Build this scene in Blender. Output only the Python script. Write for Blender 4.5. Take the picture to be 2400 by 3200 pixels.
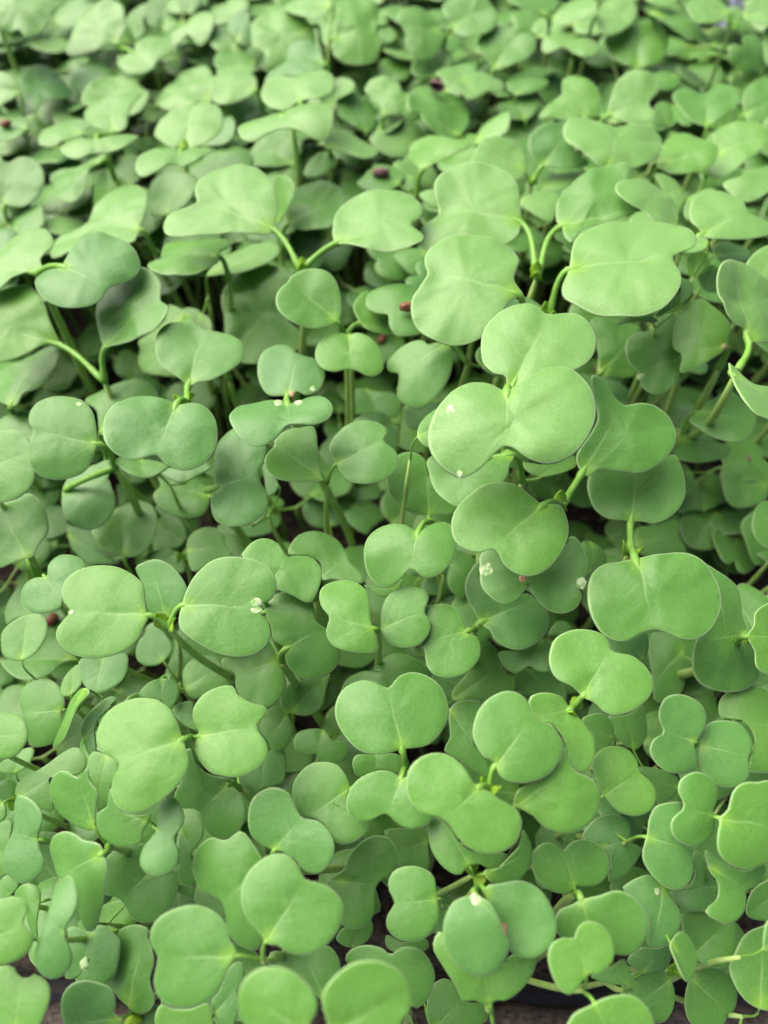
import bpy, bmesh, math, random
import numpy as np
from mathutils import Vector, noise

scene = bpy.context.scene
for o in list(bpy.data.objects):
    bpy.data.objects.remove(o)
R = math.radians

# ---------------------------------------------------------------- camera
cam_d = bpy.data.cameras.new('camera')
cam = bpy.data.objects.new('camera', cam_d)
scene.collection.objects.link(cam)
cam.location = (0, 0, 0.19)
cam.rotation_euler = (R(32), 0, 0)
cam_d.sensor_fit = 'VERTICAL'
cam_d.sensor_height = 24.0
cam_d.lens = 17.79
cam_d.clip_start = 0.005
cam_d.clip_end = 50
cam_d.dof.use_dof = True
cam_d.dof.focus_distance = 0.125
cam_d.dof.aperture_fstop = 9.0
scene.camera = cam

# ---------------------------------------------------------------- sky, sun, exposure
world = bpy.data.worlds.new('World')
scene.world = world
world.use_nodes = True
wn = world.node_tree.nodes
wl = world.node_tree.links
bg = wn['Background']
sky = wn.new('ShaderNodeTexSky')
sky.sky_type = 'NISHITA'
sky.sun_disc = False
SUN_EL, SUN_AZ = R(54), R(-58)          # azimuth measured from +Y towards +X
sky.sun_elevation = SUN_EL
sky.sun_rotation = SUN_AZ
sky.air_density = 0.7
sky.dust_density = 9.0
sky.ozone_density = 0.3
wl.new(sky.outputs['Color'], bg.inputs['Color'])
bg.inputs['Strength'].default_value = 0.05
sun_d = bpy.data.lights.new('sun', 'SUN')
sun_d.energy = 1.5
sun_d.angle = R(70)
sun_d.color = (1.0, 0.97, 0.92)
sun = bpy.data.objects.new('sun', sun_d)
scene.collection.objects.link(sun)
sdir = Vector((math.sin(SUN_AZ) * math.cos(SUN_EL), math.cos(SUN_AZ) * math.cos(SUN_EL), math.sin(SUN_EL)))
sun.rotation_euler = sdir.to_track_quat('Z', 'Y').to_euler()
vs = scene.view_settings
vs.view_transform = 'Standard'
vs.look = 'None'
vs.gamma = 1.0
vs.use_curve_mapping = False
vs.exposure = 1.95
scene.cycles.max_bounces = 8
scene.cycles.transmission_bounces = 6

col = scene.collection
rnd = random.Random(11)


# ---------------------------------------------------------------- helpers
def link(name, mesh, mat=None, parent=None, loc=None):
    o = bpy.data.objects.new(name, mesh)
    col.objects.link(o)
    if mat is not None:
        mesh.materials.append(mat)
    if parent is not None:
        o.parent = parent
    if loc is not None:
        o.location = loc
    return o


def tag(o, label=None, cat=None, group=None, kind=None):
    if label: o['label'] = label
    if cat: o['category'] = cat
    if group: o['group'] = group
    if kind: o['kind'] = kind
    return o


def mesh_from(name, verts, faces, smooth=True):
    me = bpy.data.meshes.new(name)
    me.from_pydata([tuple(v) for v in verts], [], faces)
    if smooth:
        me.polygons.foreach_set('use_smooth', [True] * len(me.polygons))
    me.update()
    return me


def bezier(p0, p1, p2, p3, n):
    t = np.linspace(0, 1, n)[:, None]
    return ((1 - t) ** 3) * p0 + 3 * ((1 - t) ** 2) * t * p1 + 3 * (1 - t) * t * t * p2 + t ** 3 * p3


def tube(pts, radii, seg=8, flat=None):
    """verts and faces of a capped tube along pts"""
    V, Fc = [], []
    n = len(pts)
    ref = np.array([0.31, 0.77, 0.55])
    for i in range(n):
        d = pts[min(i + 1, n - 1)] - pts[max(i - 1, 0)]
        d = d / (np.linalg.norm(d) + 1e-12)
        a = np.cross(d, ref); a /= np.linalg.norm(a) + 1e-12
        b = np.cross(d, a)
        for k in range(seg):
            w = 2 * math.pi * k / seg
            V.append(pts[i] + radii[i] * (math.cos(w) * a + math.sin(w) * b))
    for i in range(n - 1):
        for k in range(seg):
            k2 = (k + 1) % seg
            Fc.append((i * seg + k, i * seg + k2, (i + 1) * seg + k2, (i + 1) * seg + k))
    Fc.append(tuple(range(seg))[::-1])
    Fc.append(tuple((n - 1) * seg + k for k in range(seg)))
    return V, Fc


# ---------------------------------------------------------------- materials
def nodes(mat):
    mat.use_nodes = True
    nt = mat.node_tree
    nt.nodes.clear()
    return nt, nt.nodes.new, nt.links.new


def mathn(nt, op, a, b=None, c=None, clamp=False):
    n = nt.nodes.new('ShaderNodeMath')
    n.operation = op
    n.use_clamp = clamp
    for i, v in enumerate((a, b, c)):
        if v is None: continue
        if isinstance(v, (int, float)): n.inputs[i].default_value = v
        else: nt.links.new(v, n.inputs[i])
    return n.outputs[0]


def mixc(nt, f, a, b, mode='MIX'):
    n = nt.nodes.new('ShaderNodeMix')
    n.data_type = 'RGBA'
    n.blend_type = mode
    for s, v in ((n.inputs['Factor'], f), (n.inputs['A'], a), (n.inputs['B'], b)):
        if isinstance(v, (int, float)): s.default_value = v
        elif isinstance(v, tuple): s.default_value = (*v, 1)
        else: nt.links.new(v, s)
    return n.outputs['Result']


def noise_n(nt, vec, scale, detail=3, rough=0.55):
    n = nt.nodes.new('ShaderNodeTexNoise')
    n.inputs['Scale'].default_value = scale
    n.inputs['Detail'].default_value = detail
    n.inputs['Roughness'].default_value = rough
    if vec is not None: nt.links.new(vec, n.inputs['Vector'])
    return n.outputs['Fac']


def maprange(nt, v, a, b, c=0.0, d=1.0):
    n = nt.nodes.new('ShaderNodeMapRange')
    n.interpolation_type = 'SMOOTHSTEP'
    nt.links.new(v, n.inputs[0])
    for i, q in enumerate((a, b, c, d)): n.inputs[i + 1].default_value = q
    return n.outputs[0]


def leaf_material(name, base, alt, trans):
    m = bpy.data.materials.new(name)
    nt, N, Lk = nodes(m)
    out = N('ShaderNodeOutputMaterial')
    uv = N('ShaderNodeUVMap'); uv.uv_map = 'blade'
    sep = N('ShaderNodeSeparateXYZ'); Lk(uv.outputs[0], sep.inputs[0])
    u, v = sep.outputs[0], sep.outputs[1]
    tc = N('ShaderNodeTexCoord'); obj = tc.outputs['Object']
    info = N('ShaderNodeObjectInfo'); rand = info.outputs['Random']
    edge = N('ShaderNodeAttribute'); edge.attribute_name = 'edge'
    # colour of the blade: object to object and over the blade
    col1 = mixc(nt, rand, base, alt)
    big = noise_n(nt, obj, 110, 2)
    col2 = mixc(nt, maprange(nt, big, 0.35, 0.7), col1, mixc(nt, 0.35, col1, alt))
    fine = noise_n(nt, obj, 2600, 3, 0.7)
    col3 = mixc(nt, 1.0, col2, mixc(nt, maprange(nt, fine, 0.3, 0.7), (0.87, 0.88, 0.87), (1.12, 1.11, 1.13)), 'MULTIPLY')
    # fresher yellow green where the blade runs into the stalk
    du = mathn(nt, 'MULTIPLY', u, u)
    dv = mathn(nt, 'MULTIPLY', v, v)
    dist = mathn(nt, 'SQRT', mathn(nt, 'ADD', du, mathn(nt, 'MULTIPLY', dv, 3.0)))
    col4 = mixc(nt, maprange(nt, dist, 0.32, 0.02, 0.0, 0.75), col3, (0.21, 0.42, 0.035))
    # veins: midrib and two pairs of side veins
    wob = mathn(nt, 'MULTIPLY', mathn(nt, 'SUBTRACT', noise_n(nt, obj, 260, 1), 0.5), 0.06)
    av = mathn(nt, 'ABSOLUTE', mathn(nt, 'ADD', v, wob))
    mid = mathn(nt, 'MULTIPLY', maprange(nt, av, 0.028, 0.004), maprange(nt, u, 0.95, 0.35))
    av2 = mathn(nt, 'ABSOLUTE', v)
    veins = mid
    for u0, sl, st in ((0.10, 1.15, 0.34), (0.36, 0.95, 0.28), (0.58, 0.85, 0.18)):
        q = mathn(nt, 'SUBTRACT', mathn(nt, 'ADD', u, wob), mathn(nt, 'ADD', mathn(nt, 'MULTIPLY', mathn(nt, 'POWER', av2, 1.25), sl), u0))
        q = mathn(nt, 'ABSOLUTE', q)
        s = mathn(nt, 'MULTIPLY', maprange(nt, q, 0.024, 0.004), maprange(nt, av2, 0.5, 0.08, 0.0, st))
        veins = mathn(nt, 'MAXIMUM', veins, s)
    col5 = mixc(nt, mathn(nt, 'MULTIPLY', veins, 0.25), col4, (0.40, 0.60, 0.24))
    rim = maprange(nt, edge.outputs['Fac'], 0.955, 0.99)
    col6 = mixc(nt, mathn(nt, 'MULTIPLY', rim, 0.5), col5, (0.46, 0.64, 0.32))
    # relief
    h = mathn(nt, 'SUBTRACT', mathn(nt, 'MULTIPLY', fine, 0.5), mathn(nt, 'MULTIPLY', veins, 0.5))
    h = mathn(nt, 'ADD', h, mathn(nt, 'MULTIPLY', noise_n(nt, obj, 800, 2), 1.1))
    bump = N('ShaderNodeBump'); bump.inputs['Strength'].default_value = 0.5; bump.inputs['Distance'].default_value = 0.00012
    Lk(h, bump.inputs['Height'])
    p = N('ShaderNodeBsdfPrincipled')
    Lk(col6, p.inputs['Base Color'])
    p.inputs['Roughness'].default_value = 0.44
    p.inputs['Specular IOR Level'].default_value = 0.48
    p.inputs['Sheen Weight'].default_value = 0.14
    p.inputs['Sheen Roughness'].default_value = 0.45
    p.inputs['Sheen Tint'].default_value = (0.93, 1.0, 0.95, 1)
    Lk(bump.outputs[0], p.inputs['Normal'])
    t = N('ShaderNodeBsdfTranslucent')
    Lk(mixc(nt, 0.6, col6, trans), t.inputs['Color'])
    mix = N('ShaderNodeMixShader'); mix.inputs[0].default_value = 0.30
    Lk(p.outputs[0], mix.inputs[1]); Lk(t.outputs[0], mix.inputs[2])
    Lk(mix.outputs[0], out.inputs[0])
    return m


def simple_material(name, a, b, scale, rough=0.6, bump=0.3, dist=0.0003, spec=0.3, trans=0.0):
    m = bpy.data.materials.new(name)
    nt, N, Lk = nodes(m)
    out = N('ShaderNodeOutputMaterial')
    tc = N('ShaderNodeTexCoord'); obj = tc.outputs['Object']
    f = noise_n(nt, obj, scale, 5, 0.65)
    c = mixc(nt, maprange(nt, f, 0.3, 0.7), a, b)
    p = N('ShaderNodeBsdfPrincipled')
    Lk(c, p.inputs['Base Color'])
    p.inputs['Roughness'].default_value = rough
    p.inputs['Specular IOR Level'].default_value = spec
    bp = N('ShaderNodeBump'); bp.inputs['Strength'].default_value = bump; bp.inputs['Distance'].default_value = dist
    Lk(noise_n(nt, obj, scale * 2.3, 4, 0.7), bp.inputs['Height'])
    Lk(bp.outputs[0], p.inputs['Normal'])
    if trans:
        t = N('ShaderNodeBsdfTranslucent'); Lk(c, t.inputs['Color'])
        mx = N('ShaderNodeMixShader'); mx.inputs[0].default_value = trans
        Lk(p.outputs[0], mx.inputs[1]); Lk(t.outputs[0], mx.inputs[2]); Lk(mx.outputs[0], out.inputs[0])
    else:
        Lk(p.outputs[0], out.inputs[0])
    return m


MAT = {
    'g': leaf_material('leaf_green', (0.088, 0.246, 0.041), (0.102, 0.266, 0.045), (0.30, 0.55, 0.05)),
    'y': leaf_material('leaf_fresh_green', (0.104, 0.276, 0.041), (0.119, 0.296, 0.045), (0.38, 0.60, 0.05)),
    'b': leaf_material('leaf_blue_green', (0.092, 0.248, 0.058), (0.098, 0.258, 0.056), (0.25, 0.50, 0.08)),
    'p': leaf_material('leaf_pale_green', (0.146, 0.322, 0.076), (0.162, 0.340, 0.084), (0.36, 0.58, 0.08)),
}
M_STEM = simple_material('stem_pale_green', (0.32, 0.51, 0.12), (0.42, 0.58, 0.20), 300, 0.4, 0.15, 0.0002, 0.4, 0.25)
M_PET = simple_material('stalk_green', (0.16, 0.38, 0.05), (0.22, 0.43, 0.08), 300, 0.4, 0.15, 0.0002, 0.4, 0.25)
M_BUD = simple_material('bud_yellow_green', (0.24, 0.46, 0.03), (0.32, 0.53, 0.06), 400, 0.45, 0.2, 0.0002, 0.35, 0.3)
M_SOIL = simple_material('soil_grey_brown', (0.035, 0.026, 0.020), (0.13, 0.10, 0.085), 420, 0.95, 0.9, 0.001, 0.1)
M_BED = simple_material('soil_dark_brown', (0.020, 0.016, 0.012), (0.085, 0.070, 0.056), 600, 0.95, 0.9, 0.0008, 0.1)
M_MAT = simple_material('fibre_mat_grey_brown', (0.05, 0.04, 0.034), (0.16, 0.135, 0.118), 700, 0.95, 0.9, 0.0008, 0.1)
M_TRAY = simple_material('tray_black', (0.008, 0.008, 0.009), (0.016, 0.015, 0.015), 200, 0.5, 0.2, 0.0003, 0.3)
M_BENCH = simple_material('bench_blue_grey', (0.10, 0.11, 0.16), (0.14, 0.15, 0.20), 60, 0.7, 0.3, 0.0005, 0.3)
M_SCAR = {'w': simple_material('scar_pale', (0.13, 0.30, 0.06), (0.48, 0.56, 0.36), 1400, 0.7, 0.6, 0.0002),
          'r': simple_material('scar_brown', (0.22, 0.10, 0.06), (0.42, 0.34, 0.18), 1500, 0.7, 0.6, 0.0002),
          'o': simple_material('scar_orange', (0.42, 0.13, 0.05), (0.50, 0.20, 0.07), 1500, 0.7, 0.6, 0.0002)}
M_HUSK = {'p': simple_material('husk_purple_brown', (0.10, 0.045, 0.05), (0.22, 0.12, 0.12), 900, 0.6, 0.5, 0.0002, 0.3),
          'b': simple_material('husk_chestnut', (0.10, 0.035, 0.015), (0.26, 0.11, 0.05), 900, 0.5, 0.5, 0.0002, 0.4),
          'r': simple_material('husk_red_brown', (0.12, 0.035, 0.018), (0.22, 0.08, 0.04), 900, 0.45, 0.4, 0.0002, 0.4),
          's': simple_material('husk_scrap', (0.12, 0.06, 0.05), (0.30, 0.22, 0.15), 900, 0.6, 0.4, 0.0002, 0.3)}

# ---------------------------------------------------------------- measured seedlings, millimetres
# (fork, root, bud, [(tone, blade base, normal, axis, length, outline in 0.1 mm, id)])
SEEDLINGS = [
([-85.2,258.8,60.2],[-85.5,265.8,0.0],0,[('p',[-85.9,259.5,61.4],[-0.171,-0.296,0.94],[-0.911,0.41,-0.037],18.2,[5,-10,9,-68,42,-124,94,-150,134,-137,147,-103,185,-71,201,-36,185,16,179,62,146,87,96,79,54,43,27,6],1),('p',[-78.4,247.4,65.0],[-0.045,-0.168,0.985],[0.756,-0.65,-0.076],9.9,[49,-76,92,-58,107,-15,94,29,95,73,63,103,10,106,-28,83,-30,43,-2,10,-11,-30,-9,-61],2)]),
([-25.1,199.8,72.6],[-27.0,203.2,0.0],0,[('p',[-22.8,205.2,72.7],[-0.15,-0.087,0.985],[-0.178,0.982,0.059],12.9,[18,86,-11,45,8,-1,-3,-49,23,-91,79,-105,116,-82,126,-39,127,6,148,54,126,88,70,105],9),('p',[-26.3,189.6,78.6],[-0.168,0.045,0.985],[0.219,-0.972,0.082],6.9,[52,-112,73,-86,65,-45,66,-10,82,18,122,62,126,96,91,120,35,130,-18,112,-31,72,-18,23,-1,-2,-46,-25,-59,-65,-50,-103,3,-118],10)]),
([-79.2,201.2,66.0],[-75.2,196.3,0.0],0,[('y',[-76.3,204.3,64.9],[-0.087,-0.15,0.985],[-0.182,0.974,0.133],14.5,[61,71,19,38,-2,-6,4,-39,56,-50,100,-66,147,-89,149,-40,148,11,139,63,105,86],15),('p',[-75.3,188.1,73.0],[0.0,0.0,1.0],[0.197,-0.98,0.0],6.5,[48,-80,73,-48,63,-10,63,34,54,74,7,99,-42,103,-33,80,-5,40,4,0,-14,-50,-8,-84,20,-93],16)]),
([-53.5,188.6,69.4],[-51.1,197.0,0.0],1,[('p',[-53.4,190.4,68.5],[-0.045,-0.168,0.985],[0.028,0.985,0.169],16.9,[22,61,0,21,3,-21,26,-65,68,-90,126,-89,167,-65,175,-21,158,37,123,75,66,94],18),('p',[-51.1,177.4,76.3],[0.087,0.15,0.985],[0.141,-0.981,0.137],7.8,[96,-99,110,-82,99,-49,75,-14,80,14,49,55,-4,83,-53,88,-35,59,-1,16,-4,-17,3,-58,26,-94,67,-104],19)]),
([-17.9,131.1,78.5],[-26.6,131.7,0.0],1,[('p',[-24.1,140.5,81.8],[-0.0,-0.174,0.985],[-0.919,0.389,0.069],19.0,[1,-11,16,-52,45,-100,81,-134,122,-148,164,-142,199,-115,218,-76,218,-44,206,-19,190,-1,201,18,224,46,232,76,218,100,198,111,164,102,119,80,77,53,30,33,2,15],32),('p',[-10.7,136.8,81.1],[-0.15,-0.087,0.985],[0.978,0.13,0.161],17.1,[29,-23,64,-48,100,-63,129,-68,162,-66,185,-56,190,-37,179,-16,170,-2,177,11,194,24,201,52,192,89,166,117,124,134,80,136,43,120,17,93,3,48,0,4],40)]),
([33.1,130.0,77.5],[30.2,127.9,0.0],1,[('p',[30.3,144.3,80.9],[-0.045,-0.168,0.985],[-0.971,0.241,-0.003],18.5,[-3,5,9,-49,23,-93,56,-128,99,-143,143,-138,184,-115,207,-74,204,-40,188,-8,183,14,200,40,212,65,211,87,192,116,143,122,82,105,31,78,-1,44],41),('g',[38.8,143.4,80.1],[-0.15,-0.087,0.985],[0.981,0.107,0.159],18.8,[8,-2,4,-38,15,-64,37,-41,76,-22,138,-10,199,-3,181,21,176,85,192,126,179,144,136,147,88,132,46,106,14,71,0,19],45)]),
([33.0,114.1,81.6],[33.4,116.2,0.0],1,[('b',[33.1,116.5,80.1],[-0.15,0.087,0.985],[-0.987,0.046,-0.155],11.9,[103,44,45,39,0,-3,10,-23,32,-54,63,-67,92,-62,112,-30,119,5],43),('p',[35.8,118.9,89.1],[-0.168,-0.045,0.985],[0.986,0.006,0.168],20.0,[9,20,0,-11,-14,-39,-16,-64,1,-88,36,-116,76,-131,117,-135,157,-125,185,-101,202,-70,205,-40,199,-15,200,0,218,10,241,18,253,40,255,67,239,95,206,119,167,131,126,134,88,128,54,110,28,87,17,56],44)]),
([-74.9,130.4,78.3],[-80.6,137.2,0.0],0,[('p',[-75.2,131.9,77.5],[-0.15,-0.087,0.985],[-0.971,0.199,-0.131],13.7,[104,71,72,56,47,24,24,1,6,-3,-9,-6,6,-31,2,-51,-3,-74,14,-108,41,-131,71,-130,106,-106,124,-58,132,11],38),('b',[-65.3,124.4,85.2],[-0.0,-0.174,0.985],[0.847,-0.524,-0.092],11.3,[-8,-8,-27,-23,-35,-45,-24,-63,9,-80,55,-81,90,-69,112,-48,121,-23,115,-4,113,14,122,36,131,62,121,91,93,114,54,125,15,122,-12,110,-27,86,-21,54,-10,20],39)]),
([108.8,255.2,68.1],[109.9,261.8,0.0],1,[('p',[107.9,257.5,71.5],[0.045,-0.168,0.985],[-0.962,0.259,0.088],13.4,[101,73,59,72,14,42,1,-9,15,-23,49,-59,86,-65,125,-23,131,27],60),('p',[111.8,257.5,70.7],[-0.171,-0.296,0.94],[0.984,-0.011,0.176],11.3,[28,-37,65,-56,104,-58,122,51,67,64,23,36,5,-5],61)]),
([54.4,268.5,63.0],[58.9,271.9,0.0],0,[('p',[53.8,266.3,65.1],[-0.342,0.0,0.94],[0.93,0.145,0.338],15.6,[23,-44,63,-61,111,-67,145,-46,148,37,100,72,49,51,3,-2],65),('g',[52.8,265.9,66.8],[0.045,-0.168,0.985],[-0.791,0.597,0.138],14.8,[99,38,45,28,5,-2,2,-67,43,-119,120,-50,136,28],66)]),
([38.9,179.4,66.0],[37.4,175.4,0.0],1,[('p',[36.5,181.4,68.9],[0.15,-0.087,0.985],[-0.92,0.352,0.172],13.7,[122,60,41,43,8,64,-6,38,-5,-3,15,-51,47,-84,89,-75,129,-44,134,7],76),('b',[41.0,181.8,69.2],[-0.0,-0.342,0.94],[0.615,0.741,0.27],13.2,[20,-35,43,-74,82,-96,89,-49,116,-17,148,17,129,42,94,67,52,74,14,47,2,7],77)]),
([-110.1,221.3,56.9],[-105.9,220.6,0.0],0,[('b',[-111.9,227.8,56.2],[-0.171,-0.296,0.94],[0.777,0.546,0.313],8.7,[11,19,15,-26,45,-38,85,-9,136,-12,171,14,174,75,165,138,138,157,92,131,52,89],22),('p',[-109.3,227.1,63.7],[-0.0,-0.342,0.94],[-0.99,0.133,0.048],9.5,[78,65,44,60,29,48,1,20,0,-13,36,-49,75,-61,108,-53],23)]),
([-17.5,256.1,64.2],[-17.6,252.4,0.0],0,[('y',[-15.5,254.7,65.5],[0.089,-0.33,0.94],[0.966,0.26,0.0],13.7,[-17,-70,5,-96,45,-113,90,-110,121,-86,140,-45,132,-14,139,14,162,78,160,124,115,146,49,141,27,99,8,35,-16,-41],81),('p',[-18.0,268.1,68.9],[-0.168,-0.045,0.985],[-0.956,0.249,-0.152],14.8,[134,23,77,54,28,63,-10,33,-4,-33,47,-70,107,-41,152,-11],83)]),
([-5.3,220.0,53.8],[-7.3,219.6,0.0],0,[('g',[-5.2,215.9,57.2],[0.171,-0.296,0.94],[-0.396,0.853,0.341],14.9,[19,-34,56,-56,103,-64,143,-36,149,0,130,39,92,56,44,32,6,-3],89),('g',[-3.5,217.8,56.3],[-0.342,0.0,0.94],[0.874,0.368,0.318],10.6,[12,-21,44,-40,87,-31,112,7,76,24,41,54,2,5],91)]),
([-59.0,108.2,68.7],[-50.8,100.5,0.0],0,[('y',[-71.2,119.2,68.5],[0.089,-0.33,0.94],[-0.971,0.181,0.155],15.6,[135,83,103,78,65,55,39,29,21,8,-2,-1,14,-24,33,-48,54,-80,84,-106,114,-118,140,-105,161,-89,189,-72],100),('g',[-57.8,111.9,74.9],[-0.296,-0.171,0.94],[0.771,0.537,0.341],15.3,[19,-22,49,-44,92,-60,128,-59,151,-44,157,-25,152,-2,162,15,176,42,174,82,153,111,119,128,82,129,47,103,13,41,0,0],102)]),
([-84.9,111.4,55.6],[-88.9,114.0,0.0],0,[('g',[-83.5,109.5,58.6],[-0.168,-0.045,0.985],[0.229,0.97,0.083],15.0,[20,68,13,33,5,8,7,-17,35,-23,54,-49,94,-65,138,-59,179,-38,173,1,129,37,108,85,88,107],101),('g',[-85.6,108.4,52.1],[-0.1,-0.423,0.9],[-0.207,-0.876,-0.435],10.8,[0,-4,-1,-20,11,-45,41,-62,78,-62,108,-50,121,-30,118,-11,108,0,118,11,121,30,108,50,78,62,41,62,11,45,-1,20,0,4],288)]),
([-38.4,96.6,75.6],[-28.4,101.9,0.0],1,[('g',[-39.2,101.3,74.7],[0.045,-0.168,0.985],[0.15,0.976,0.159],14.1,[3,-4,12,-16,20,-45,48,-74,74,-92,98,-94,124,-81,138,-53,140,-24,141,0,150,18,149,47,134,75,107,88,70,83,41,66,26,43,13,16],104),('b',[-38.0,90.5,82.5],[0.123,-0.123,0.985],[-0.201,-0.975,-0.097],11.2,[1,-3,-1,-27,0,-56,11,-81,34,-101,61,-109,89,-104,114,-90,129,-67,132,-38,121,-14,112,2,123,21,127,47,119,68,99,87,70,95,38,89,9,73,-6,51,-8,28,0,9],105)]),
([-55.0,90.2,62.8],[-61.5,81.0,0.0],0,[('g',[-53.4,86.2,76.0],[0.089,-0.33,0.94],[-0.981,0.134,0.139],12.2,[2,0,15,-36,28,-60,52,-79,78,-83,110,-78,134,-62,142,-37,136,-15,124,-4,122,14,123,33,115,58,96,77,70,83,43,77,15,59,4,32,3,8],106),('b',[-67.6,89.3,55.6],[-0.045,-0.168,0.985],[0.965,0.247,0.086],8.9,[-9,-48,4,-79,27,-98,55,-100,85,-84,100,-61,100,-33,91,-3,98,19,97,48,58,40,16,33,-5,11,-10,-16],108)]),
([-36.0,88.1,58.0],[-32.8,86.9,0.0],0,[('g',[-38.0,90.8,51.1],[0.168,-0.045,0.985],[-0.975,0.141,0.172],10.9,[8,-13,20,-25,51,-33,89,-28,121,-22,109,-3,117,20,111,38,85,56,46,63,11,55,-2,39,-2,9],111),('b',[-32.2,79.6,70.9],[-0.089,-0.33,0.94],[0.96,0.224,0.169],9.1,[-6,-10,-14,-31,-11,-59,11,-78,39,-85,71,-79,90,-62,96,-37,90,-15,92,3,107,27,114,48,112,77,95,103,62,111,35,97,18,70,9,33,2,-1],112)]),
([-8.2,116.8,73.3],[-11.8,124.0,0.0],0,[('g',[-9.3,114.3,79.8],[0.171,-0.296,0.94],[-0.783,0.539,0.312],12.9,[3,-12,27,-43,56,-64,82,-70,106,-62,126,-43,134,-15,130,2,131,25,124,47,105,65,79,70,53,66,29,53,13,35,4,15],118),('y',[-5.6,121.0,72.8],[0.33,-0.089,0.94],[0.943,0.0,-0.332],7.7,[9,-5,25,-16,55,-15,86,-3,77,11,67,40,44,50,17,63,20,97,-1,79,-13,42,-3,13],119)]),
([-19.0,96.5,75.8],[-10.8,99.6,0.0],0,[('b',[-19.3,99.1,74.1],[0.045,-0.168,0.985],[0.152,0.975,0.159],10.4,[4,-9,17,-18,12,-38,29,-59,57,-65,80,-61,99,-41,102,-17,106,2,121,19,123,43,108,64,83,74,51,71,21,57,2,37,3,7],122),('b',[-17.5,89.4,83.6],[-0.087,0.15,0.985],[0.139,-0.977,0.161],6.1,[-4,-3,-14,-28,-17,-60,-8,-88,15,-102,41,-101,75,-86,93,-63,91,-39,76,-18,62,-3,64,17,70,44,63,65,48,79,27,79,5,63,-6,36,2,21],123)]),
([-10.9,81.3,70.2],[-7.6,85.5,0.0],0,[('y',[-11.6,80.3,73.0],[0.045,-0.168,0.985],[-0.795,0.591,0.137],11.7,[-1,0,41,-40,79,-75,99,-59,115,-44,124,-20,122,-4,114,0,112,22,104,42,87,54,59,52,26,30,5,10],124),('g',[-9.2,83.4,73.4],[-0.045,-0.168,0.985],[0.888,0.445,0.116],10.2,[2,-8,2,-26,10,-49,37,-68,67,-73,93,-66,108,-52,113,-31,106,-14,103,2,114,8,120,21,110,43,84,59,53,63,22,51,4,33,1,6],125)]),
([17.2,108.8,73.6],[23.2,114.2,0.0],0,[('g',[13.0,111.3,76.6],[-0.242,-0.242,0.94],[-0.85,-0.414,-0.325],11.8,[-2,1,15,-14,33,-22,40,-43,72,-54,106,-51,127,-39,129,-19,117,-2,127,15,141,32,142,55,127,77,101,87,60,79,25,58,4,29],126),('g',[20.3,110.3,71.3],[0.09,0.044,0.995],[0.894,0.436,-0.1],8.9,[0,-3,-1,-16,9,-37,34,-51,64,-51,89,-41,100,-25,97,-9,89,0,97,9,100,25,89,41,64,51,34,51,9,37,-1,16,0,3],289)]),
([21.0,84.7,91.9],[21.5,91.0,0.0],0,[('p',[18.9,77.4,100.7],[-0.087,-0.15,0.985],[-0.093,-0.983,-0.158],9.5,[-5,-2,-15,-23,-18,-52,-6,-76,19,-98,47,-111,75,-117,101,-112,123,-97,136,-76,139,-59,129,-37,111,-18,96,-1,100,13,113,30,119,50,116,75,99,103,70,122,37,133,3,132,-27,121,-48,103,-57,83,-53,62,-38,42,-20,22],131),('p',[21.9,87.7,89.2],[-0.087,-0.15,0.985],[0.451,0.875,0.173],17.5,[12,-13,34,-33,68,-72,95,-93,125,-103,159,-97,183,-81,197,-54,194,-29,178,-6,173,7,180,24,178,46,159,72,129,89,95,93,62,83,34,66,19,41,20,18,0,4],132)]),
([30.9,70.9,78.1],[19.9,80.3,0.0],1,[('g',[36.2,79.7,75.4],[-0.0,-0.342,0.94],[0.534,0.794,0.289],15.9,[1,-12,20,-21,37,-44,53,-80,73,-101,106,-116,144,-120,172,-109,191,-83,193,-53,179,-24,160,-2,165,22,181,47,183,73,172,77,147,59,111,29,79,24,25,26,6,7],133),('y',[25.7,65.6,86.9],[-0.045,-0.168,0.985],[-0.76,-0.634,-0.143],11.3,[0,-2,4,-29,6,-53,20,-74,43,-91,74,-95,109,-90,135,-73,147,-48,141,-23,130,-8,114,-1,111,9,117,30,112,55,96,73,69,80,33,74,2,58,-14,37,-20,17,-10,5],158)]),
([44.4,66.4,70.0],[47.0,71.1,0.0],1,[('g',[47.3,75.2,65.2],[-0.087,-0.15,0.985],[0.198,0.966,0.165],12.3,[7,-19,7,-44,26,-72,58,-92,100,-97,141,-87,164,-68,124,-30,111,25,106,69,92,87,58,88,23,73,3,45,4,13],134),('g',[41.0,59.2,80.8],[-0.087,-0.15,0.985],[0.096,-0.985,-0.142],11.9,[0,-3,4,-29,5,-55,21,-77,49,-89,81,-92,111,-83,128,-65,132,-45,124,-22,119,0,126,19,139,40,141,66,125,94,97,114,65,120,32,113,10,97,-2,72,-1,44,-1,16],135)]),
([65.9,97.3,83.9],[71.8,134.9,0.0],0,[('p',[69.9,104.3,84.0],[0.433,-0.25,0.866],[-0.146,0.929,0.341],17.4,[-1,-21,2,-55,30,-101,99,-128,126,-102,149,-76,171,-44,174,0,157,39,130,58,89,62,54,52,36,32,26,3,6,-1],139),('p',[61.3,90.9,89.8],[0.33,0.089,0.94],[0.808,-0.541,-0.233],9.5,[6,-29,32,-60,58,-71,82,-62,105,-56,86,53,65,32,42,11,21,12,-1,22,-17,24],140)]),
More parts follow.
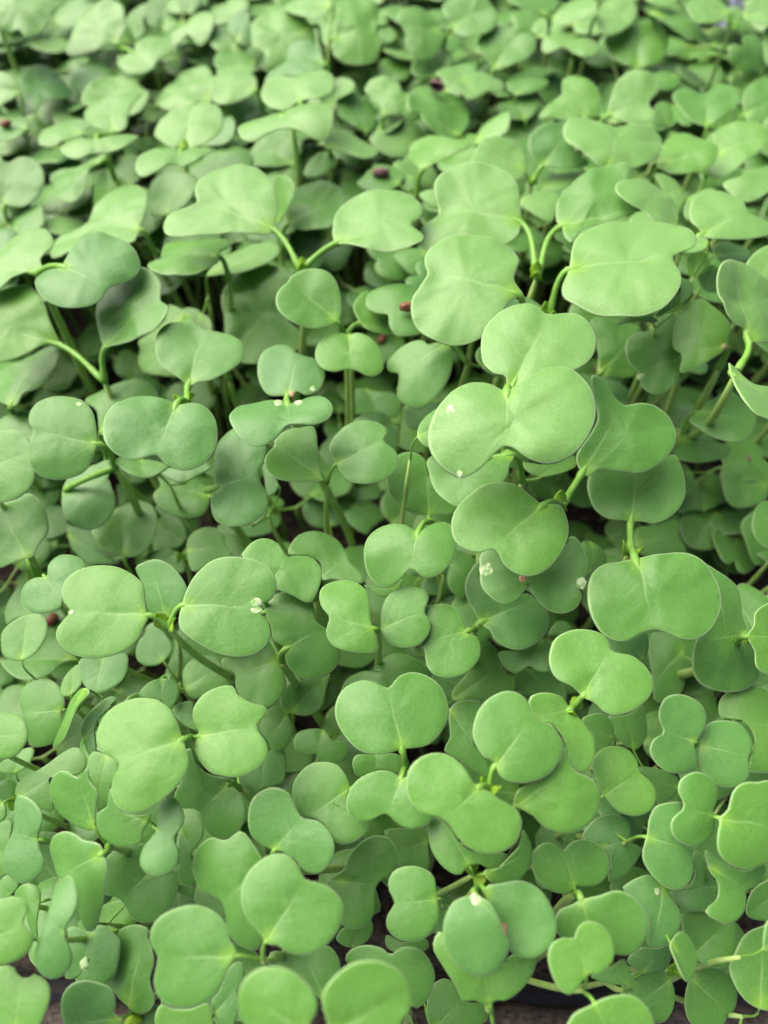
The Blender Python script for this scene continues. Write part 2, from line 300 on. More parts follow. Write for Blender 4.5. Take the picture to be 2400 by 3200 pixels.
([9.1,75.8,65.1],[11.0,69.5,0.0],0,[('g',[8.9,79.5,60.6],[0.171,-0.296,0.94],[-0.034,0.951,0.306],12.2,[4,-20,8,-52,33,-58,41,-42,52,-27,85,-4,117,0,134,18,135,46,116,70,83,83,51,81,23,62,6,31,4,0],154),('g',[5.9,67.1,75.6],[-0.087,-0.15,0.985],[-0.214,-0.963,-0.166],6.7,[-2,1,-12,-25,-9,-52,7,-77,33,-88,61,-84,84,-73,100,-52,99,-29,79,-9,67,-2,67,7,75,20,76,37,61,58,33,69,7,69,-20,59,-34,47,-31,30,-15,12],157)]),
([16.4,54.8,62.3],[13.7,61.2,0.0],0,[('b',[17.3,55.8,62.9],[0.087,-0.15,0.985],[0.917,0.399,-0.02],11.8,[9,-19,12,-43,29,-65,55,-75,89,-70,114,-53,123,-29,115,1,103,18,74,17,57,48,52,103,35,101,10,82,-3,56,-2,24,2,-8],160),('g',[14.5,52.2,67.7],[-0.0,-0.174,0.985],[-0.957,-0.287,-0.051],8.1,[3,3,2,-29,13,-50,35,-59,60,-58,60,-25,72,-11,85,-1,83,13,87,36,80,55,57,68,26,68,-1,53,-12,32,-11,14],162)]),
([-1.1,52.0,68.4],[-5.4,61.8,0.0],0,[('g',[-0.5,51.8,69.5],[-0.045,-0.168,0.985],[0.929,0.356,0.103],8.0,[-5,-9,-2,-24,14,-40,38,-50,61,-46,78,-32,83,-16,79,-3,87,8,97,19,95,35,76,50,53,56,28,47,11,28,1,3],163),('y',[-1.6,50.2,73.3],[0.087,-0.15,0.985],[-0.974,0.195,0.116],7.7,[3,1,13,-27,22,-56,40,-73,64,-77,86,-70,102,-54,102,-33,92,-15,77,-2,77,15,75,28,58,44,32,47,3,43,-15,36,-11,21,-4,9],164)]),
([-18.8,50.6,57.8],[-14.8,51.7,0.0],0,[('g',[-17.1,49.6,65.6],[-0.0,-0.342,0.94],[0.858,0.483,0.176],7.4,[-7,-11,-10,-32,-1,-57,18,-70,47,-74,70,-65,83,-46,83,-19,77,-3,70,16,79,38,79,62,66,81,41,92,14,93,1,77,-3,48,-11,26,1,3],168),('g',[-19.7,51.3,55.9],[0.045,-0.168,0.985],[-0.924,-0.381,-0.023],8.1,[-1,-2,1,-30,8,-44,42,-30,91,-42,98,-30,81,-4,87,16,82,45,61,68,37,74,11,62,-1,44,-2,14],169)]),
([-34.3,48.4,77.8],[-30.2,54.3,0.0],1,[('g',[-31.8,50.8,81.1],[-0.0,-0.174,0.985],[1.0,-0.025,-0.004],12.1,[-1,-22,5,-40,28,-57,63,-74,96,-79,122,-73,138,-58,143,-39,135,-21,124,-9,122,6,134,8,144,19,147,38,135,61,109,76,74,80,43,74,21,54,7,28,1,3],170),('y',[-36.6,49.3,80.6],[0.045,-0.168,0.985],[-0.999,0.018,0.049],12.2,[7,-9,13,-31,19,-50,37,-65,66,-78,97,-79,123,-71,141,-54,144,-35,137,-16,123,-2,129,11,138,27,135,45,117,62,92,70,63,69,33,59,12,40,6,19,2,6],171)]),
([-28.3,30.9,78.1],[-25.3,39.5,0.0],0,[('y',[-28.3,29.5,82.3],[-0.0,-0.174,0.985],[-0.935,-0.348,-0.061],9.1,[0,-1,1,-27,7,-49,24,-69,50,-80,78,-82,99,-73,114,-53,114,-31,104,-16,93,-5,93,5,104,17,110,33,107,53,92,69,71,73,43,67,18,55,1,37,-1,16],183),('y',[-26.7,30.6,79.9],[-0.0,-0.174,0.985],[0.99,0.14,0.025],8.5,[-6,-10,-4,-26,11,-47,35,-61,57,-64,82,-57,97,-41,96,-22,85,-4,87,7,99,16,100,27,78,36,59,52,55,64,35,67,9,57,-6,39,-7,23,0,5],184)]),
([3.2,28.1,73.3],[-2.4,28.2,0.0],0,[('g',[2.7,29.3,77.1],[-0.0,-0.174,0.985],[-0.233,0.958,0.169],9.3,[0,-13,-1,-39,10,-60,28,-77,50,-84,77,-81,98,-65,109,-44,107,-22,96,-7,93,1,100,10,111,25,114,45,107,68,89,82,67,86,43,79,20,66,6,47,1,22,2,1],189),('g',[2.5,25.7,75.5],[-0.0,-0.174,0.985],[-0.391,-0.906,-0.16],5.2,[-1,-1,-3,-20,5,-38,22,-55,42,-63,62,-61,74,-52,77,-34,68,-17,57,-8,52,1,56,11,59,30,52,48,35,62,6,51,0,24,-6,10],190)]),
([14.3,23.1,81.4],[17.8,25.7,0.0],1,[('y',[12.5,22.3,85.4],[-0.0,-0.174,0.985],[-0.752,-0.649,-0.114],5.9,[1,-3,-1,-20,-3,-41,3,-60,18,-74,38,-80,56,-77,72,-64,79,-48,78,-28,68,-13,62,-5,59,8,62,25,59,47,46,66,27,78,6,80,-13,69,-19,56,-16,41,-10,26,-7,11],191),('g',[15.0,25.4,83.3],[-0.0,-0.174,0.985],[0.647,0.751,0.132],8.9,[-3,-20,5,-37,23,-54,44,-64,67,-64,87,-55,96,-36,96,-20,88,-6,92,3,102,16,103,32,96,47,82,57,62,63,40,61,17,50,6,33,2,17,7,4,-1,-7],192)]),
([28.7,36.1,75.2],[21.8,43.3,0.0],1,[('y',[28.1,35.4,77.2],[0.123,-0.123,0.985],[-0.963,-0.253,0.089],5.8,[2,-3,7,-19,26,-30,47,-33,61,-28,62,-8,59,3,38,15,28,37,26,51,27,79,17,92,-3,81,-15,61,-16,38,-8,16],193),('y',[29.7,36.8,79.3],[-0.045,-0.168,0.985],[0.562,0.811,0.164],8.4,[-2,-7,0,-20,-4,-34,-2,-49,14,-66,35,-77,59,-82,77,-75,89,-56,92,-32,85,-13,84,0,96,9,98,27,89,49,73,67,50,77,25,72,8,60,-1,42,2,20,-2,-1],194)]),
([48.9,32.1,70.1],[53.9,32.0,0.0],0,[('b',[47.0,31.4,74.3],[0.171,-0.296,0.94],[-0.955,0.184,0.232],5.2,[53,3,65,12,69,30,56,46,36,54,12,50,-8,36,-6,20,3,5,-3,-2,-13,-25,-14,-46,-1,-60,25,-65,50,-56,60,-39,62,-21,51,-3],199),('b',[48.3,31.4,71.9],[-0.0,-0.174,0.985],[0.979,-0.202,-0.036],7.6,[1,-19,9,-37,27,-50,47,-53,67,-44,78,-25,75,-3,81,13,80,30,64,47,41,48,17,39,3,20,1,2],200)]),
([-15.3,2.7,78.7],[-20.6,4.3,0.0],0,[('g',[-18.1,3.2,82.0],[-0.0,-0.174,0.985],[-1.0,-0.021,-0.004],9.7,[-1,-3,9,-18,15,-35,33,-50,57,-57,81,-53,100,-43,108,-28,107,-14,97,-1,99,15,100,27,92,44,72,54,54,54,36,49,18,33,10,17,6,7],212),('g',[-14.8,4.7,81.3],[-0.0,-0.174,0.985],[0.561,0.815,0.144],8.5,[1,-7,6,-15,7,-29,14,-45,29,-60,52,-68,76,-65,90,-54,95,-37,92,-18,85,2,93,17,95,36,86,52,67,63,43,66,21,55,8,35,4,11,-1,-1],213)]),
([-33.5,19.9,72.0],[-32.1,20.6,0.0],0,[('b',[-32.1,18.8,76.0],[-0.123,-0.123,0.985],[0.923,-0.378,0.068],3.1,[1,-12,-4,-29,1,-46,15,-53,32,-52,48,-40,50,-21,41,-9,31,0,35,12,34,28,23,40,4,47,-8,34,-6,15,3,2],219),('g',[-33.6,20.0,74.1],[-0.0,-0.342,0.94],[-0.947,0.301,0.109],6.5,[1,-13,8,-8,29,-1,50,-8,67,-27,71,-20,66,0,75,11,72,27,56,41,33,45,12,38,-1,27,3,18,1,0],220)]),
([-7.1,-5.1,85.5],[3.9,-8.7,0.0],0,[('y',[-7.9,-4.3,88.5],[-0.089,-0.33,0.94],[-0.899,0.432,0.067],8.3,[56,38,26,26,6,7,6,-7,5,-23,14,-33,32,-40,53,-42,72,-36,86,-25,93,-8,89,12,77,27],214),('y',[-6.0,-4.3,88.4],[0.089,-0.33,0.94],[0.913,0.404,0.056],8.9,[-1,-8,23,-28,62,-34,76,-24,91,-16,98,-2,97,18,86,36,68,49,44,54,20,48,7,39,3,28,2,12],215)]),
([27.7,11.3,67.9],[31.7,7.3,0.0],0,[('g',[27.3,12.1,69.0],[-0.0,-0.342,0.94],[-0.266,0.906,0.33],5.0,[-2,-12,-6,-35,4,-54,21,-61,41,-56,56,-38,58,-15,50,0,61,8,68,23,62,40,41,51,18,45,0,28,-6,6,3,1],253),('g',[27.2,10.4,72.8],[-0.089,-0.33,0.94],[0.211,-0.928,-0.306],6.8,[2,2,6,-15,9,-35,27,-45,46,-37,58,-13,77,24,82,49,69,69,49,79,24,77,6,63,-1,46,1,24],255)]),
([25.3,-0.5,75.7],[18.9,5.1,0.0],0,[('y',[25.3,1.1,78.6],[0.045,-0.168,0.985],[-0.235,0.956,0.174],4.3,[-1,-16,4,-34,15,-44,34,-46,50,-37,57,-22,53,-7,43,1,47,14,45,30,34,40,15,42,-3,38,-14,29,-12,18,0,-1],256),('y',[25.9,-1.7,78.7],[-0.0,-0.342,0.94],[0.425,-0.851,-0.31],4.4,[0,-5,-1,-27,7,-41,21,-49,65,45,52,55,31,56,13,47,4,30,0,11],257)]),
([47.7,20.6,74.1],[51.4,27.3,0.0],0,[('g',[46.8,20.7,75.4],[0.171,-0.296,0.94],[-0.963,0.152,0.223],4.7,[47,3,53,9,60,23,53,40,34,48,14,45,-2,29,-5,11,1,-4,-6,-24,-4,-45,15,-54,33,-52,50,-39,54,-22,46,-8],259),('y',[46.2,19.7,78.8],[0.089,-0.33,0.94],[0.984,-0.119,-0.134],8.8,[1,-7,-2,-23,2,-45,22,-59,47,-61,68,-50,90,-35,86,53,53,55,30,50,16,35,10,12,-1,0],260)]),
([14.6,-3.0,65.9],[14.2,-0.4,0.0],0,[('y',[14.2,-2.1,68.9],[-0.089,-0.33,0.94],[-0.207,0.929,0.307],5.5,[5,-12,3,-22,11,-45,26,-65,45,-76,48,-60,54,-45,40,-26,40,1,49,23,69,37,96,41,96,52,80,60,59,52,33,40,11,34,11,21,1,5],252),('y',[15.4,-6.4,63.5],[0.022,-0.097,0.995],[0.216,-0.971,-0.1],8.4,[0,-3,-1,-16,8,-35,32,-48,61,-48,84,-39,94,-23,92,-9,84,0,92,9,94,23,84,39,61,48,32,48,8,35,-1,16,0,3],290)]),
([12.6,11.4,76.2],[11.1,16.7,0.0],0,[('b',[11.9,9.8,80.8],[-0.045,-0.168,0.985],[0.662,-0.743,-0.096],5.2,[0,0,-11,-13,-15,-30,-7,-51,11,-67,32,-72,53,-68,69,-57,76,-37,73,-15,63,-4,51,-2,34,5,13,8],250),('b',[13.4,11.0,77.6],[-0.0,-0.174,0.985],[0.373,-0.914,-0.161],7.8,[17,0,42,0,60,3,78,0,88,9,96,27,91,52,74,68,51,72,27,67,9,50,1,22,-2,1],251)]),
([-18.4,44.8,39.8],[-17.7,46.8,0.0],0,[('g',[-18.1,45.1,44.3],[-0.0,-0.174,0.985],[0.654,0.745,0.131],8.9,[3,-9,22,-33,50,-38,79,-21,107,-7,93,-3,67,19,35,41,-2,27],282),('g',[-18.7,44.4,45.3],[-0.0,-0.174,0.985],[-0.566,-0.812,-0.143],5.9,[51,-27,59,0,68,16,51,35,24,31,5,14,-2,-19,13,-36],188)]),
([13.3,14.0,66.2],[14.0,16.0,0.0],1,[('g',[14.3,13.6,71.0],[0.089,-0.33,0.94],[0.915,0.4,0.054],7.5,[66,15,39,5,17,-2,1,5,3,-13,23,-24,41,-30,57,-23,73,-8,79,9,77,30],249),('g',[12.3,14.4,71.4],[-0.045,-0.168,0.985],[-0.525,0.843,0.12],6.7,[52,34,25,34,5,25,-1,15,3,3,-3,-13,-20,-25,-21,-41,-13,-56,2,-26,27,-7,53,-4,73,0,83,10,75,22],248)]),
([76.7,142.8,66.4],[78.2,147.4,0.0],0,[('b',[76.7,141.5,71.1],[-0.0,-0.342,0.94],[-0.462,-0.834,-0.303],6.8,[68,2,54,29,4,9,7,-18,45,-27],153),('b',[76.6,144.0,71.8],[-0.045,-0.168,0.985],[0.995,0.078,0.059],8.3,[4,-9,25,-29,66,-28,83,3,53,24,19,34,1,14],152)]),
([-16.3,15.3,68.1],[-4.6,18.9,0.0],1,[('g',[-16.9,14.1,73.3],[-0.171,-0.296,0.94],[-0.756,-0.572,-0.318],7.3,[-6,-11,-8,-32,-4,-59,19,-62,35,-79,59,-82,80,-72,90,-54,91,-33,77,-13,73,3,87,29,88,49,76,69,64,77,30,55,0,16],230),('b',[-15.6,16.5,72.9],[-0.089,-0.33,0.94],[0.646,0.699,0.307],5.8,[6,-9,12,-31,10,-51,22,-69,45,-71,63,-62,71,-44,71,-22,59,-3,62,13,70,33,66,53,51,66,30,70,11,60,-5,43,-8,23,-3,3],216)]),
([-24.6,-4.7,57.3],[-24.6,-4.5,0.0],0,[('y',[-25.4,-6.1,62.1],[-0.0,-0.342,0.94],[-0.739,0.633,0.231],5.3,[27,26,-9,-13,3,-28,24,-38,35,-19,54,0,72,9,59,29],237),('b',[-23.8,-3.3,62.5],[-0.0,-0.174,0.985],[0.69,0.713,0.126],4.4,[25,16,8,13,-4,-13,6,-30,28,-21,44,0,62,5,69,19,54,27],232)]),
([19.4,259.6,60.7],[17.5,265.4,0.0],0,[('g',[17.6,259.5,65.5],[0.171,-0.296,0.94],[-0.979,-0.161,0.127],11.4,[127,-22,113,15,113,67,86,102,49,107,7,75,-12,29,1,-15,14,-60,56,-87,108,-79,133,-51],82),('g',[21.1,259.8,65.9],[-0.089,-0.33,0.94],[0.864,0.444,0.237],15.4,[8,13,5,-39,30,-70,75,-88,124,-78,150,-42,156,8,159,61,98,104,48,93,14,71],69)]),
([-59.0,44.9,46.2],[-58.7,47.5,0.0],1,[('y',[-57.9,45.7,52.7],[-0.045,-0.168,0.985],[-0.107,0.981,0.162],5.1,[-2,7,8,-10,25,-20,54,-14,52,-1,32,16,8,20],180),('g',[-60.1,44.0,49.6],[-0.089,-0.33,0.94],[-0.992,-0.054,-0.112],8.3,[79,0,67,26,70,57,52,64,18,58,0,35,4,3,-4,-10,8,-40,31,-58,61,-59,84,-46,87,-22],179)]),
([83.8,103.4,20.0],[85.7,100.4,0.0],0,[('g',[85.8,104.0,24.1],[-0.0,-0.174,0.985],[-0.635,-0.761,-0.134],13.1,[121,-32,131,-3,118,29,85,53,46,59,12,34,0,-1,21,-40,55,-60,92,-55],146),('g',[81.7,102.9,26.0],[-0.0,-0.174,0.985],[0.013,0.985,0.174],8.9,[1,64,1,34,2,-10,29,-54,73,-55,111,-51,108,-31,88,2,88,37],145)]),
([-62.1,26.2,52.2],[-64.6,28.7,0.0],1,[('g',[-62.3,25.6,59.4],[-0.0,-0.174,0.985],[-0.579,-0.803,-0.142],3.6,[40,6,19,20,4,11,0,-9,11,-24],241),('g',[-62.0,26.9,55.0],[-0.0,-0.174,0.985],[0.817,0.568,0.1],7.7,[-1,3,11,-17,32,-47,46,-42,46,-19,58,-1,80,-1,99,-22,119,-18,124,-1,117,22,94,27,56,24,18,27,3,19],223)]),
([-15.9,205.5,54.3],[-12.8,208.1,0.0],0,[('g',[-16.9,206.9,57.6],[-0.171,-0.296,0.94],[-0.397,-0.852,-0.341],9.0,[94,-13,77,23,39,38,1,27,5,-10,46,-36,87,-36],94),('p',[-14.9,204.2,60.9],[0.15,0.087,0.985],[0.879,0.444,-0.173],11.2,[-22,4,2,-22,27,-47,44,-87,86,-91,122,-56,114,-22,94,14,79,61,32,70,-9,34],93)]),
([45.7,2.5,48.7],[42.8,6.2,0.0],1,[('g',[44.3,1.0,52.3],[-0.0,-0.174,0.985],[-0.867,-0.491,-0.087],5.8,[72,-16,58,1,58,29,45,40,22,33,6,16,0,-7,16,-25,49,-36,73,-29],270),('g',[47.1,3.9,55.2],[-0.0,-0.174,0.985],[0.769,0.63,0.111],6.9,[19,38,0,16,3,-10,14,-30,35,-43,58,-39,69,-24,84,-13,70,-2,62,26,54,36,31,51],264)]),
([66.5,139.9,76.7],[65.7,139.4,0.0],1,[('p',[69.0,139.5,80.9],[-0.045,-0.168,0.985],[0.891,0.44,0.116],12.5,[6,37,8,11,10,-15,35,-36,78,-59,119,-73,155,-65,149,-43,138,-21,126,-2,134,15,144,42,139,70,118,92,84,102,47,90,19,61],48),('p',[64.0,140.3,82.4],[0.33,-0.089,0.94],[-0.929,0.146,0.34],10.3,[142,-25,117,-7,88,1,55,31,5,3,1,-50,13,-83,43,-108,78,-116,118,-101,143,-80,152,-51],46)]),
([61.3,212.1,59.8],[69.7,215.4,0.0],0,[('y',[58.6,212.3,64.1],[-0.089,-0.33,0.94],[-0.73,0.664,0.165],11.5,[110,-20,119,29,111,81,77,62,26,37,13,2,-17,-22,-9,-49,24,-89,75,-107,124,-98,144,-69,118,-30],52),('p',[64.1,211.9,65.5],[-0.171,-0.296,0.94],[0.97,0.117,0.213],12.0,[33,-32,81,-55,113,-59,124,-36,118,1,140,21,161,41,158,70,133,100,92,111,54,93,21,48,4,5],51)]),
([-41.0,17.8,67.6],[-41.6,19.4,0.0],0,[('g',[-39.6,15.8,74.1],[-0.354,-0.354,0.866],[-0.83,-0.309,-0.465],8.5,[-2,5,-2,-14,21,-29,34,-43,52,-54,74,-55,85,-42,85,-19,81,-1,63,9,59,27,65,51,68,74,60,87,46,83,27,64,10,41,-3,19],225),('g',[-42.5,19.8,71.0],[-0.25,-0.433,0.866],[-0.352,0.874,0.335],7.6,[22,-11,44,-24,67,-16,86,-19,76,-5,77,5,89,15,94,31,88,50,73,59,49,56,27,43,8,25,-3,1],222)]),
([-37.4,-3.2,54.3],[-36.7,-1.8,0.0],1,[('b',[-37.3,-3.8,62.2],[-0.0,-0.5,0.866],[-0.999,-0.03,-0.017],7.6,[65,16,44,22,3,18,-8,3,5,-8,1,-21,7,-40,23,-48,48,-52,69,-45,79,-29,78,-11,73,5],236),('g',[-37.6,-2.6,56.5],[-0.296,-0.171,0.94],[0.172,0.958,0.229],10.5,[-4,-15,0,-31,18,-42,42,-27,70,-27,96,-5,106,-3,105,25,89,51,61,35,34,36,19,38,0,0],231)]),
([25.0,211.4,54.1],[13.0,211.1,0.0],0,[('g',[22.3,213.5,58.7],[0.296,-0.171,0.94],[-0.899,0.282,0.335],14.0,[158,23,133,3,111,32,74,48,21,35,-8,-16,-7,-81,17,-138,63,-159,115,-156,158,-149,188,-85,183,-22],86),('p',[27.7,209.2,59.6],[-0.5,0.0,0.866],[0.758,0.483,0.438],11.2,[4,-28,27,-47,63,-57,99,-29,116,11,90,37,46,48,-11,6],75)]),
([-40.9,51.3,42.9],[-36.6,49.1,0.0],0,[('g',[-38.5,48.6,48.0],[-0.0,-0.174,0.985],[0.853,0.515,0.091],8.4,[0,-7,12,-31,49,-31,85,-42,94,-26,83,3,81,24,55,40,27,41,9,26],185),('b',[-43.3,54.1,47.9],[-0.0,-0.174,0.985],[-0.621,0.772,0.136],7.0,[70,0,64,18,41,38,17,33,1,12,3,-16,16,-31,49,-32,78,-27,81,-11],173)]),
([32.0,56.5,49.0],[30.3,61.2,0.0],0,[('g',[34.6,58.2,51.8],[-0.045,-0.168,0.985],[-0.169,0.973,0.158],2.6,[-1,11,6,-22,23,-15,25,4,5,25],209),('g',[29.4,54.8,56.3],[-0.087,-0.15,0.985],[-0.477,-0.861,-0.174],5.2,[71,-42,75,-20,66,-9,51,0,53,16,45,35,32,33,0,23,-10,3,17,-8,40,-41,53,-62],206)]),
([-34.0,18.1,56.3],[-29.0,25.7,0.0],0,[('g',[-31.8,20.8,63.1],[-0.045,-0.168,0.985],[0.602,-0.792,-0.107],3.8,[11,-8,42,-27,60,-42,77,-35,81,-23,59,-17,38,0,30,26,0,37,-22,22],229),('g',[-36.2,15.5,59.6],[-0.0,-0.174,0.985],[-0.691,-0.712,-0.126],6.0,[57,-44,73,-26,64,-12,62,5,66,28,58,47,39,60,12,61,-12,48,-29,31,-7,19,-1,-6,-15,-37,11,-58,40,-65],227)]),
([40.6,8.6,62.0],[31.4,8.9,0.0],0,[('g',[40.5,4.7,67.3],[0.5,0.0,0.866],[0.353,-0.913,-0.204],4.5,[14,-9,31,-10,45,-3,42,15,28,30,7,36,-10,26,-4,-4],265),('b',[40.7,12.6,66.8],[0.087,-0.15,0.985],[-0.312,-0.943,-0.116],8.3,[-3,0,-8,-16,1,-35,23,-54,32,-32,49,-15,66,-10,83,-9,81,8,70,23,47,34,27,32,15,20],261)]),
([56.8,116.8,75.7],[52.7,122.4,0.0],0,[('g',[53.1,115.5,80.3],[-0.15,-0.087,0.985],[-0.893,-0.415,-0.173],2.8,[28,0,-6,22,-16,14,23,-15,55,-21],150),('g',[60.5,118.0,81.1],[-0.0,-0.342,0.94],[0.123,0.933,0.339],3.1,[-25,37,-9,14,11,-13,44,-28,65,-23,79,0,31,0,-3,30,-26,48],149)]),
([-71.9,71.3,48.1],[-66.8,63.7,0.0],1,[('g',[-73.4,71.6,49.3],[-0.087,-0.15,0.985],[-0.162,-0.973,-0.163],8.6,[99,-12,86,0,68,37,34,20,-1,-2,26,-18,65,-29,96,-19],177),('g',[-70.4,71.0,56.9],[-0.0,-0.342,0.94],[-0.495,0.816,0.297],14.2,[44,76,21,53,17,30,13,7,8,-16,22,-31,38,-59,67,-72,102,-75,132,-59,132,-34,144,-1,152,29],117)]),
([88.5,268.5,64.1],[91.5,264.0,0.0],0,[('p',[91.2,271.5,70.4],[-0.045,-0.168,0.985],[-0.588,-0.793,-0.162],5.9,[60,-18,49,25,17,42,-15,32,40,-56],70),('g',[85.8,265.6,67.8],[0.15,-0.087,0.985],[0.855,-0.488,-0.174],21.3,[58,-27,117,-38,174,-25,220,0,184,26,119,75,63,77,22,36,0,0],62)]),
([-47.1,33.0,59.6],[-42.5,28.6,0.0],0,[('b',[-50.2,34.9,62.3],[-0.087,-0.15,0.985],[0.503,0.847,0.174],4.5,[-15,-24,-1,-30,16,-11,46,0,80,-7,78,9,47,18,15,17,2,2],243),('g',[-44.1,31.2,66.9],[-0.045,-0.168,0.985],[-0.102,-0.98,-0.172],5.8,[40,-14,58,0,84,2,83,7,71,19,48,17,31,22,10,22,0,2,-3,-25,21,-27],221)]),
([61.8,50.7,64.3],[60.6,58.0,0.0],1,[('y',[60.0,49.0,72.9],[0.242,-0.242,0.94],[0.97,0.044,-0.238],6.2,[-2,0,9,-25,9,-50,29,-61,52,-57,71,56,48,58,19,40,12,17],203),('g',[63.5,52.4,65.7],[0.242,-0.242,0.94],[-0.955,-0.231,0.186],10.5,[33,-101,45,-58,76,-21,105,-5,118,23,120,52,104,74,70,89,31,92,2,80,-8,62,-3,31,8,6,-5,-9,-7,-37,-15,-60,-21,-88,3,-115,33,-137],202)]),
([-44.2,80.5,39.9],[-43.5,82.2,0.0],1,[('g',[-46.5,82.3,41.4],[0.045,-0.168,0.985],[-0.641,-0.761,-0.1],3.3,[42,-24,32,2,31,37,17,47,1,18,4,-15,30,-37,59,-43],285),('g',[-42.0,78.7,48.3],[-0.0,-0.174,0.985],[0.986,0.165,0.029],8.2,[2,-23,13,-50,55,-32,96,-26,82,-1,81,26,53,46,20,41,1,17],284)]),
([3.6,114.2,45.3],[4.8,116.0,0.0],0,[('b',[5.0,118.3,48.6],[-0.045,-0.168,0.985],[0.85,-0.524,-0.05],6.1,[32,-41,57,-39,61,0,74,50,51,43,23,18,0,2,7,-19],129),('b',[2.2,110.1,52.1],[0.045,-0.168,0.985],[-0.911,-0.411,-0.028],5.9,[58,1,40,57,20,60,1,25,3,-14,20,-41,55,-50,84,-40],128)]),
([-46.4,5.4,72.5],[-44.7,15.3,0.0],0,[('y',[-51.4,4.9,77.8],[-0.0,-0.174,0.985],[0.917,0.393,0.069],5.2,[-6,-26,12,-35,24,-37,41,-37,56,-27,58,-15,52,-3,52,4,61,14,59,26,46,37,29,41,10,46],233),('b',[-41.4,5.8,77.1],[-0.123,-0.123,0.985],[-0.858,0.512,-0.043],3.5,[32,1,28,19,19,42,5,53,-12,53,-25,40,-24,21,-11,9,1,1,4,-13,5,-30,15,-43,35,-53,50,-50,52,-32,40,-10],226)]),
([-78.8,175.4,52.7],[-73.3,175.9,0.0],1,[('p',[-82.6,176.1,54.4],[0.242,0.242,0.94],[-0.97,0.022,0.244],9.5,[10,-45,54,-54,88,-29,97,13,72,49,23,48,-3,11],30),('y',[-75.0,174.7,60.9],[-0.663,-0.383,0.643],[0.097,0.808,0.581],10.5,[5,32,19,-8,34,-41,69,-36,104,-10,105,26,79,54,17,50],27)]),
([50.0,13.8,58.9],[59.5,10.8,0.0],0,[('g',[48.1,14.4,68.6],[-0.0,-0.174,0.985],[0.827,-0.553,-0.098],4.9,[-2,-8,9,-12,18,-33,12,-58,41,-56,55,-41,58,-18,49,1,60,14,66,39,56,51,42,28,20,17,-5,18,-23,16],263),('b',[51.8,13.2,59.2],[-0.0,-0.174,0.985],[-0.997,-0.08,-0.014],5.2,[31,-42,31,-23,51,0,76,1,63,23,41,31,18,27,4,12,0,-7,9,-13,9,-35,21,-52],262)]),
([6.2,-0.5,43.1],[7.7,0.0,0.0],0,[('g',[7.8,-5.3,48.0],[-0.0,-0.174,0.985],[0.787,0.608,0.107],5.7,[-3,10,22,-25,68,-45,80,-26,58,-2,64,20,50,41,22,40],278),('g',[4.7,4.4,48.2],[-0.0,-0.174,0.985],[-0.671,0.73,0.129],2.3,[33,25,6,8,-11,-23,4,-29,23,0,48,14],277)]),
([26.3,81.6,70.5],[24.8,87.2,0.0],0,[('y',[29.6,81.7,71.6],[-0.045,-0.168,0.985],[0.749,0.647,0.144],4.2,[-10,26,-2,2,25,-17,55,-28,71,-27,81,-8,42,0,11,26,-2,46],156),('g',[23.0,81.5,79.3],[-0.123,0.123,0.985],[-0.99,-0.088,-0.112],15.3,[150,43,138,72,111,97,80,92,45,80,18,53,8,27,-4,6,5,-11,33,8,71,29,105,23,129,-5,141,-22,153,-10,152,14],155)]),
([-43.8,87.0,61.1],[-41.0,91.6,0.0],0,[('b',[-40.1,86.9,62.5],[-0.045,-0.168,0.985],[-0.225,0.962,0.154],2.9,[2,18,1,-5,9,-26,20,-52,37,-38,29,-1,42,34,32,49],113),('g',[-47.5,87.1,69.7],[0.087,0.15,0.985],[0.273,-0.954,0.122],4.7,[22,-37,44,-14,51,18,40,44,26,49,2,11,-11,-28,-4,-47],109)]),
([48.8,33.4,44.5],[42.7,30.1,0.0],1,[('g',[51.4,29.5,51.9],[-0.0,-0.174,0.985],[-0.974,0.224,0.04],4.8,[48,0,35,23,30,38,12,24,0,2,6,-20,46,-23,71,-17],279),('g',[46.3,37.4,47.1],[0.089,-0.33,0.94],[-0.183,0.922,0.341],5.8,[0,-11,20,-32,50,-40,72,-38,62,-1,64,33,24,24,1,4],197)]),
([-45.9,264.3,51.4],[-42.1,262.4,0.0],1,[('b',[-49.3,268.0,58.0],[-0.0,-0.342,0.94],[0.212,0.918,0.334],13.1,[3,4,-11,-39,23,-50,109,-15,135,12,104,44,57,45],84),('g',[-42.4,260.6,54.7],[0.174,0.0,0.985],[-0.974,-0.151,0.172],13.2,[16,-50,59,-83,110,-68,138,-10,133,34,97,62,40,41,0,0],11)]),
([69.4,134.9,73.1],[62.0,129.6,0.0],0,[('y',[69.8,135.7,72.8],[-0.0,-0.342,0.94],[0.237,0.913,0.332],6.8,[6,19,3,-7,37,-26,64,-16,61,19],151),('p',[69.0,134.2,83.4],[-0.123,-0.123,0.985],[-0.96,-0.237,-0.149],5.3,[62,5,38,18,11,14,-2,-10,16,-22,56,2],47)]),
([-24.9,85.9,50.4],[-18.9,90.0,0.0],0,[('g',[-27.2,81.0,55.3],[-0.123,-0.123,0.985],[0.608,0.775,0.172],2.7,[6,-6,31,-8,50,4,26,0,-6,15],115),('b',[-22.5,90.8,55.4],[-0.0,-0.174,0.985],[-0.903,0.422,0.074],3.5,[35,0,8,32,-2,17,1,-1,21,-17,57,-30],114)]),
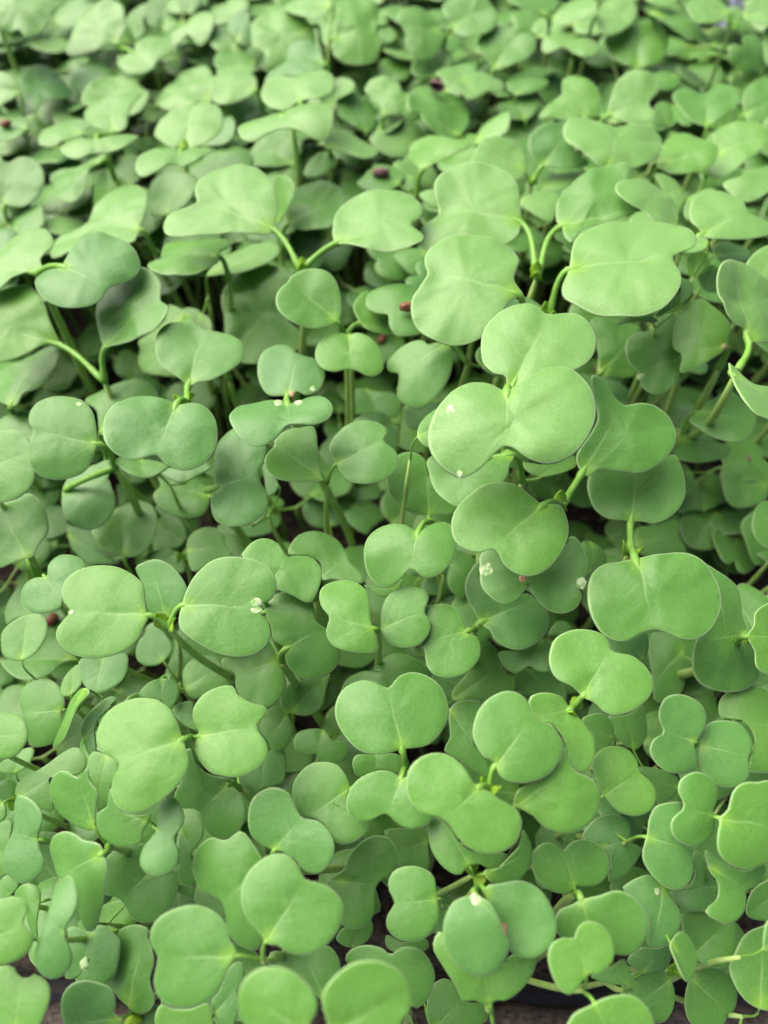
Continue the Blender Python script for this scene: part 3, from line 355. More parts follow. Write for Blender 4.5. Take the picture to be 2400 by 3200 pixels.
([7.5,44.6,49.2],[11.1,42.9,0.0],0,[('g',[3.3,47.3,52.0],[0.0,0.0,1.0],[-0.843,0.538,0.0],5.6,[77,54,50,36,21,14,7,-4,-9,-28,-35,-54,-21,-63,5,-64,36,-58,54,-45,63,-18,59,2,81,9,100,33,97,62],281),('g',[11.7,41.9,56.4],[-0.0,-0.174,0.985],[0.521,-0.841,-0.148],7.9,[39,-25,53,-46,74,-36,106,-21,131,-5,112,7,81,0,61,10,43,25,25,54,12,51,-3,23,2,-3],280)]),
([-122.0,258.2,70.2],[-119.9,254.7,0.0],0,[('p',[-121.2,257.3,76.5],[0.087,-0.15,0.985],[0.638,-0.751,-0.171],17.7,[103,-69,157,-48,173,-20,177,0,209,4,213,40,190,85,144,145,92,182,-32,17],0),('p',[-124.2,260.9,67.8],[-0.065,0.076,0.995],[-0.644,0.758,-0.1],14.0,[0,-5,-1,-26,14,-58,53,-80,101,-80,140,-64,157,-39,153,-14,140,0,153,14,157,39,140,64,101,80,53,80,14,58,-1,26,0,5],291)]),
([-88.3,280.3,44.4],[-84.6,286.5,0.0],0,[('g',[-88.0,281.2,51.6],[-0.455,-0.455,0.766],[0.23,0.771,0.594],10.2,[28,-49,68,-33,100,-43,127,-21,103,29,71,58,25,55,0,0],3),('g',[-89.9,278.4,39.8],[-0.457,-0.553,0.697],[-0.444,-0.537,-0.717],7.9,[0,-3,-1,-14,8,-33,30,-45,57,-45,79,-36,88,-22,86,-8,79,0,86,8,88,22,79,36,57,45,30,45,8,33,-1,14,0,3],292)]),
([-80.8,296.3,39.5],[-82.1,301.8,0.0],0,[('g',[-80.9,297.3,46.6],[-0.0,-0.5,0.866],[-0.071,0.864,0.499],11.7,[11,-43,53,-71,105,-56,131,-8,127,42,77,63,25,48,0,0],4),('g',[-78.5,295.6,35.0],[0.688,-0.204,0.697],[0.668,-0.198,-0.717],8.3,[0,-3,-1,-15,8,-34,31,-48,60,-48,83,-38,93,-23,90,-9,83,0,90,9,93,23,83,38,60,48,31,48,8,34,-1,15,0,3],293)]),
([-65.8,278.0,54.0],[-60.4,278.9,0.0],0,[('p',[-65.6,276.8,60.2],[-0.242,-0.242,0.94],[0.124,-0.968,-0.217],8.0,[87,-57,61,-13,111,20,110,48,64,85,15,95,-30,55,-31,12,7,-4,27,-40,42,-70],5),('p',[-66.2,281.5,51.6],[-0.013,0.099,0.995],[-0.127,0.987,-0.1],10.2,[0,-4,-1,-19,10,-42,39,-59,73,-59,102,-47,114,-28,111,-11,102,0,111,11,114,28,102,47,73,59,39,59,10,42,-1,19,0,4],294)]),
([-69.2,293.9,47.3],[-74.3,300.0,0.0],0,[('g',[-69.4,295.0,54.2],[-0.0,-0.342,0.94],[-0.136,0.931,0.339],8.3,[13,-25,51,-49,86,-39,94,17,73,46,29,29,-4,0],6)]),
([-21.3,268.5,57.0],[-19.9,267.8,0.0],0,[('y',[-22.2,267.9,63.2],[-0.0,-0.342,0.94],[-0.815,-0.544,-0.198],20.5,[216,-53,201,-6,217,41,171,73,97,86,40,54,19,5,20,-61,41,-121,101,-146,158,-140,192,-100],7),('y',[-17.8,269.2,54.6],[0.098,0.019,0.995],[0.977,0.187,-0.1],14.0,[0,-5,-1,-26,14,-58,53,-80,101,-80,140,-64,157,-39,153,-14,140,0,153,14,157,39,140,64,101,80,53,80,14,58,-1,26,0,5],295)]),
([-16.2,231.5,63.0],[-12.5,235.2,0.0],0,[('b',[-17.2,232.1,69.5],[-0.087,-0.15,0.985],[-0.875,0.485,-0.003],13.6,[100,103,41,78,-9,50,5,2,56,-50,112,-51,139,-17,119,39,145,85,135,134],8),('b',[-13.8,232.2,58.5],[0.687,0.208,0.697],[0.667,0.202,-0.717],11.5,[0,-4,-1,-21,11,-48,44,-66,83,-66,115,-53,129,-32,125,-12,115,0,125,12,129,32,115,53,83,66,44,66,11,48,-1,21,0,4],296)]),
([-37.7,231.8,55.2],[-30.3,229.5,0.0],0,[('p',[-38.9,231.8,61.7],[-0.0,-0.174,0.985],[-1.0,0.0,0.0],13.8,[129,41,95,65,49,49,5,16,-1,-25,23,-83,72,-104,125,-83,143,-25],12),('p',[-36.6,234.8,51.6],[0.158,0.405,0.9],[0.326,0.839,-0.435],10.5,[0,-4,-1,-19,10,-43,40,-60,75,-60,105,-48,117,-29,114,-11,105,0,114,11,117,29,105,48,75,60,40,60,10,43,-1,19,0,4],297)]),
([-51.6,231.9,53.7],[-45.7,239.1,0.0],0,[('p',[-52.7,231.6,60.0],[-0.123,-0.123,0.985],[-0.949,-0.275,-0.153],15.5,[164,-19,134,20,68,33,18,29,-7,-6,-21,-58,-19,-128,1,-190,43,-201,85,-151,137,-107,176,-58],13),('p',[-51.4,234.3,49.2],[0.064,0.715,0.697],[0.062,0.694,-0.717],14.0,[0,-5,-1,-26,14,-58,53,-80,101,-80,140,-64,157,-39,153,-14,140,0,153,14,157,39,140,64,101,80,53,80,14,58,-1,26,0,5],298)]),
([-80.0,216.0,51.0],[-73.3,216.9,0.0],0,[('y',[-80.3,217.1,57.7],[0.045,-0.168,0.985],[-0.231,0.957,0.174],23.2,[67,16,49,-39,57,-86,110,-116,155,-98,203,-68,232,-24,219,25,176,69,112,81],14)]),
([-85.7,207.8,56.5],[-87.0,213.6,0.0],0,[('p',[-86.9,207.4,63.0],[0.0,0.0,1.0],[-0.944,-0.331,0.0],11.3,[81,46,58,34,31,29,-4,11,-4,-29,31,-62,73,-71,106,-47,118,18],17),('p',[-85.6,211.3,54.2],[0.003,0.1,0.995],[0.033,0.994,-0.1],7.6,[0,-3,-1,-14,8,-31,29,-43,54,-43,76,-35,85,-21,82,-8,76,0,82,8,85,21,76,35,54,43,29,43,8,31,-1,14,0,3],299)]),
([-54.9,211.4,49.0],[-53.0,213.3,0.0],0,[('b',[-54.1,212.1,55.9],[-0.33,-0.089,0.94],[0.699,0.646,0.307],12.0,[39,-57,78,-58,116,-28,128,22,85,41,35,38,0,0],20),('b',[-57.4,209.0,46.7],[-0.073,-0.068,0.995],[-0.731,-0.675,-0.1],8.0,[0,-3,-1,-15,8,-33,30,-46,57,-46,80,-37,89,-22,87,-8,80,0,87,8,89,22,80,37,57,46,30,46,8,33,-1,15,0,3],300)]),
([-25.2,204.4,47.7],[-19.0,204.9,0.0],0,[('g',[-26.2,205.1,54.3],[-0.045,-0.168,0.985],[-0.823,0.565,0.059],14.6,[101,76,54,51,15,9,8,-40,41,-83,95,-96,145,-65,150,-6,132,73],21),('g',[-22.3,202.4,45.4],[0.082,-0.057,0.995],[0.82,-0.564,-0.1],10.6,[0,-4,-1,-20,11,-44,40,-61,77,-61,106,-49,119,-29,116,-11,106,0,116,11,119,29,106,49,77,61,40,61,11,44,-1,20,0,4],301)]),
([-113.0,218.7,52.1],[-119.8,218.9,0.0],0,[('p',[-114.0,219.4,58.9],[-0.0,-0.342,0.94],[-0.81,0.551,0.2],6.4,[18,39,-2,9,14,-21,43,-32,72,-12],24),('p',[-111.3,216.1,48.6],[0.236,-0.365,0.9],[0.489,-0.756,-0.435],6.0,[0,-2,-1,-11,6,-25,23,-34,43,-34,60,-28,67,-17,65,-6,60,0,65,6,67,17,60,28,43,34,23,34,6,25,-1,11,0,2],302)]),
([-102.9,177.4,52.4],[-108.1,182.0,0.0],0,[('g',[-102.9,178.5,59.3],[-0.0,-0.342,0.94],[0.013,0.94,0.342],13.6,[58,49,29,14,6,-15,1,-57,25,-91,66,-108,107,-101,143,-73,151,-30,136,0,142,27,123,57],25),('g',[-102.9,173.9,50.1],[-0.001,-0.1,0.995],[-0.013,-0.995,-0.1],10.2,[0,-4,-1,-19,10,-42,39,-59,74,-59,102,-47,114,-28,111,-11,102,0,111,11,114,28,102,47,74,59,39,59,10,42,-1,19,0,4],303)]),
([-76.5,194.7,57.0],[-73.5,194.0,0.0],0,[('g',[-77.5,194.2,63.3],[-0.174,0.0,0.985],[-0.884,-0.441,-0.156],15.5,[161,27,154,97,123,133,85,113,51,45,14,10,-17,-20,24,-21,66,-12,112,-41,154,-32],26),('g',[-73.9,192.3,54.6],[0.074,-0.067,0.995],[0.737,-0.669,-0.1],11.0,[0,-4,-1,-20,11,-46,42,-63,79,-63,110,-51,124,-30,120,-11,110,0,120,11,124,30,110,51,79,63,42,63,11,46,-1,20,0,4],304)]),
([-59.2,173.5,53.0],[-57.7,178.2,0.0],0,[('g',[-58.8,174.6,59.9],[-0.242,-0.242,0.94],[0.362,0.876,0.319],13.7,[14,56,-11,26,6,-16,40,-49,85,-58,132,-41,141,15,126,65,91,86,55,74],28),('g',[-56.7,171.1,50.6],[0.072,-0.069,0.995],[0.72,-0.687,-0.1],9.4,[0,-3,-1,-17,9,-39,36,-54,68,-54,94,-43,106,-26,103,-10,94,0,103,10,106,26,94,43,68,54,36,54,9,39,-1,17,0,3],305)]),
([-58.5,157.8,62.0],[-56.3,165.4,0.0],0,[('p',[-59.7,158.2,68.2],[-0.168,0.045,0.985],[-0.947,0.27,-0.174],16.8,[154,105,100,80,35,76,-7,52,9,-7,16,-69,47,-132,95,-168,137,-159,164,-120,176,-55,170,8,218,26,235,57,207,112],29),('p',[-55.5,159.6,59.6],[0.087,0.05,0.995],[0.862,0.496,-0.1],14.0,[0,-5,-1,-26,14,-58,53,-80,101,-80,140,-64,157,-39,153,-14,140,0,153,14,157,39,140,64,101,80,53,80,14,58,-1,26,0,5],306)]),
([-101.0,170.6,49.3],[-99.7,175.7,0.0],0,[('g',[-100.2,171.4,56.2],[-0.33,-0.089,0.94],[0.647,0.704,0.294],11.1,[32,-55,73,-65,102,-31,112,14,81,35,33,42,0,0],31),('g',[-104.2,169.1,47.0],[-0.091,-0.041,0.995],[-0.905,-0.413,-0.1],7.0,[0,-2,-1,-13,7,-29,26,-40,50,-40,70,-32,78,-19,76,-7,70,0,76,7,78,19,70,32,50,40,26,40,7,29,-1,13,0,2],307)]),
([-27.7,165.8,56.2],[-20.2,173.8,0.0],0,[('y',[-27.4,166.6,63.5],[-0.663,-0.383,0.643],[0.287,0.663,0.692],11.6,[49,37,0,0,22,-23,63,-38,100,-30,117,9,106,53],33),('y',[-29.0,162.9,52.7],[-0.173,-0.399,0.9],[-0.358,-0.826,-0.435],7.3,[0,-3,-1,-13,7,-30,28,-42,52,-42,73,-33,81,-20,79,-8,73,0,79,8,81,20,73,33,52,42,28,42,7,30,-1,13,0,3],308)]),
([-27.0,169.5,53.7],[-28.0,174.4,0.0],0,[('g',[-26.0,169.9,60.4],[-0.123,-0.123,0.985],[0.91,0.383,0.161],17.3,[29,-40,82,-72,128,-68,166,-28,179,29,156,84,98,111,50,90,5,13],34),('g',[-30.3,168.1,51.3],[-0.092,-0.039,0.995],[-0.917,-0.386,-0.1],11.3,[0,-4,-1,-21,11,-47,43,-65,82,-65,113,-52,127,-31,124,-12,113,0,124,12,127,31,113,52,82,65,43,65,11,47,-1,21,0,4],309)]),
([-36.6,141.8,67.0],[-43.4,138.8,0.0],0,[('y',[-37.8,141.8,73.5],[-0.045,0.168,0.985],[-0.999,0.007,-0.047],13.3,[131,66,90,78,47,75,15,57,-5,29,1,-9,-14,-42,-25,-72,7,-88,86,-89,140,-101,147,-70,132,13,156,15,159,32],35)]),
([-44.4,148.2,55.7],[-50.4,154.1,0.0],0,[('p',[-43.3,148.8,62.2],[-0.123,0.123,0.985],[0.891,0.45,0.055],18.6,[27,-25,86,-49,149,-45,184,-20,189,20,156,45,94,49,35,30,-5,-1],36),('p',[-46.4,145.8,52.2],[-0.281,-0.332,0.9],[-0.582,-0.687,-0.435],12.0,[0,-4,-1,-22,12,-50,46,-69,87,-69,120,-55,135,-33,131,-12,120,0,131,12,135,33,120,55,87,69,46,69,12,50,-1,22,0,4],310)]),
([-67.9,178.3,45.6],[-70.5,179.6,0.0],0,[('g',[-66.7,178.1,52.1],[-0.0,-0.174,0.985],[0.989,-0.144,-0.025],5.8,[29,-42,52,-25,57,17,27,48,2,16,4,-32],37),('g',[-71.4,178.8,43.2],[-0.099,0.014,0.995],[-0.985,0.144,-0.1],6.0,[0,-2,-1,-11,6,-25,23,-34,43,-34,60,-28,67,-17,65,-6,60,0,65,6,67,17,60,28,43,34,23,34,6,25,-1,11,0,2],311)]),
([26.9,111.5,82.5],[23.4,113.9,0.0],0,[('p',[25.8,111.9,89.0],[-0.045,-0.168,0.985],[-0.949,0.314,0.01],18.2,[5,-13,18,-28,20,-56,22,-85,44,-113,83,-125,125,-121,164,-104,190,-72,200,-44,193,-17,182,0,187,25,195,56,191,83,177,107,150,126,114,134,74,128,42,109,27,82,21,48,8,12,-11,-1],42),('p',[29.3,110.8,78.0],[0.681,-0.225,0.697],[0.662,-0.219,-0.717],14.0,[0,-5,-1,-26,14,-58,53,-80,101,-80,140,-64,157,-39,153,-14,140,0,153,14,157,39,140,64,101,80,53,80,14,58,-1,26,0,5],312)]),
([70.9,158.2,71.1],[65.9,161.4,0.0],0,[('p',[71.9,157.5,77.4],[-0.089,-0.33,0.94],[0.803,-0.582,-0.129],6.3,[36,-50,56,-25,63,22,35,52,7,22,0,-13,15,-45],49),('p',[68.1,160.2,68.7],[-0.081,0.059,0.995],[-0.805,0.584,-0.1],6.4,[0,-2,-1,-12,6,-26,24,-37,46,-37,64,-29,71,-18,69,-7,64,0,69,7,71,18,64,29,46,37,24,37,6,26,-1,12,0,2],313)]),
([55.5,171.0,68.1],[62.0,173.3,0.0],0,[('p',[55.8,172.2,74.8],[0.087,-0.15,0.985],[0.249,0.96,0.125],15.2,[26,-61,59,-97,103,-120,155,-125,184,-104,192,-67,174,-28,152,0,156,21,173,54,174,90,156,118,125,131,91,127,55,108,27,68,1,25,10,-18],50),('p',[56.0,167.6,65.8],[0.015,-0.099,0.995],[0.145,-0.984,-0.1],14.0,[0,-5,-1,-26,14,-58,53,-80,101,-80,140,-64,157,-39,153,-14,140,0,153,14,157,39,140,64,101,80,53,80,14,58,-1,26,0,5],314)]),
([92.1,206.5,57.9],[92.5,212.3,0.0],0,[('g',[92.2,207.7,64.6],[-0.087,-0.15,0.985],[0.122,0.979,0.16],13.7,[16,-24,47,-57,86,-86,134,-88,169,-63,165,-31,141,-6,132,14,148,46,140,79,108,96,68,80,22,50,0,8],53),('g',[95.1,204.8,55.5],[0.088,-0.047,0.995],[0.876,-0.472,-0.1],11.4,[0,-4,-1,-21,11,-47,43,-66,82,-66,114,-53,128,-32,124,-12,114,0,124,12,128,32,114,53,82,66,43,66,11,47,-1,21,0,4],315)]),
([71.6,183.1,62.0],[68.9,179.5,0.0],0,[('y',[72.8,183.4,68.7],[-0.123,-0.123,0.985],[0.958,0.246,0.15],16.0,[-4,-21,17,-45,68,-60,119,-52,153,-13,161,15,140,72,113,108,72,102,33,63,-4,9],54),('y',[68.3,182.2,59.6],[-0.097,-0.025,0.995],[-0.964,-0.248,-0.1],10.4,[0,-4,-1,-19,10,-43,40,-60,75,-60,104,-48,117,-29,114,-11,104,0,114,11,117,29,104,48,75,60,40,60,10,43,-1,19,0,4],316)]),
([90.4,193.2,58.6],[86.4,199.4,0.0],0,[('y',[91.5,193.4,65.5],[-0.296,-0.171,0.94],[0.936,0.142,0.321],12.3,[-4,2,-46,-43,-30,-81,11,-81,59,-62,108,-37,133,2,129,43,98,69,50,80,8,65],55),('y',[89.9,190.8,54.1],[-0.156,-0.7,0.697],[-0.152,-0.68,-0.717],11.1,[0,-4,-1,-20,11,-46,42,-64,80,-64,111,-51,124,-31,121,-12,111,0,121,12,124,31,111,51,80,64,42,64,11,46,-1,20,0,4],317)]),
([99.9,170.8,63.2],[90.7,170.1,0.0],0,[('p',[98.9,171.5,69.8],[-0.045,-0.168,0.985],[-0.839,0.541,0.054],8.6,[69,64,35,59,9,22,-5,-30,26,-81,67,-42,86,0,118,34],56),('p',[102.8,168.9,60.8],[0.084,-0.054,0.995],[0.836,-0.539,-0.1],9.0,[0,-3,-1,-17,9,-37,34,-52,65,-52,90,-41,101,-25,98,-9,90,0,98,9,101,25,90,41,65,52,34,52,9,37,-1,17,0,3],318)]),
([110.0,228.1,49.0],[112.0,232.3,0.0],0,[('g',[111.1,228.4,55.8],[-0.171,-0.296,0.94],[0.927,0.274,0.255],11.8,[7,-36,46,-57,92,-50,140,44,123,86,78,95,31,64,3,6],57),('g',[106.6,227.1,46.6],[-0.096,-0.028,0.995],[-0.954,-0.282,-0.1],9.4,[0,-3,-1,-17,9,-39,36,-54,68,-54,94,-43,106,-26,103,-10,94,0,103,10,106,26,94,43,68,54,36,54,9,39,-1,17,0,3],319)]),
([116.1,254.6,47.8],[114.7,258.7,0.0],0,[('g',[116.4,255.6,54.8],[-0.0,-0.5,0.866],[0.228,0.843,0.487],9.0,[20,30,1,-6,5,-51,44,-75,93,-83,142,-67,150,-26,119,6,87,-1,85,38,50,43],58),('g',[113.1,252.9,45.4],[-0.087,-0.048,0.995],[-0.87,-0.483,-0.1],9.2,[0,-3,-1,-17,9,-38,35,-53,66,-53,92,-42,103,-25,100,-10,92,0,100,10,103,25,92,42,66,53,35,53,9,38,-1,17,0,3],320)]),
([125.9,246.2,58.4],[124.8,243.1,0.0],0,[('p',[125.0,246.9,65.1],[-0.0,-0.342,0.94],[-0.785,0.582,0.212],8.0,[65,21,27,63,-4,57,7,-16,72,-64,97,-35],59),('p',[128.7,244.1,56.0],[0.08,-0.059,0.995],[0.799,-0.593,-0.1],7.9,[0,-3,-1,-15,8,-33,30,-45,57,-45,79,-36,88,-22,86,-8,79,0,86,8,88,22,79,36,57,45,30,45,8,33,-1,15,0,3],321)]),
([82.1,251.8,50.0],[75.2,251.1,0.0],0,[('y',[82.3,252.9,56.9],[-0.089,-0.33,0.94],[0.14,0.93,0.34],17.6,[18,-54,57,-82,109,-91,161,-75,190,-49,188,-18,163,30,145,85,113,114,61,97,19,63,0,6],63),('y',[83.6,249.9,45.4],[0.434,-0.571,0.697],[0.422,-0.555,-0.717],12.7,[0,-4,-1,-23,13,-52,48,-73,91,-73,127,-58,142,-35,138,-13,127,0,138,13,142,35,127,58,91,73,48,73,13,52,-1,23,0,4],322)]),
([68.1,268.0,59.3],[70.2,267.4,0.0],0,[('p',[69.3,267.9,65.8],[-0.045,-0.168,0.985],[0.993,-0.119,0.025],12.6,[30,-85,73,-74,110,-36,128,11,117,57,73,84,30,72,5,24,-1,-41],64),('p',[67.3,271.1,55.8],[-0.108,0.421,0.9],[-0.224,0.872,-0.435],10.4,[0,-4,-1,-19,10,-43,40,-60,75,-60,104,-48,117,-29,114,-11,104,0,114,11,117,29,104,48,75,60,40,60,10,43,-1,19,0,4],323)]),
([62.5,260.8,56.5],[57.2,259.4,0.0],0,[('p',[61.8,259.8,63.0],[0.0,0.0,1.0],[-0.522,-0.853,0.0],9.0,[116,-42,85,-2,96,36,98,76,63,100,-1,93,-27,56,-7,11,19,-19,7,-58,43,-82,100,-73],67)]),
([34.0,244.9,53.4],[26.7,246.1,0.0],0,[('g',[34.6,245.9,60.3],[-0.089,-0.33,0.94],[0.503,0.799,0.328],14.0,[20,-34,60,-67,109,-86,150,-71,161,-27,137,-2,165,17,171,48,145,76,95,97,44,83,23,44,4,-1],68),('g',[30.6,245.6,51.0],[-0.098,0.019,0.995],[-0.977,0.189,-0.1],11.3,[0,-4,-1,-21,11,-47,43,-65,81,-65,113,-52,127,-31,123,-12,113,0,123,12,127,31,113,52,81,65,43,65,11,47,-1,21,0,4],324)]),
([95.4,250.9,50.2],[89.8,253.7,0.0],0,[('g',[94.4,250.4,56.6],[-0.045,-0.168,0.985],[-0.86,-0.495,-0.124],9.0,[90,-4,76,37,29,47,-3,16,21,-32,67,-53],71),('g',[98.2,252.5,46.7],[0.377,0.217,0.9],[0.78,0.45,-0.435],6.2,[0,-2,-1,-11,6,-25,23,-35,44,-35,62,-28,69,-17,67,-6,62,0,67,6,69,17,62,28,44,35,23,35,6,25,-1,11,0,2],325)]),
([40.8,236.8,50.4],[30.9,239.5,0.0],0,[('g',[41.5,237.7,57.1],[-0.087,-0.15,0.985],[0.649,0.741,0.17],9.0,[-1,2,30,-35,78,-52,113,-41,89,1,59,54,17,53],72),('g',[37.8,237.9,46.9],[-0.409,0.149,0.9],[-0.846,0.308,-0.435],7.0,[0,-2,-1,-13,7,-29,27,-40,51,-40,70,-32,79,-19,77,-7,70,0,77,7,79,19,70,32,51,40,27,40,7,29,-1,13,0,2],326)]),
([44.8,229.5,46.4],[41.3,224.6,0.0],0,[('g',[44.4,230.6,53.1],[-0.0,-0.174,0.985],[-0.336,0.928,0.164],10.7,[18,45,0,-6,28,-51,84,-70,105,-12,104,36,61,67],73),('g',[48.0,228.1,44.0],[0.091,-0.041,0.995],[0.907,-0.409,-0.1],8.5,[0,-3,-1,-16,8,-35,32,-49,61,-49,85,-39,95,-23,92,-9,85,0,92,9,95,23,85,39,61,49,32,49,8,35,-1,16,0,3],327)]),
([85.4,217.3,52.0],[86.4,217.8,0.0],0,[('g',[84.9,218.3,58.8],[-0.0,-0.342,0.94],[-0.384,0.868,0.316],7.6,[23,40,0,20,7,-16,49,-37,78,-20,69,11],74),('g',[87.9,214.9,49.6],[0.073,-0.068,0.995],[0.725,-0.681,-0.1],6.0,[0,-2,-1,-11,6,-25,23,-34,43,-34,60,-28,67,-17,65,-6,60,0,65,6,67,17,60,28,43,34,23,34,6,25,-1,11,0,2],328)]),
([40.5,179.5,58.4],[29.6,177.7,0.0],0,[('p',[41.6,179.8,65.1],[-0.174,0.0,0.985],[0.944,0.285,0.166],12.0,[5,-25,37,-39,85,-26,140,-12,119,1,76,27,29,45,1,5],78),('p',[37.1,178.5,56.0],[-0.096,-0.029,0.995],[-0.952,-0.288,-0.1],8.6,[0,-3,-1,-16,9,-36,33,-50,62,-50,86,-40,96,-24,94,-9,86,0,94,9,96,24,86,40,62,50,33,50,9,36,-1,16,0,3],329)]),
([33.8,169.8,61.8],[33.2,169.6,0.0],0,[('p',[35.0,169.4,68.3],[-0.0,-0.174,0.985],[0.961,-0.273,-0.048],8.9,[20,-27,53,-43,88,-46,89,0,85,45,49,48,19,25,-2,-7],79),('p',[30.5,170.7,59.5],[-0.096,0.027,0.995],[-0.957,0.272,-0.1],6.0,[0,-2,-1,-11,6,-25,23,-34,43,-34,60,-28,67,-17,65,-6,60,0,65,6,67,17,60,28,43,34,23,34,6,25,-1,11,0,2],330)]),
([76.5,171.3,63.4],[78.1,176.5,0.0],0,[('p',[75.4,171.0,69.9],[0.089,-0.33,0.94],[-0.98,-0.198,0.023],4.7,[47,0,28,63,7,44,0,11,4,-23,29,-48,58,-57],80),('p',[78.9,171.8,58.9],[0.703,0.142,0.697],[0.683,0.138,-0.717],7.4,[0,-3,-1,-14,7,-31,28,-43,54,-43,74,-34,83,-21,81,-8,74,0,81,8,83,21,74,34,54,43,28,43,7,31,-1,14,0,3],331)]),
([16.1,246.3,50.3],[16.9,249.0,0.0],0,[('g',[16.0,247.5,57.0],[-0.045,-0.168,0.985],[-0.062,0.984,0.165],12.8,[1,42,3,-14,34,-54,77,-71,125,-50,130,-6,100,47,31,71],85),('g',[17.7,243.2,47.9],[0.045,-0.089,0.995],[0.445,-0.89,-0.1],8.8,[0,-3,-1,-16,9,-36,33,-51,63,-51,88,-40,98,-24,96,-9,88,0,96,9,98,24,88,40,63,51,33,51,9,36,-1,16,0,3],332)]),
([24.3,233.6,57.9],[28.0,238.0,0.0],0,[('p',[24.6,232.4,64.2],[0.15,-0.087,0.985],[0.216,-0.969,-0.118],8.8,[36,-41,88,-18,88,6,62,51,62,94,9,123,-19,100,-46,63,-78,28,-77,-23,-36,-83],87),('p',[21.3,235.4,55.5],[-0.085,0.052,0.995],[-0.847,0.521,-0.1],12.8,[0,-4,-1,-24,13,-53,49,-74,92,-74,128,-59,143,-35,139,-13,128,0,139,13,143,35,128,59,92,74,49,74,13,53,-1,24,0,4],333)]),
([9.0,183.0,59.9],[9.1,176.1,0.0],0,[('y',[9.8,183.9,66.7],[-0.342,0.0,0.94],[0.632,0.74,0.23],13.4,[11,-12,47,-30,91,-49,130,-65,154,-52,139,-23,131,12,133,71,108,108,74,112,36,71,5,11],88),('y',[5.9,181.4,57.5],[-0.089,-0.045,0.995],[-0.89,-0.445,-0.1],11.0,[0,-4,-1,-20,11,-45,42,-63,79,-63,110,-50,123,-30,120,-11,110,0,120,11,123,30,110,50,79,63,42,63,11,45,-1,20,0,4],334)]),
([-0.5,217.8,54.6],[4.5,224.4,0.0],0,[('p',[0.0,218.8,61.5],[-0.0,-0.342,0.94],[0.472,0.829,0.302],9.8,[36,58,24,26,0,0,25,-32,50,-38,66,-11,89,-11,121,13,126,54,101,93,55,95],90),('p',[-3.9,216.9,52.2],[-0.097,-0.025,0.995],[-0.963,-0.249,-0.1],8.2,[0,-3,-1,-15,8,-34,31,-47,59,-47,82,-38,92,-23,90,-9,82,0,90,9,92,23,82,38,59,47,31,47,8,34,-1,15,0,3],335)]),
([-17.6,221.8,54.8],[-17.1,221.6,0.0],0,[('p',[-16.7,222.5,61.7],[-0.33,-0.089,0.94],[0.747,0.585,0.318],10.8,[-17,-2,1,-20,37,-2,66,-25,99,-18,113,27,97,69,59,82,8,55],92)]),
([9.3,194.1,52.4],[14.8,189.2,0.0],0,[('g',[8.2,193.5,58.7],[-0.123,-0.123,0.985],[-0.862,-0.478,-0.167],8.6,[84,2,51,32,4,49,-6,20,17,-26,60,-40,109,-31],95),('g',[12.3,195.8,50.1],[0.087,0.048,0.995],[0.87,0.482,-0.1],7.2,[0,-2,-1,-13,7,-30,27,-41,52,-41,72,-33,80,-20,78,-7,72,0,78,7,80,20,72,33,52,41,27,41,7,30,-1,13,0,2],336)]),
([15.0,166.3,65.7],[15.2,179.4,0.0],0,[('p',[13.8,166.0,72.1],[-0.0,-0.174,0.985],[-0.965,-0.258,-0.045],4.5,[35,19,17,33,6,21,0,-16,27,-27,48,-17],96),('p',[18.4,167.2,63.3],[0.096,0.026,0.995],[0.961,0.257,-0.1],6.0,[0,-2,-1,-11,6,-25,23,-34,43,-34,60,-28,67,-17,65,-6,60,0,65,6,67,17,60,28,43,34,23,34,6,25,-1,11,0,2],337)]),
([11.9,165.4,49.7],[7.2,169.3,0.0],0,[('g',[11.0,164.7,56.1],[-0.0,-0.174,0.985],[-0.798,-0.593,-0.105],7.8,[78,-2,73,33,33,47,-2,-5,19,-29,55,-48,75,-39],97),('g',[14.7,167.5,47.3],[0.08,0.06,0.995],[0.799,0.593,-0.1],6.0,[0,-2,-1,-11,6,-25,23,-34,43,-34,60,-28,67,-17,65,-6,60,0,65,6,67,17,60,28,43,34,23,34,6,25,-1,11,0,2],338)]),
([5.5,280.5,47.2],[10.3,281.5,0.0],0,[('g',[4.3,280.7,53.8],[0.045,-0.168,0.985],[-0.986,0.149,0.07],6.4,[37,39,4,31,4,-13,50,-43,64,0],98),('g',[8.9,280.0,44.8],[0.099,-0.015,0.995],[0.984,-0.149,-0.1],6.0,[0,-2,-1,-11,6,-25,23,-34,43,-34,60,-28,67,-17,65,-6,60,0,65,6,67,17,60,28,43,34,23,34,6,25,-1,11,0,2],339)]),
([-38.9,129.3,45.9],[-35.8,133.6,0.0],0,[('y',[-38.2,130.1,52.8],[-0.089,-0.33,0.94],[0.646,0.699,0.307],22.1,[77,85,49,53,22,14,8,-19,20,-54,54,-93,95,-113,125,-119,150,-109,163,-85,168,-41,192,-13,228,0,253,28,258,73,242,111,217,135,177,145,130,135,103,119],99)]),
([-48.8,142.7,48.6],[-50.5,143.9,0.0],0,[('y',[-49.8,142.1,54.7],[-0.242,-0.242,0.94],[-0.779,-0.529,-0.337],14.6,[164,57,140,98,101,135,57,131,9,112,-14,37,-9,-14,15,-58,44,-29,85,-24,131,-31,136,-12,160,9],103),('y',[-47.5,144.8,44.1],[0.389,0.602,0.697],[0.378,0.585,-0.717],12.0,[0,-4,-1,-22,12,-50,45,-69,86,-69,120,-55,134,-33,130,-12,120,0,130,12,134,33,120,55,86,69,45,69,12,50,-1,22,0,4],340)]),
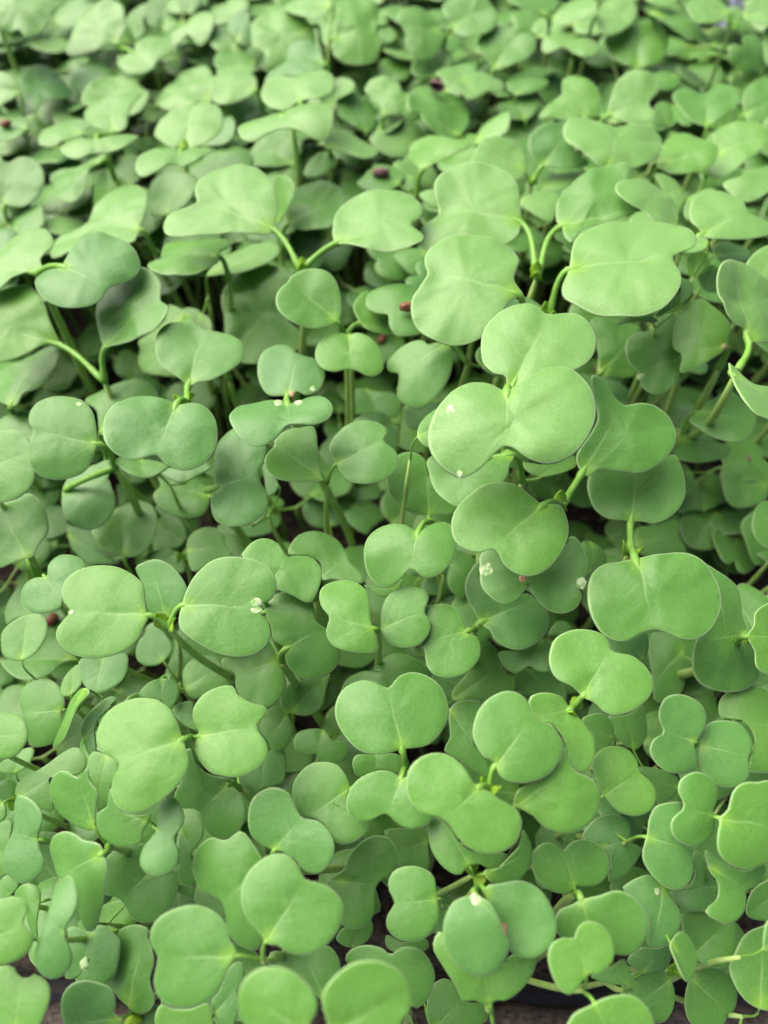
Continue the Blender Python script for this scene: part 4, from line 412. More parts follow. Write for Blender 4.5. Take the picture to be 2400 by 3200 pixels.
([-61.1,99.1,54.9],[-58.3,103.9,0.0],0,[('g',[-60.5,100.2,61.6],[-0.087,-0.15,0.985],[0.439,0.882,0.173],13.6,[38,32,0,0,-6,-45,30,-71,86,-80,123,-70,143,-42,145,-5,118,30,85,59,55,85],107),('g',[-62.9,97.5,50.4],[-0.544,-0.467,0.697],[-0.529,-0.454,-0.717],10.2,[0,-4,-1,-19,10,-42,39,-59,74,-59,102,-47,114,-28,111,-11,102,0,111,11,114,28,102,47,74,59,39,59,10,42,-1,19,0,4],341)]),
([-56.7,78.5,37.0],[-55.7,79.1,0.0],0,[('g',[-56.9,79.7,43.7],[-0.045,-0.168,0.985],[-0.148,0.976,0.159],12.3,[-5,-23,3,-49,28,-67,72,-77,107,-69,128,-44,126,-9,116,13,97,44,78,66,49,61,17,36,3,2],110),('g',[-57.5,75.2,34.7],[-0.025,-0.097,0.995],[-0.245,-0.964,-0.1],8.8,[0,-3,-1,-16,9,-37,34,-51,64,-51,88,-41,99,-24,96,-9,88,0,96,9,99,24,88,41,64,51,34,51,9,37,-1,16,0,3],342)]),
([-76.5,82.0,65.8],[-79.2,82.3,0.0],0,[('g',[-75.4,82.4,72.6],[-0.089,-0.33,0.94],[0.926,0.321,0.2],9.6,[-14,-55,12,-71,46,-76,72,-67,92,-43,91,-18,99,16,93,39,78,56,49,66,20,75],116),('g',[-79.8,80.9,63.5],[-0.094,-0.033,0.995],[-0.94,-0.326,-0.1],9.4,[0,-3,-1,-17,9,-39,36,-54,67,-54,94,-43,105,-26,102,-10,94,0,102,10,105,26,94,43,67,54,36,54,9,39,-1,17,0,3],343)]),
([8.6,122.6,69.2],[10.8,125.2,0.0],0,[('g',[7.4,122.3,75.7],[0.045,-0.168,0.985],[-0.957,-0.288,-0.005],6.9,[103,-37,90,-16,68,-2,73,22,66,49,40,60,10,58,10,33,2,-6,-10,-60,12,-74,54,-79,84,-79,101,-57],120),('g',[11.2,124.9,66.9],[0.077,0.064,0.995],[0.766,0.635,-0.1],8.7,[0,-3,-1,-16,9,-36,33,-50,62,-50,87,-40,97,-24,94,-9,87,0,94,9,97,24,87,40,62,50,33,50,9,36,-1,16,0,3],344)]),
([-7.1,114.0,71.5],[-9.3,111.9,0.0],0,[('y',[-7.1,112.8,77.8],[0.045,-0.168,0.985],[0.063,-0.983,-0.17],8.4,[0,0,-3,-27,8,-51,31,-68,58,-70,81,-58,91,-35,85,-8,88,11,98,30,98,49,85,64,63,67,35,57,15,43,1,20],121),('y',[-7.3,117.1,68.0],[-0.028,0.434,0.9],[-0.058,0.899,-0.435],8.5,[0,-3,-1,-16,9,-35,32,-49,61,-49,85,-39,95,-24,93,-9,85,0,93,9,95,24,85,39,61,49,32,49,9,35,-1,16,0,3],345)]),
([-4.9,133.7,32.1],[2.0,137.2,0.0],0,[('g',[-4.4,132.6,38.4],[0.045,-0.168,0.985],[0.401,-0.9,-0.172],7.9,[46,-64,64,-50,78,-2,105,35,74,66,40,59,18,19,-6,-9,-7,-42,21,-64],127),('g',[-5.0,136.2,27.6],[-0.014,0.717,0.697],[-0.013,0.697,-0.717],8.1,[0,-3,-1,-15,8,-33,31,-46,58,-46,81,-37,90,-22,88,-8,81,0,88,8,90,22,81,37,58,46,31,46,8,33,-1,15,0,3],346)]),
([4.7,80.8,77.9],[5.8,69.0,0.0],0,[('g',[5.8,81.4,84.5],[-0.045,-0.168,0.985],[0.876,0.468,0.12],7.0,[-1,-8,7,-28,38,-35,76,9,74,33,50,33,21,23,4,7],130)]),
([49.6,120.5,50.3],[50.3,123.7,0.0],0,[('g',[50.4,121.3,57.1],[-0.0,-0.342,0.94],[0.707,0.665,0.242],14.4,[10,-27,32,-49,62,-62,114,-26,151,6,130,48,109,91,82,103,62,68,15,19,-6,-11],136),('g',[47.1,118.1,47.9],[-0.073,-0.068,0.995],[-0.725,-0.682,-0.1],10.3,[0,-4,-1,-19,10,-42,39,-59,74,-59,103,-47,115,-28,112,-11,103,0,112,11,115,28,103,47,74,59,39,59,10,42,-1,19,0,4],347)]),
([64.4,112.7,65.8],[70.2,116.7,0.0],0,[('g',[63.3,112.4,72.1],[-0.089,-0.33,0.94],[-0.939,-0.288,-0.19],10.5,[-7,3,-33,-44,-28,-96,2,-103,23,-95,38,-79,65,-88,89,-83,106,-61,113,-27,104,1,110,26,103,47,83,60,39,49,25,27],137),('g',[64.7,116.2,63.5],[0.007,0.1,0.995],[0.073,0.992,-0.1],10.1,[0,-3,-1,-19,10,-42,38,-58,73,-58,101,-46,113,-28,110,-10,101,0,110,10,113,28,101,46,73,58,38,58,10,42,-1,19,0,3],348)]),
([70.4,109.9,71.0],[67.9,114.6,0.0],0,[('y',[69.2,109.8,77.4],[-0.089,-0.33,0.94],[-0.983,-0.124,-0.136],9.4,[1,2,-22,-41,-18,-68,-2,-98,16,-119,46,-112,71,-91,91,-56,101,-19,90,1,103,37,79,37,46,27,20,15],138)]),
([84.7,132.5,76.9],[71.9,140.3,0.0],0,[('p',[83.8,131.7,83.1],[-0.0,-0.342,0.94],[-0.7,-0.671,-0.244],7.5,[74,0,84,28,64,48,-10,-10,8,-28,42,-37,79,-30],141),('p',[87.2,134.9,74.5],[0.072,0.069,0.995],[0.718,0.689,-0.1],6.0,[0,-2,-1,-11,6,-25,23,-34,43,-34,60,-28,67,-17,65,-6,60,0,65,6,67,17,60,28,43,34,23,34,6,25,-1,11,0,2],349)]),
([66.5,105.7,55.8],[66.0,104.6,0.0],0,[('g',[67.6,105.3,62.4],[-0.123,-0.123,0.985],[0.941,-0.33,0.076],11.8,[15,-46,49,-59,80,-61,105,-47,116,-15,119,25,93,43,62,69,30,38,4,1,-12,-28],142),('g',[63.2,106.8,53.5],[-0.094,0.033,0.995],[-0.939,0.329,-0.1],8.1,[0,-3,-1,-15,8,-33,31,-46,58,-46,81,-37,90,-22,88,-8,81,0,88,8,90,22,81,37,58,46,31,46,8,33,-1,15,0,3],350)]),
([67.6,109.1,41.9],[70.2,115.6,0.0],0,[('g',[68.7,108.7,48.4],[0.0,0.0,1.0],[0.96,-0.279,0.0],12.1,[-5,-48,31,-58,73,-48,115,-19,122,12,92,15,55,34,22,60,-3,41],143),('g',[64.2,110.0,39.6],[-0.096,0.028,0.995],[-0.956,0.277,-0.1],7.9,[0,-3,-1,-15,8,-33,30,-45,57,-45,79,-36,88,-22,86,-8,79,0,86,8,88,22,79,36,57,45,30,45,8,33,-1,15,0,3],351)]),
([96.3,105.0,27.4],[92.8,104.6,0.0],0,[('g',[95.1,105.1,34.0],[-0.0,-0.174,0.985],[-1.0,0.029,0.005],11.4,[114,36,94,61,56,60,15,39,0,2,4,-35,38,-60,81,-65,113,-37,114,0],144),('g',[98.7,104.9,22.9],[0.717,-0.021,0.697],[0.696,-0.02,-0.717],7.8,[0,-3,-1,-14,8,-32,30,-45,56,-45,78,-36,87,-22,85,-8,78,0,85,8,87,22,78,36,56,45,30,45,8,32,-1,14,0,3],352)]),
([86.3,80.8,41.0],[85.9,82.6,0.0],0,[('g',[85.7,81.9,47.7],[0.045,-0.168,0.985],[-0.498,0.851,0.168],8.3,[31,47,1,40,-6,8,67,-57,85,-38,85,-5,59,34],147),('g',[89.1,78.8,38.6],[0.08,-0.06,0.995],[0.797,-0.595,-0.1],6.4,[0,-2,-1,-12,6,-27,24,-37,46,-37,64,-30,72,-18,70,-7,64,0,70,7,72,18,64,30,46,37,24,37,6,27,-1,12,0,2],353)]),
([94.6,97.8,25.4],[93.2,96.8,0.0],0,[('g',[94.0,96.9,31.6],[0.089,-0.33,0.94],[-0.55,-0.803,-0.231],10.5,[104,-2,118,27,93,46,43,44,-1,-2,-12,-29,18,-46,55,-49],148),('g',[97.6,99.7,23.1],[0.084,0.054,0.995],[0.837,0.537,-0.1],8.0,[0,-3,-1,-15,8,-33,31,-46,58,-46,80,-37,90,-22,88,-8,80,0,88,8,90,22,80,37,58,46,31,46,8,33,-1,15,0,3],354)]),
([30.2,66.1,71.1],[38.6,73.4,0.0],0,[('g',[29.5,65.2,77.4],[-0.087,-0.15,0.985],[-0.583,-0.794,-0.173],10.2,[142,-61,151,-39,150,-13,135,3,115,2,101,5,111,26,116,54,107,78,86,91,65,88,56,77,32,76,7,65,-14,40,-18,20,5,18,41,2,71,-18,92,-42,78,-75,96,-92,122,-75],159),('g',[30.7,68.5,66.6],[0.166,0.698,0.697],[0.161,0.678,-0.717],11.4,[0,-4,-1,-21,11,-47,43,-65,82,-65,114,-52,127,-31,124,-12,114,0,124,12,127,31,114,52,82,65,43,65,11,47,-1,21,0,4],355)]),
([12.6,73.9,45.9],[7.4,71.0,0.0],0,[('g',[13.6,73.3,52.2],[-0.0,-0.174,0.985],[0.82,-0.563,-0.099],4.1,[22,-39,42,-45,62,-41,41,-1,42,35,26,44,-9,40,-5,27,5,-17],161),('g',[10.7,76.9,43.5],[-0.054,0.084,0.995],[-0.536,0.838,-0.1],6.0,[0,-2,-1,-11,6,-25,23,-34,43,-34,60,-28,67,-17,65,-6,60,0,65,6,67,17,60,28,43,34,23,34,6,25,-1,11,0,2],356)]),
([3.8,62.4,56.3],[8.8,68.0,0.0],0,[('g',[2.6,62.5,62.8],[-0.0,-0.174,0.985],[-0.998,0.063,0.011],5.7,[49,4,39,14,18,15,-3,-3,-9,-22,2,-18,51,0,66,-6],165),('g',[6.2,62.3,51.7],[0.716,-0.045,0.697],[0.695,-0.044,-0.717],6.0,[0,-2,-1,-11,6,-25,23,-34,43,-34,60,-28,67,-17,65,-6,60,0,65,6,67,17,60,28,43,34,23,34,6,25,-1,11,0,2],357)]),
([-20.8,56.9,65.3],[-10.5,62.6,0.0],0,[('g',[-20.3,58.0,71.9],[0.123,-0.123,0.985],[0.472,0.88,0.051],7.0,[23,30,8,-7,13,-42,16,-75,35,-79,64,-72,85,-58,92,-34,83,-15,70,0,73,10,84,28,82,52,67,66,45,71,30,68],166),('g',[-24.3,57.3,63.0],[-0.099,0.012,0.995],[-0.988,0.121,-0.1],9.4,[0,-3,-1,-17,9,-39,36,-54,67,-54,94,-43,105,-26,102,-10,94,0,102,10,105,26,94,43,67,54,36,54,9,39,-1,17,0,3],358)]),
([-13.5,63.8,55.9],[-15.3,66.5,0.0],0,[('g',[-12.6,64.6,62.4],[0.123,-0.123,0.985],[0.75,0.661,-0.011],7.5,[13,51,27,23,8,-7,23,-18,43,-44,63,-60,73,-38,71,-11,80,11,81,41,66,71,43,89,17,91,-11,73],167),('g',[-16.0,64.0,51.4],[-0.715,0.056,0.697],[-0.695,0.054,-0.717],9.4,[0,-3,-1,-17,9,-39,36,-54,68,-54,94,-43,105,-26,102,-10,94,0,102,10,105,26,94,43,68,54,36,54,9,39,-1,17,0,3],359)]),
([-39.6,56.5,53.7],[-46.1,55.3,0.0],0,[('b',[-39.9,57.6,60.6],[-0.25,-0.433,0.866],[-0.313,0.883,0.351],10.9,[70,29,30,33,6,19,-1,-4,15,-34,35,-51,62,-48,94,-33,113,-10,116,19,111,38],172)]),
([-52.0,53.7,49.9],[-50.7,57.0,0.0],0,[('b',[-52.1,52.5,56.2],[-0.0,-0.174,0.985],[-0.056,-0.983,-0.173],7.3,[41,-35,65,-19,73,0,66,24,47,45,22,50,-2,41,7,1,13,-41],174),('b',[-53.2,57.0,47.6],[-0.034,0.094,0.995],[-0.334,0.937,-0.1],6.0,[0,-2,-1,-11,6,-25,23,-34,43,-34,60,-28,67,-17,65,-6,60,0,65,6,67,17,60,28,43,34,23,34,6,25,-1,11,0,2],360)]),
([-61.0,62.5,63.8],[-62.4,63.9,0.0],0,[('b',[-60.2,61.6,70.2],[-0.045,-0.168,0.985],[0.655,-0.749,-0.098],5.9,[-7,-14,-10,-36,7,-54,29,-55,51,-45,67,-23,69,-4,56,8,48,41,38,61,14,66,-7,55,-18,37,-11,17,6,4],175),('b',[-62.6,64.4,59.3],[-0.472,0.54,0.697],[-0.458,0.525,-0.717],7.5,[0,-3,-1,-14,8,-31,29,-43,54,-43,75,-35,84,-21,82,-8,75,0,82,8,84,21,75,35,54,43,29,43,8,31,-1,14,0,3],361)]),
([-67.7,50.5,48.2],[-64.7,53.2,0.0],0,[('g',[-67.7,51.6,54.9],[-0.045,-0.168,0.985],[-0.038,0.985,0.166],9.0,[12,36,0,12,5,-17,26,-36,52,-43,78,-36,91,-12,81,20,56,43,30,42],176),('g',[-67.6,48.0,43.7],[0.028,-0.717,0.697],[0.027,-0.696,-0.717],6.0,[0,-2,-1,-11,6,-25,23,-34,43,-34,60,-28,67,-17,65,-6,60,0,65,6,67,17,60,28,43,34,23,34,6,25,-1,11,0,2],362)]),
([-62.8,57.5,33.9],[-60.2,59.1,0.0],0,[('g',[-63.9,57.4,40.5],[0.087,0.15,0.985],[-0.99,-0.097,0.102],14.3,[132,18,102,42,68,46,40,33,22,8,-3,-4,23,-24,45,-68,64,-64,70,-32,92,-6,129,-1,149,-9],178),('g',[-61.8,60.9,31.5],[0.027,0.096,0.995],[0.268,0.958,-0.1],9.4,[0,-3,-1,-17,9,-39,36,-54,68,-54,94,-43,106,-26,103,-10,94,0,103,10,106,26,94,43,68,54,36,54,9,39,-1,17,0,3],363)]),
([-48.7,42.1,62.2],[-48.3,47.4,0.0],0,[('y',[-49.3,41.1,68.2],[-0.643,0.0,0.766],[-0.454,-0.806,-0.381],9.9,[-7,19,-2,-12,27,-29,53,-17,99,-11,98,4,75,18,46,13,24,8],181),('y',[-46.3,41.7,57.7],[0.71,-0.102,0.697],[0.69,-0.099,-0.717],6.5,[0,-2,-1,-12,7,-27,25,-38,47,-38,65,-30,73,-18,71,-7,65,0,71,7,73,18,65,30,47,38,25,38,7,27,-1,12,0,2],364)]),
([-62.9,32.7,65.6],[-60.7,30.9,0.0],0,[('y',[-61.7,32.7,72.1],[0.045,-0.168,0.985],[0.998,0.056,-0.036],6.5,[5,-32,28,-35,50,-31,64,-14,66,3,55,24,36,35,18,36,-4,29],182),('y',[-66.4,32.5,63.3],[-0.1,-0.006,0.995],[-0.993,-0.055,-0.1],6.0,[0,-2,-1,-11,6,-25,23,-34,43,-34,60,-28,67,-17,65,-6,60,0,65,6,67,17,60,28,43,34,23,34,6,25,-1,11,0,2],365)]),
([-38.5,46.4,56.9],[-39.3,48.1,0.0],0,[('g',[-38.4,45.2,63.2],[-0.0,-0.174,0.985],[0.082,-0.981,-0.173],3.8,[36,-3,54,14,42,24,23,30,5,20,0,-4,8,-27,27,-39],186),('g',[-40.8,47.1,52.4],[-0.688,0.203,0.697],[-0.668,0.197,-0.717],6.0,[0,-2,-1,-11,6,-25,23,-34,43,-34,60,-28,67,-17,65,-6,60,0,65,6,67,17,60,28,43,34,23,34,6,25,-1,11,0,2],366)]),
([-38.0,41.4,52.9],[-36.8,43.6,0.0],0,[('g',[-36.9,41.0,59.4],[-0.0,-0.174,0.985],[0.938,-0.341,-0.06],3.9,[15,-12,37,-18,58,-17,39,0,27,24,7,13,0,0],187),('g',[-41.5,41.2,50.6],[-0.1,-0.005,0.995],[-0.994,-0.052,-0.1],6.0,[0,-2,-1,-11,6,-25,23,-34,43,-34,60,-28,67,-17,65,-6,60,0,65,6,67,17,60,28,43,34,23,34,6,25,-1,11,0,2],367)]),
([17.1,20.5,73.0],[14.9,23.6,0.0],0,[('y',[18.1,21.1,79.7],[-0.0,-0.342,0.94],[0.844,0.505,0.184],9.5,[13,-23,17,-41,30,-59,47,-71,71,-75,93,-68,108,-54,112,-35,106,-21,96,-7,97,8,105,29,94,18,69,10,38,12,15,17,-1,4,3,-5],195),('y',[13.8,21.4,70.6],[-0.096,0.026,0.995],[-0.961,0.257,-0.1],7.0,[0,-2,-1,-13,7,-29,27,-40,50,-40,70,-32,78,-19,76,-7,70,0,76,7,78,19,70,32,50,40,27,40,7,29,-1,13,0,2],368)]),
([39.3,34.8,56.1],[37.1,31.6,0.0],0,[('g',[38.2,35.2,62.7],[-0.0,-0.174,0.985],[-0.943,0.327,0.058],4.1,[41,0,31,16,22,44,10,31,2,12,1,-11,18,-30,38,-28,57,-11],196),('g',[41.1,33.2,51.6],[0.533,-0.48,0.697],[0.518,-0.466,-0.717],6.0,[0,-2,-1,-11,6,-25,23,-34,43,-34,60,-28,67,-17,65,-6,60,0,65,6,67,17,60,28,43,34,23,34,6,25,-1,11,0,2],369)]),
([32.0,23.8,63.0],[32.0,30.3,0.0],0,[('y',[33.1,24.4,69.6],[-0.0,-0.174,0.985],[0.86,0.502,0.089],6.8,[4,20,2,2,4,-18,10,-34,28,-49,51,-52,69,-41,75,-22,70,0,77,16,75,35,60,50,38,56,15,49,9,37],198),('y',[30.1,25.3,58.5],[-0.561,0.446,0.697],[-0.545,0.434,-0.717],6.7,[0,-2,-1,-12,7,-28,25,-38,48,-38,67,-31,75,-18,73,-7,67,0,73,7,75,18,67,31,48,38,25,38,7,28,-1,12,0,2],370)]),
([69.3,37.3,53.6],[69.3,38.2,0.0],0,[('y',[68.1,37.5,60.1],[0.045,-0.168,0.985],[-0.988,0.139,0.069],6.4,[96,0,76,-3,56,7,48,37,59,77,40,80,6,62,1,-45,21,-60,44,-65,74,-58,98,-39,102,-16],201),('y',[72.7,36.8,51.2],[0.099,-0.014,0.995],[0.985,-0.138,-0.1],9.0,[0,-3,-1,-16,9,-37,34,-52,65,-52,90,-41,100,-25,98,-9,90,0,98,9,100,25,90,41,65,52,34,52,9,37,-1,16,0,3],371)]),
([45.5,46.6,59.4],[45.6,44.4,0.0],0,[('b',[44.7,47.5,66.0],[-0.0,-0.174,0.985],[-0.672,0.729,0.129],4.3,[47,30,33,22,4,10,0,-1,11,-24,29,-40,33,-30,43,0,67,17],204)]),
([64.3,61.6,31.9],[59.1,62.7,0.0],0,[('g',[63.5,60.8,38.3],[-0.0,-0.174,0.985],[-0.712,-0.692,-0.122],10.6,[104,-2,130,23,110,48,68,51,17,17,-8,-17,8,-56,23,-65,62,-45],205),('g',[64.3,64.1,27.4],[-0.0,0.717,0.697],[-0.0,0.697,-0.717],8.5,[0,-3,-1,-16,9,-35,32,-49,61,-49,85,-39,95,-24,93,-9,85,0,93,9,95,24,85,39,61,49,32,49,9,35,-1,16,0,3],372)]),
([12.9,48.2,33.8],[9.7,51.0,0.0],0,[('g',[13.9,48.9,40.5],[-0.0,-0.174,0.985],[0.832,0.546,0.096],11.8,[2,-6,24,-16,50,-38,89,-45,116,-54,126,-28,118,0,133,33,132,58,109,54,55,28,7,14],207),('g',[9.5,47.6,31.5],[-0.098,-0.018,0.995],[-0.979,-0.178,-0.1],8.1,[0,-3,-1,-15,8,-34,31,-47,58,-47,81,-37,91,-22,88,-8,81,0,88,8,91,22,81,37,58,47,31,47,8,34,-1,15,0,3],373)]),
([29.5,57.1,31.8],[26.2,52.2,0.0],0,[('g',[30.2,56.2,38.1],[-0.0,-0.174,0.985],[0.581,-0.802,-0.141],6.3,[20,-47,45,-31,63,0,96,19,66,39,34,35,2,4,-7,-30],208),('g',[26.4,57.6,28.3],[-0.43,0.062,0.9],[-0.891,0.129,-0.435],6.4,[0,-2,-1,-12,6,-26,24,-37,46,-37,64,-29,71,-18,69,-7,64,0,69,7,71,18,64,29,46,37,24,37,6,26,-1,12,0,2],374)]),
([45.2,83.8,39.0],[41.2,89.3,0.0],0,[('g',[45.3,82.6,45.3],[0.045,-0.168,0.985],[0.037,-0.985,-0.169],5.8,[70,-18,57,1,49,28,26,27,4,9,3,-21],210),('g',[45.1,86.2,34.5],[-0.027,0.717,0.697],[-0.026,0.696,-0.717],6.0,[0,-2,-1,-11,6,-25,23,-34,43,-34,60,-28,67,-17,65,-6,60,0,65,6,67,17,60,28,43,34,23,34,6,25,-1,11,0,2],375)]),
([59.6,90.8,23.4],[58.2,89.2,0.0],0,[('g',[60.7,90.9,30.0],[-0.045,-0.168,0.985],[0.985,0.158,0.072],11.1,[-1,-5,10,-32,55,-40,116,-42,111,0,125,43,75,37,17,38],211),('g',[58.2,88.8,18.9],[-0.412,-0.587,0.697],[-0.4,-0.571,-0.717],7.8,[0,-3,-1,-14,8,-32,30,-45,56,-45,78,-36,87,-21,85,-8,78,0,85,8,87,21,78,36,56,45,30,45,8,32,-1,14,0,3],376)]),
([-4.2,26.0,63.9],[-5.7,30.3,0.0],0,[('g',[-5.2,25.4,70.3],[-0.0,-0.174,0.985],[-0.836,-0.541,-0.095],7.5,[-3,-5,-4,-34,9,-52,30,-63,52,-61,71,-50,81,-30,81,-7,66,7,58,27,58,49,49,61,29,67,6,64,-2,53,14,43,19,27,11,9],217),('g',[-2.2,27.3,59.4],[0.602,0.39,0.697],[0.585,0.378,-0.717],8.1,[0,-3,-1,-15,8,-33,31,-46,58,-46,81,-37,91,-22,88,-8,81,0,88,8,91,22,81,37,58,46,31,46,8,33,-1,15,0,3],377)]),
([-22.8,26.5,64.9],[-18.5,29.3,0.0],0,[('g',[-23.6,25.8,71.1],[-0.171,-0.296,0.94],[-0.697,-0.637,-0.328],5.5,[27,-65,47,-54,74,-44,73,-24,60,-11,57,2,66,19,65,41,51,57,26,61,5,51,-6,36,-7,15,4,0,-7,-1,-4,-9,11,-34,13,-59,5,-79,17,-83],218),('g',[-24.0,29.8,62.6],[-0.036,0.093,0.995],[-0.36,0.928,-0.1],8.9,[0,-3,-1,-16,9,-37,34,-51,64,-51,89,-41,100,-25,97,-9,89,0,97,9,100,25,89,41,64,51,34,51,9,37,-1,16,0,3],378)]),
([-48.8,17.8,65.1],[-40.1,23.0,0.0],0,[('b',[-50.0,18.1,71.4],[-0.171,-0.296,0.94],[-0.963,0.253,-0.096],4.4,[52,-25,43,-6,44,8,44,30,35,51,15,61,-3,59,-18,43,-18,25,-6,12,2,-2,0,-19,4,-34,21,-46,43,-51,57,-46],224),('b',[-46.9,16.3,60.5],[0.568,-0.438,0.697],[0.552,-0.425,-0.717],6.9,[0,-2,-1,-13,7,-29,26,-40,50,-40,69,-32,78,-19,76,-7,69,0,76,7,78,19,69,32,50,40,26,40,7,29,-1,13,0,2],379)]),
([-43.8,8.4,53.4],[-42.3,12.3,0.0],0,[('b',[-43.9,7.2,59.7],[-0.045,-0.168,0.985],[-0.088,-0.981,-0.171],4.9,[43,-25,65,-29,64,-8,51,-3,50,3,66,19,68,34,53,48,31,49,11,47,2,36,-9,10,3,-2,-2,-31,11,-39],228),('b',[-42.1,11.5,51.1],[0.047,0.088,0.995],[0.468,0.878,-0.1],6.0,[0,-2,-1,-11,6,-25,23,-34,43,-34,60,-28,67,-17,65,-6,60,0,65,6,67,17,60,28,43,34,23,34,6,25,-1,11,0,2],380)]),
([-53.1,11.9,49.4],[-45.9,16.8,0.0],0,[('g',[-54.2,11.4,55.8],[-0.045,-0.168,0.985],[-0.906,-0.41,-0.111],2.0,[28,-16,20,2,31,18,30,39,25,56,15,31,3,7,-3,-17,11,-33,29,-35,44,-27],234),('g',[-51.0,14.2,45.9],[0.295,0.319,0.9],[0.611,0.661,-0.435],6.0,[0,-2,-1,-11,6,-25,23,-34,43,-34,60,-28,67,-17,65,-6,60,0,65,6,67,17,60,28,43,34,23,34,6,25,-1,11,0,2],381)]),
([-47.5,-6.2,64.8],[-40.9,-9.1,0.0],0,[('y',[-47.5,-5.0,71.5],[-0.045,-0.168,0.985],[0.006,0.986,0.168],6.0,[-9,39,-9,19,-4,-24,17,-35,39,-40,56,-33,65,-13,60,-4,62,7,73,19,73,35,66,55],235),('y',[-47.5,-9.6,62.5],[-0.001,-0.1,0.995],[-0.006,-0.995,-0.1],6.0,[0,-2,-1,-11,6,-25,23,-34,43,-34,60,-28,67,-17,65,-6,60,0,65,6,67,17,60,28,43,34,23,34,6,25,-1,11,0,2],382)]),
([-35.6,-7.4,47.0],[-34.7,-3.6,0.0],0,[('g',[-35.6,-6.2,53.7],[-0.0,-0.174,0.985],[0.035,0.984,0.174],2.9,[0,18,6,-15,28,-22,40,-16,29,0,26,20],238),('g',[-35.7,-10.9,44.6],[-0.004,-0.1,0.995],[-0.035,-0.994,-0.1],6.0,[0,-2,-1,-11,6,-25,23,-34,43,-34,60,-28,67,-17,65,-6,60,0,65,6,67,17,60,28,43,34,23,34,6,25,-1,11,0,2],383)]),
([-68.0,22.7,45.9],[-67.5,27.5,0.0],0,[('g',[-67.1,21.9,52.3],[-0.045,-0.168,0.985],[0.735,-0.673,-0.081],5.8,[57,-39,71,-26,76,-9,57,1,38,23,18,42,1,26,-12,11],239),('g',[-71.2,23.9,43.5],[-0.094,0.033,0.995],[-0.938,0.333,-0.1],6.0,[0,-2,-1,-11,6,-25,23,-34,43,-34,60,-28,67,-17,65,-6,60,0,65,6,67,17,60,28,43,34,23,34,6,25,-1,11,0,2],384)]),
([-59.4,11.6,46.6],[-56.1,15.9,0.0],0,[('g',[-60.3,12.4,53.2],[0.045,-0.168,0.985],[-0.701,0.697,0.151],2.9,[28,23,8,14,0,-2,5,-20,29,-14,29,0],240),('g',[-56.3,13.0,44.2],[0.091,0.04,0.995],[0.91,0.403,-0.1],6.0,[0,-2,-1,-11,6,-25,23,-34,43,-34,60,-28,67,-17,65,-6,60,0,65,6,67,17,60,28,43,34,23,34,6,25,-1,11,0,2],385)]),
([-68.7,32.5,37.7],[-68.1,40.4,0.0],0,[('g',[-68.6,33.7,44.4],[-0.0,-0.174,0.985],[0.047,0.984,0.173],4.1,[1,29,-2,6,10,-20,31,-28,46,-23,40,1,14,32],242),('g',[-68.9,29.1,35.4],[-0.005,-0.1,0.995],[-0.047,-0.994,-0.1],6.0,[0,-2,-1,-11,6,-25,23,-34,43,-34,60,-28,67,-17,65,-6,60,0,65,6,67,17,60,28,43,34,23,34,6,25,-1,11,0,2],386)]),
([-11.1,41.0,42.5],[-6.2,41.7,0.0],0,[('g',[-11.4,39.9,48.8],[0.045,-0.168,0.985],[-0.255,-0.955,-0.151],4.0,[50,11,50,33,36,51,17,55,6,43,9,21,-6,2,0,-26,12,-45,30,-47,45,-35,45,-16,39,0],244),('g',[-8.1,42.7,40.1],[0.087,0.049,0.995],[0.868,0.486,-0.1],6.3,[0,-2,-1,-12,6,-26,24,-36,46,-36,63,-29,71,-17,69,-7,63,0,69,7,71,17,63,29,46,36,24,36,6,26,-1,12,0,2],387)]),
([-1.3,33.4,56.7],[0.8,45.4,0.0],0,[('g',[-1.3,32.3,63.0],[-0.0,-0.174,0.985],[0.017,-0.985,-0.174],2.4,[34,-29,24,0,25,22,29,39,5,41,-2,26,0,-3,0,-32,16,-39],245),('g',[-1.4,36.9,54.4],[-0.002,0.1,0.995],[-0.018,0.995,-0.1],6.0,[0,-2,-1,-11,6,-25,23,-34,43,-34,60,-28,67,-17,65,-6,60,0,65,6,67,17,60,28,43,34,23,34,6,25,-1,11,0,2],388)]),
([-7.8,14.0,52.7],[-7.5,18.8,0.0],0,[('g',[-6.6,13.9,59.2],[-0.0,-0.174,0.985],[0.995,-0.095,-0.017],5.6,[-24,-5,0,-22,7,-58,25,-63,45,-57,55,-38,53,-16,57,3,82,27,82,49,69,68,47,71,27,61,8,39,1,17],246),('g',[-9.6,12.4,48.2],[-0.547,-0.465,0.697],[-0.531,-0.451,-0.717],8.3,[0,-3,-1,-15,8,-34,32,-48,60,-48,83,-38,93,-23,91,-9,83,0,91,9,93,23,83,38,60,48,32,48,8,34,-1,15,0,3],389)]),
([8.7,10.5,64.6],[11.2,12.5,0.0],0,[('g',[7.5,10.4,71.1],[-0.0,-0.174,0.985],[-0.997,-0.079,-0.014],6.0,[1,-2,1,-20,4,-32,20,-42,39,-45,58,-40,67,-27,66,-13,60,0,71,14,74,28,63,43,45,49,23,47,7,33,0,17],247),('g',[11.3,8.2,62.3],[0.075,-0.066,0.995],[0.747,-0.657,-0.1],6.0,[0,-2,-1,-11,6,-25,23,-34,43,-34,60,-28,67,-17,65,-6,60,0,65,6,67,17,60,28,43,34,23,34,6,25,-1,11,0,2],390)]),
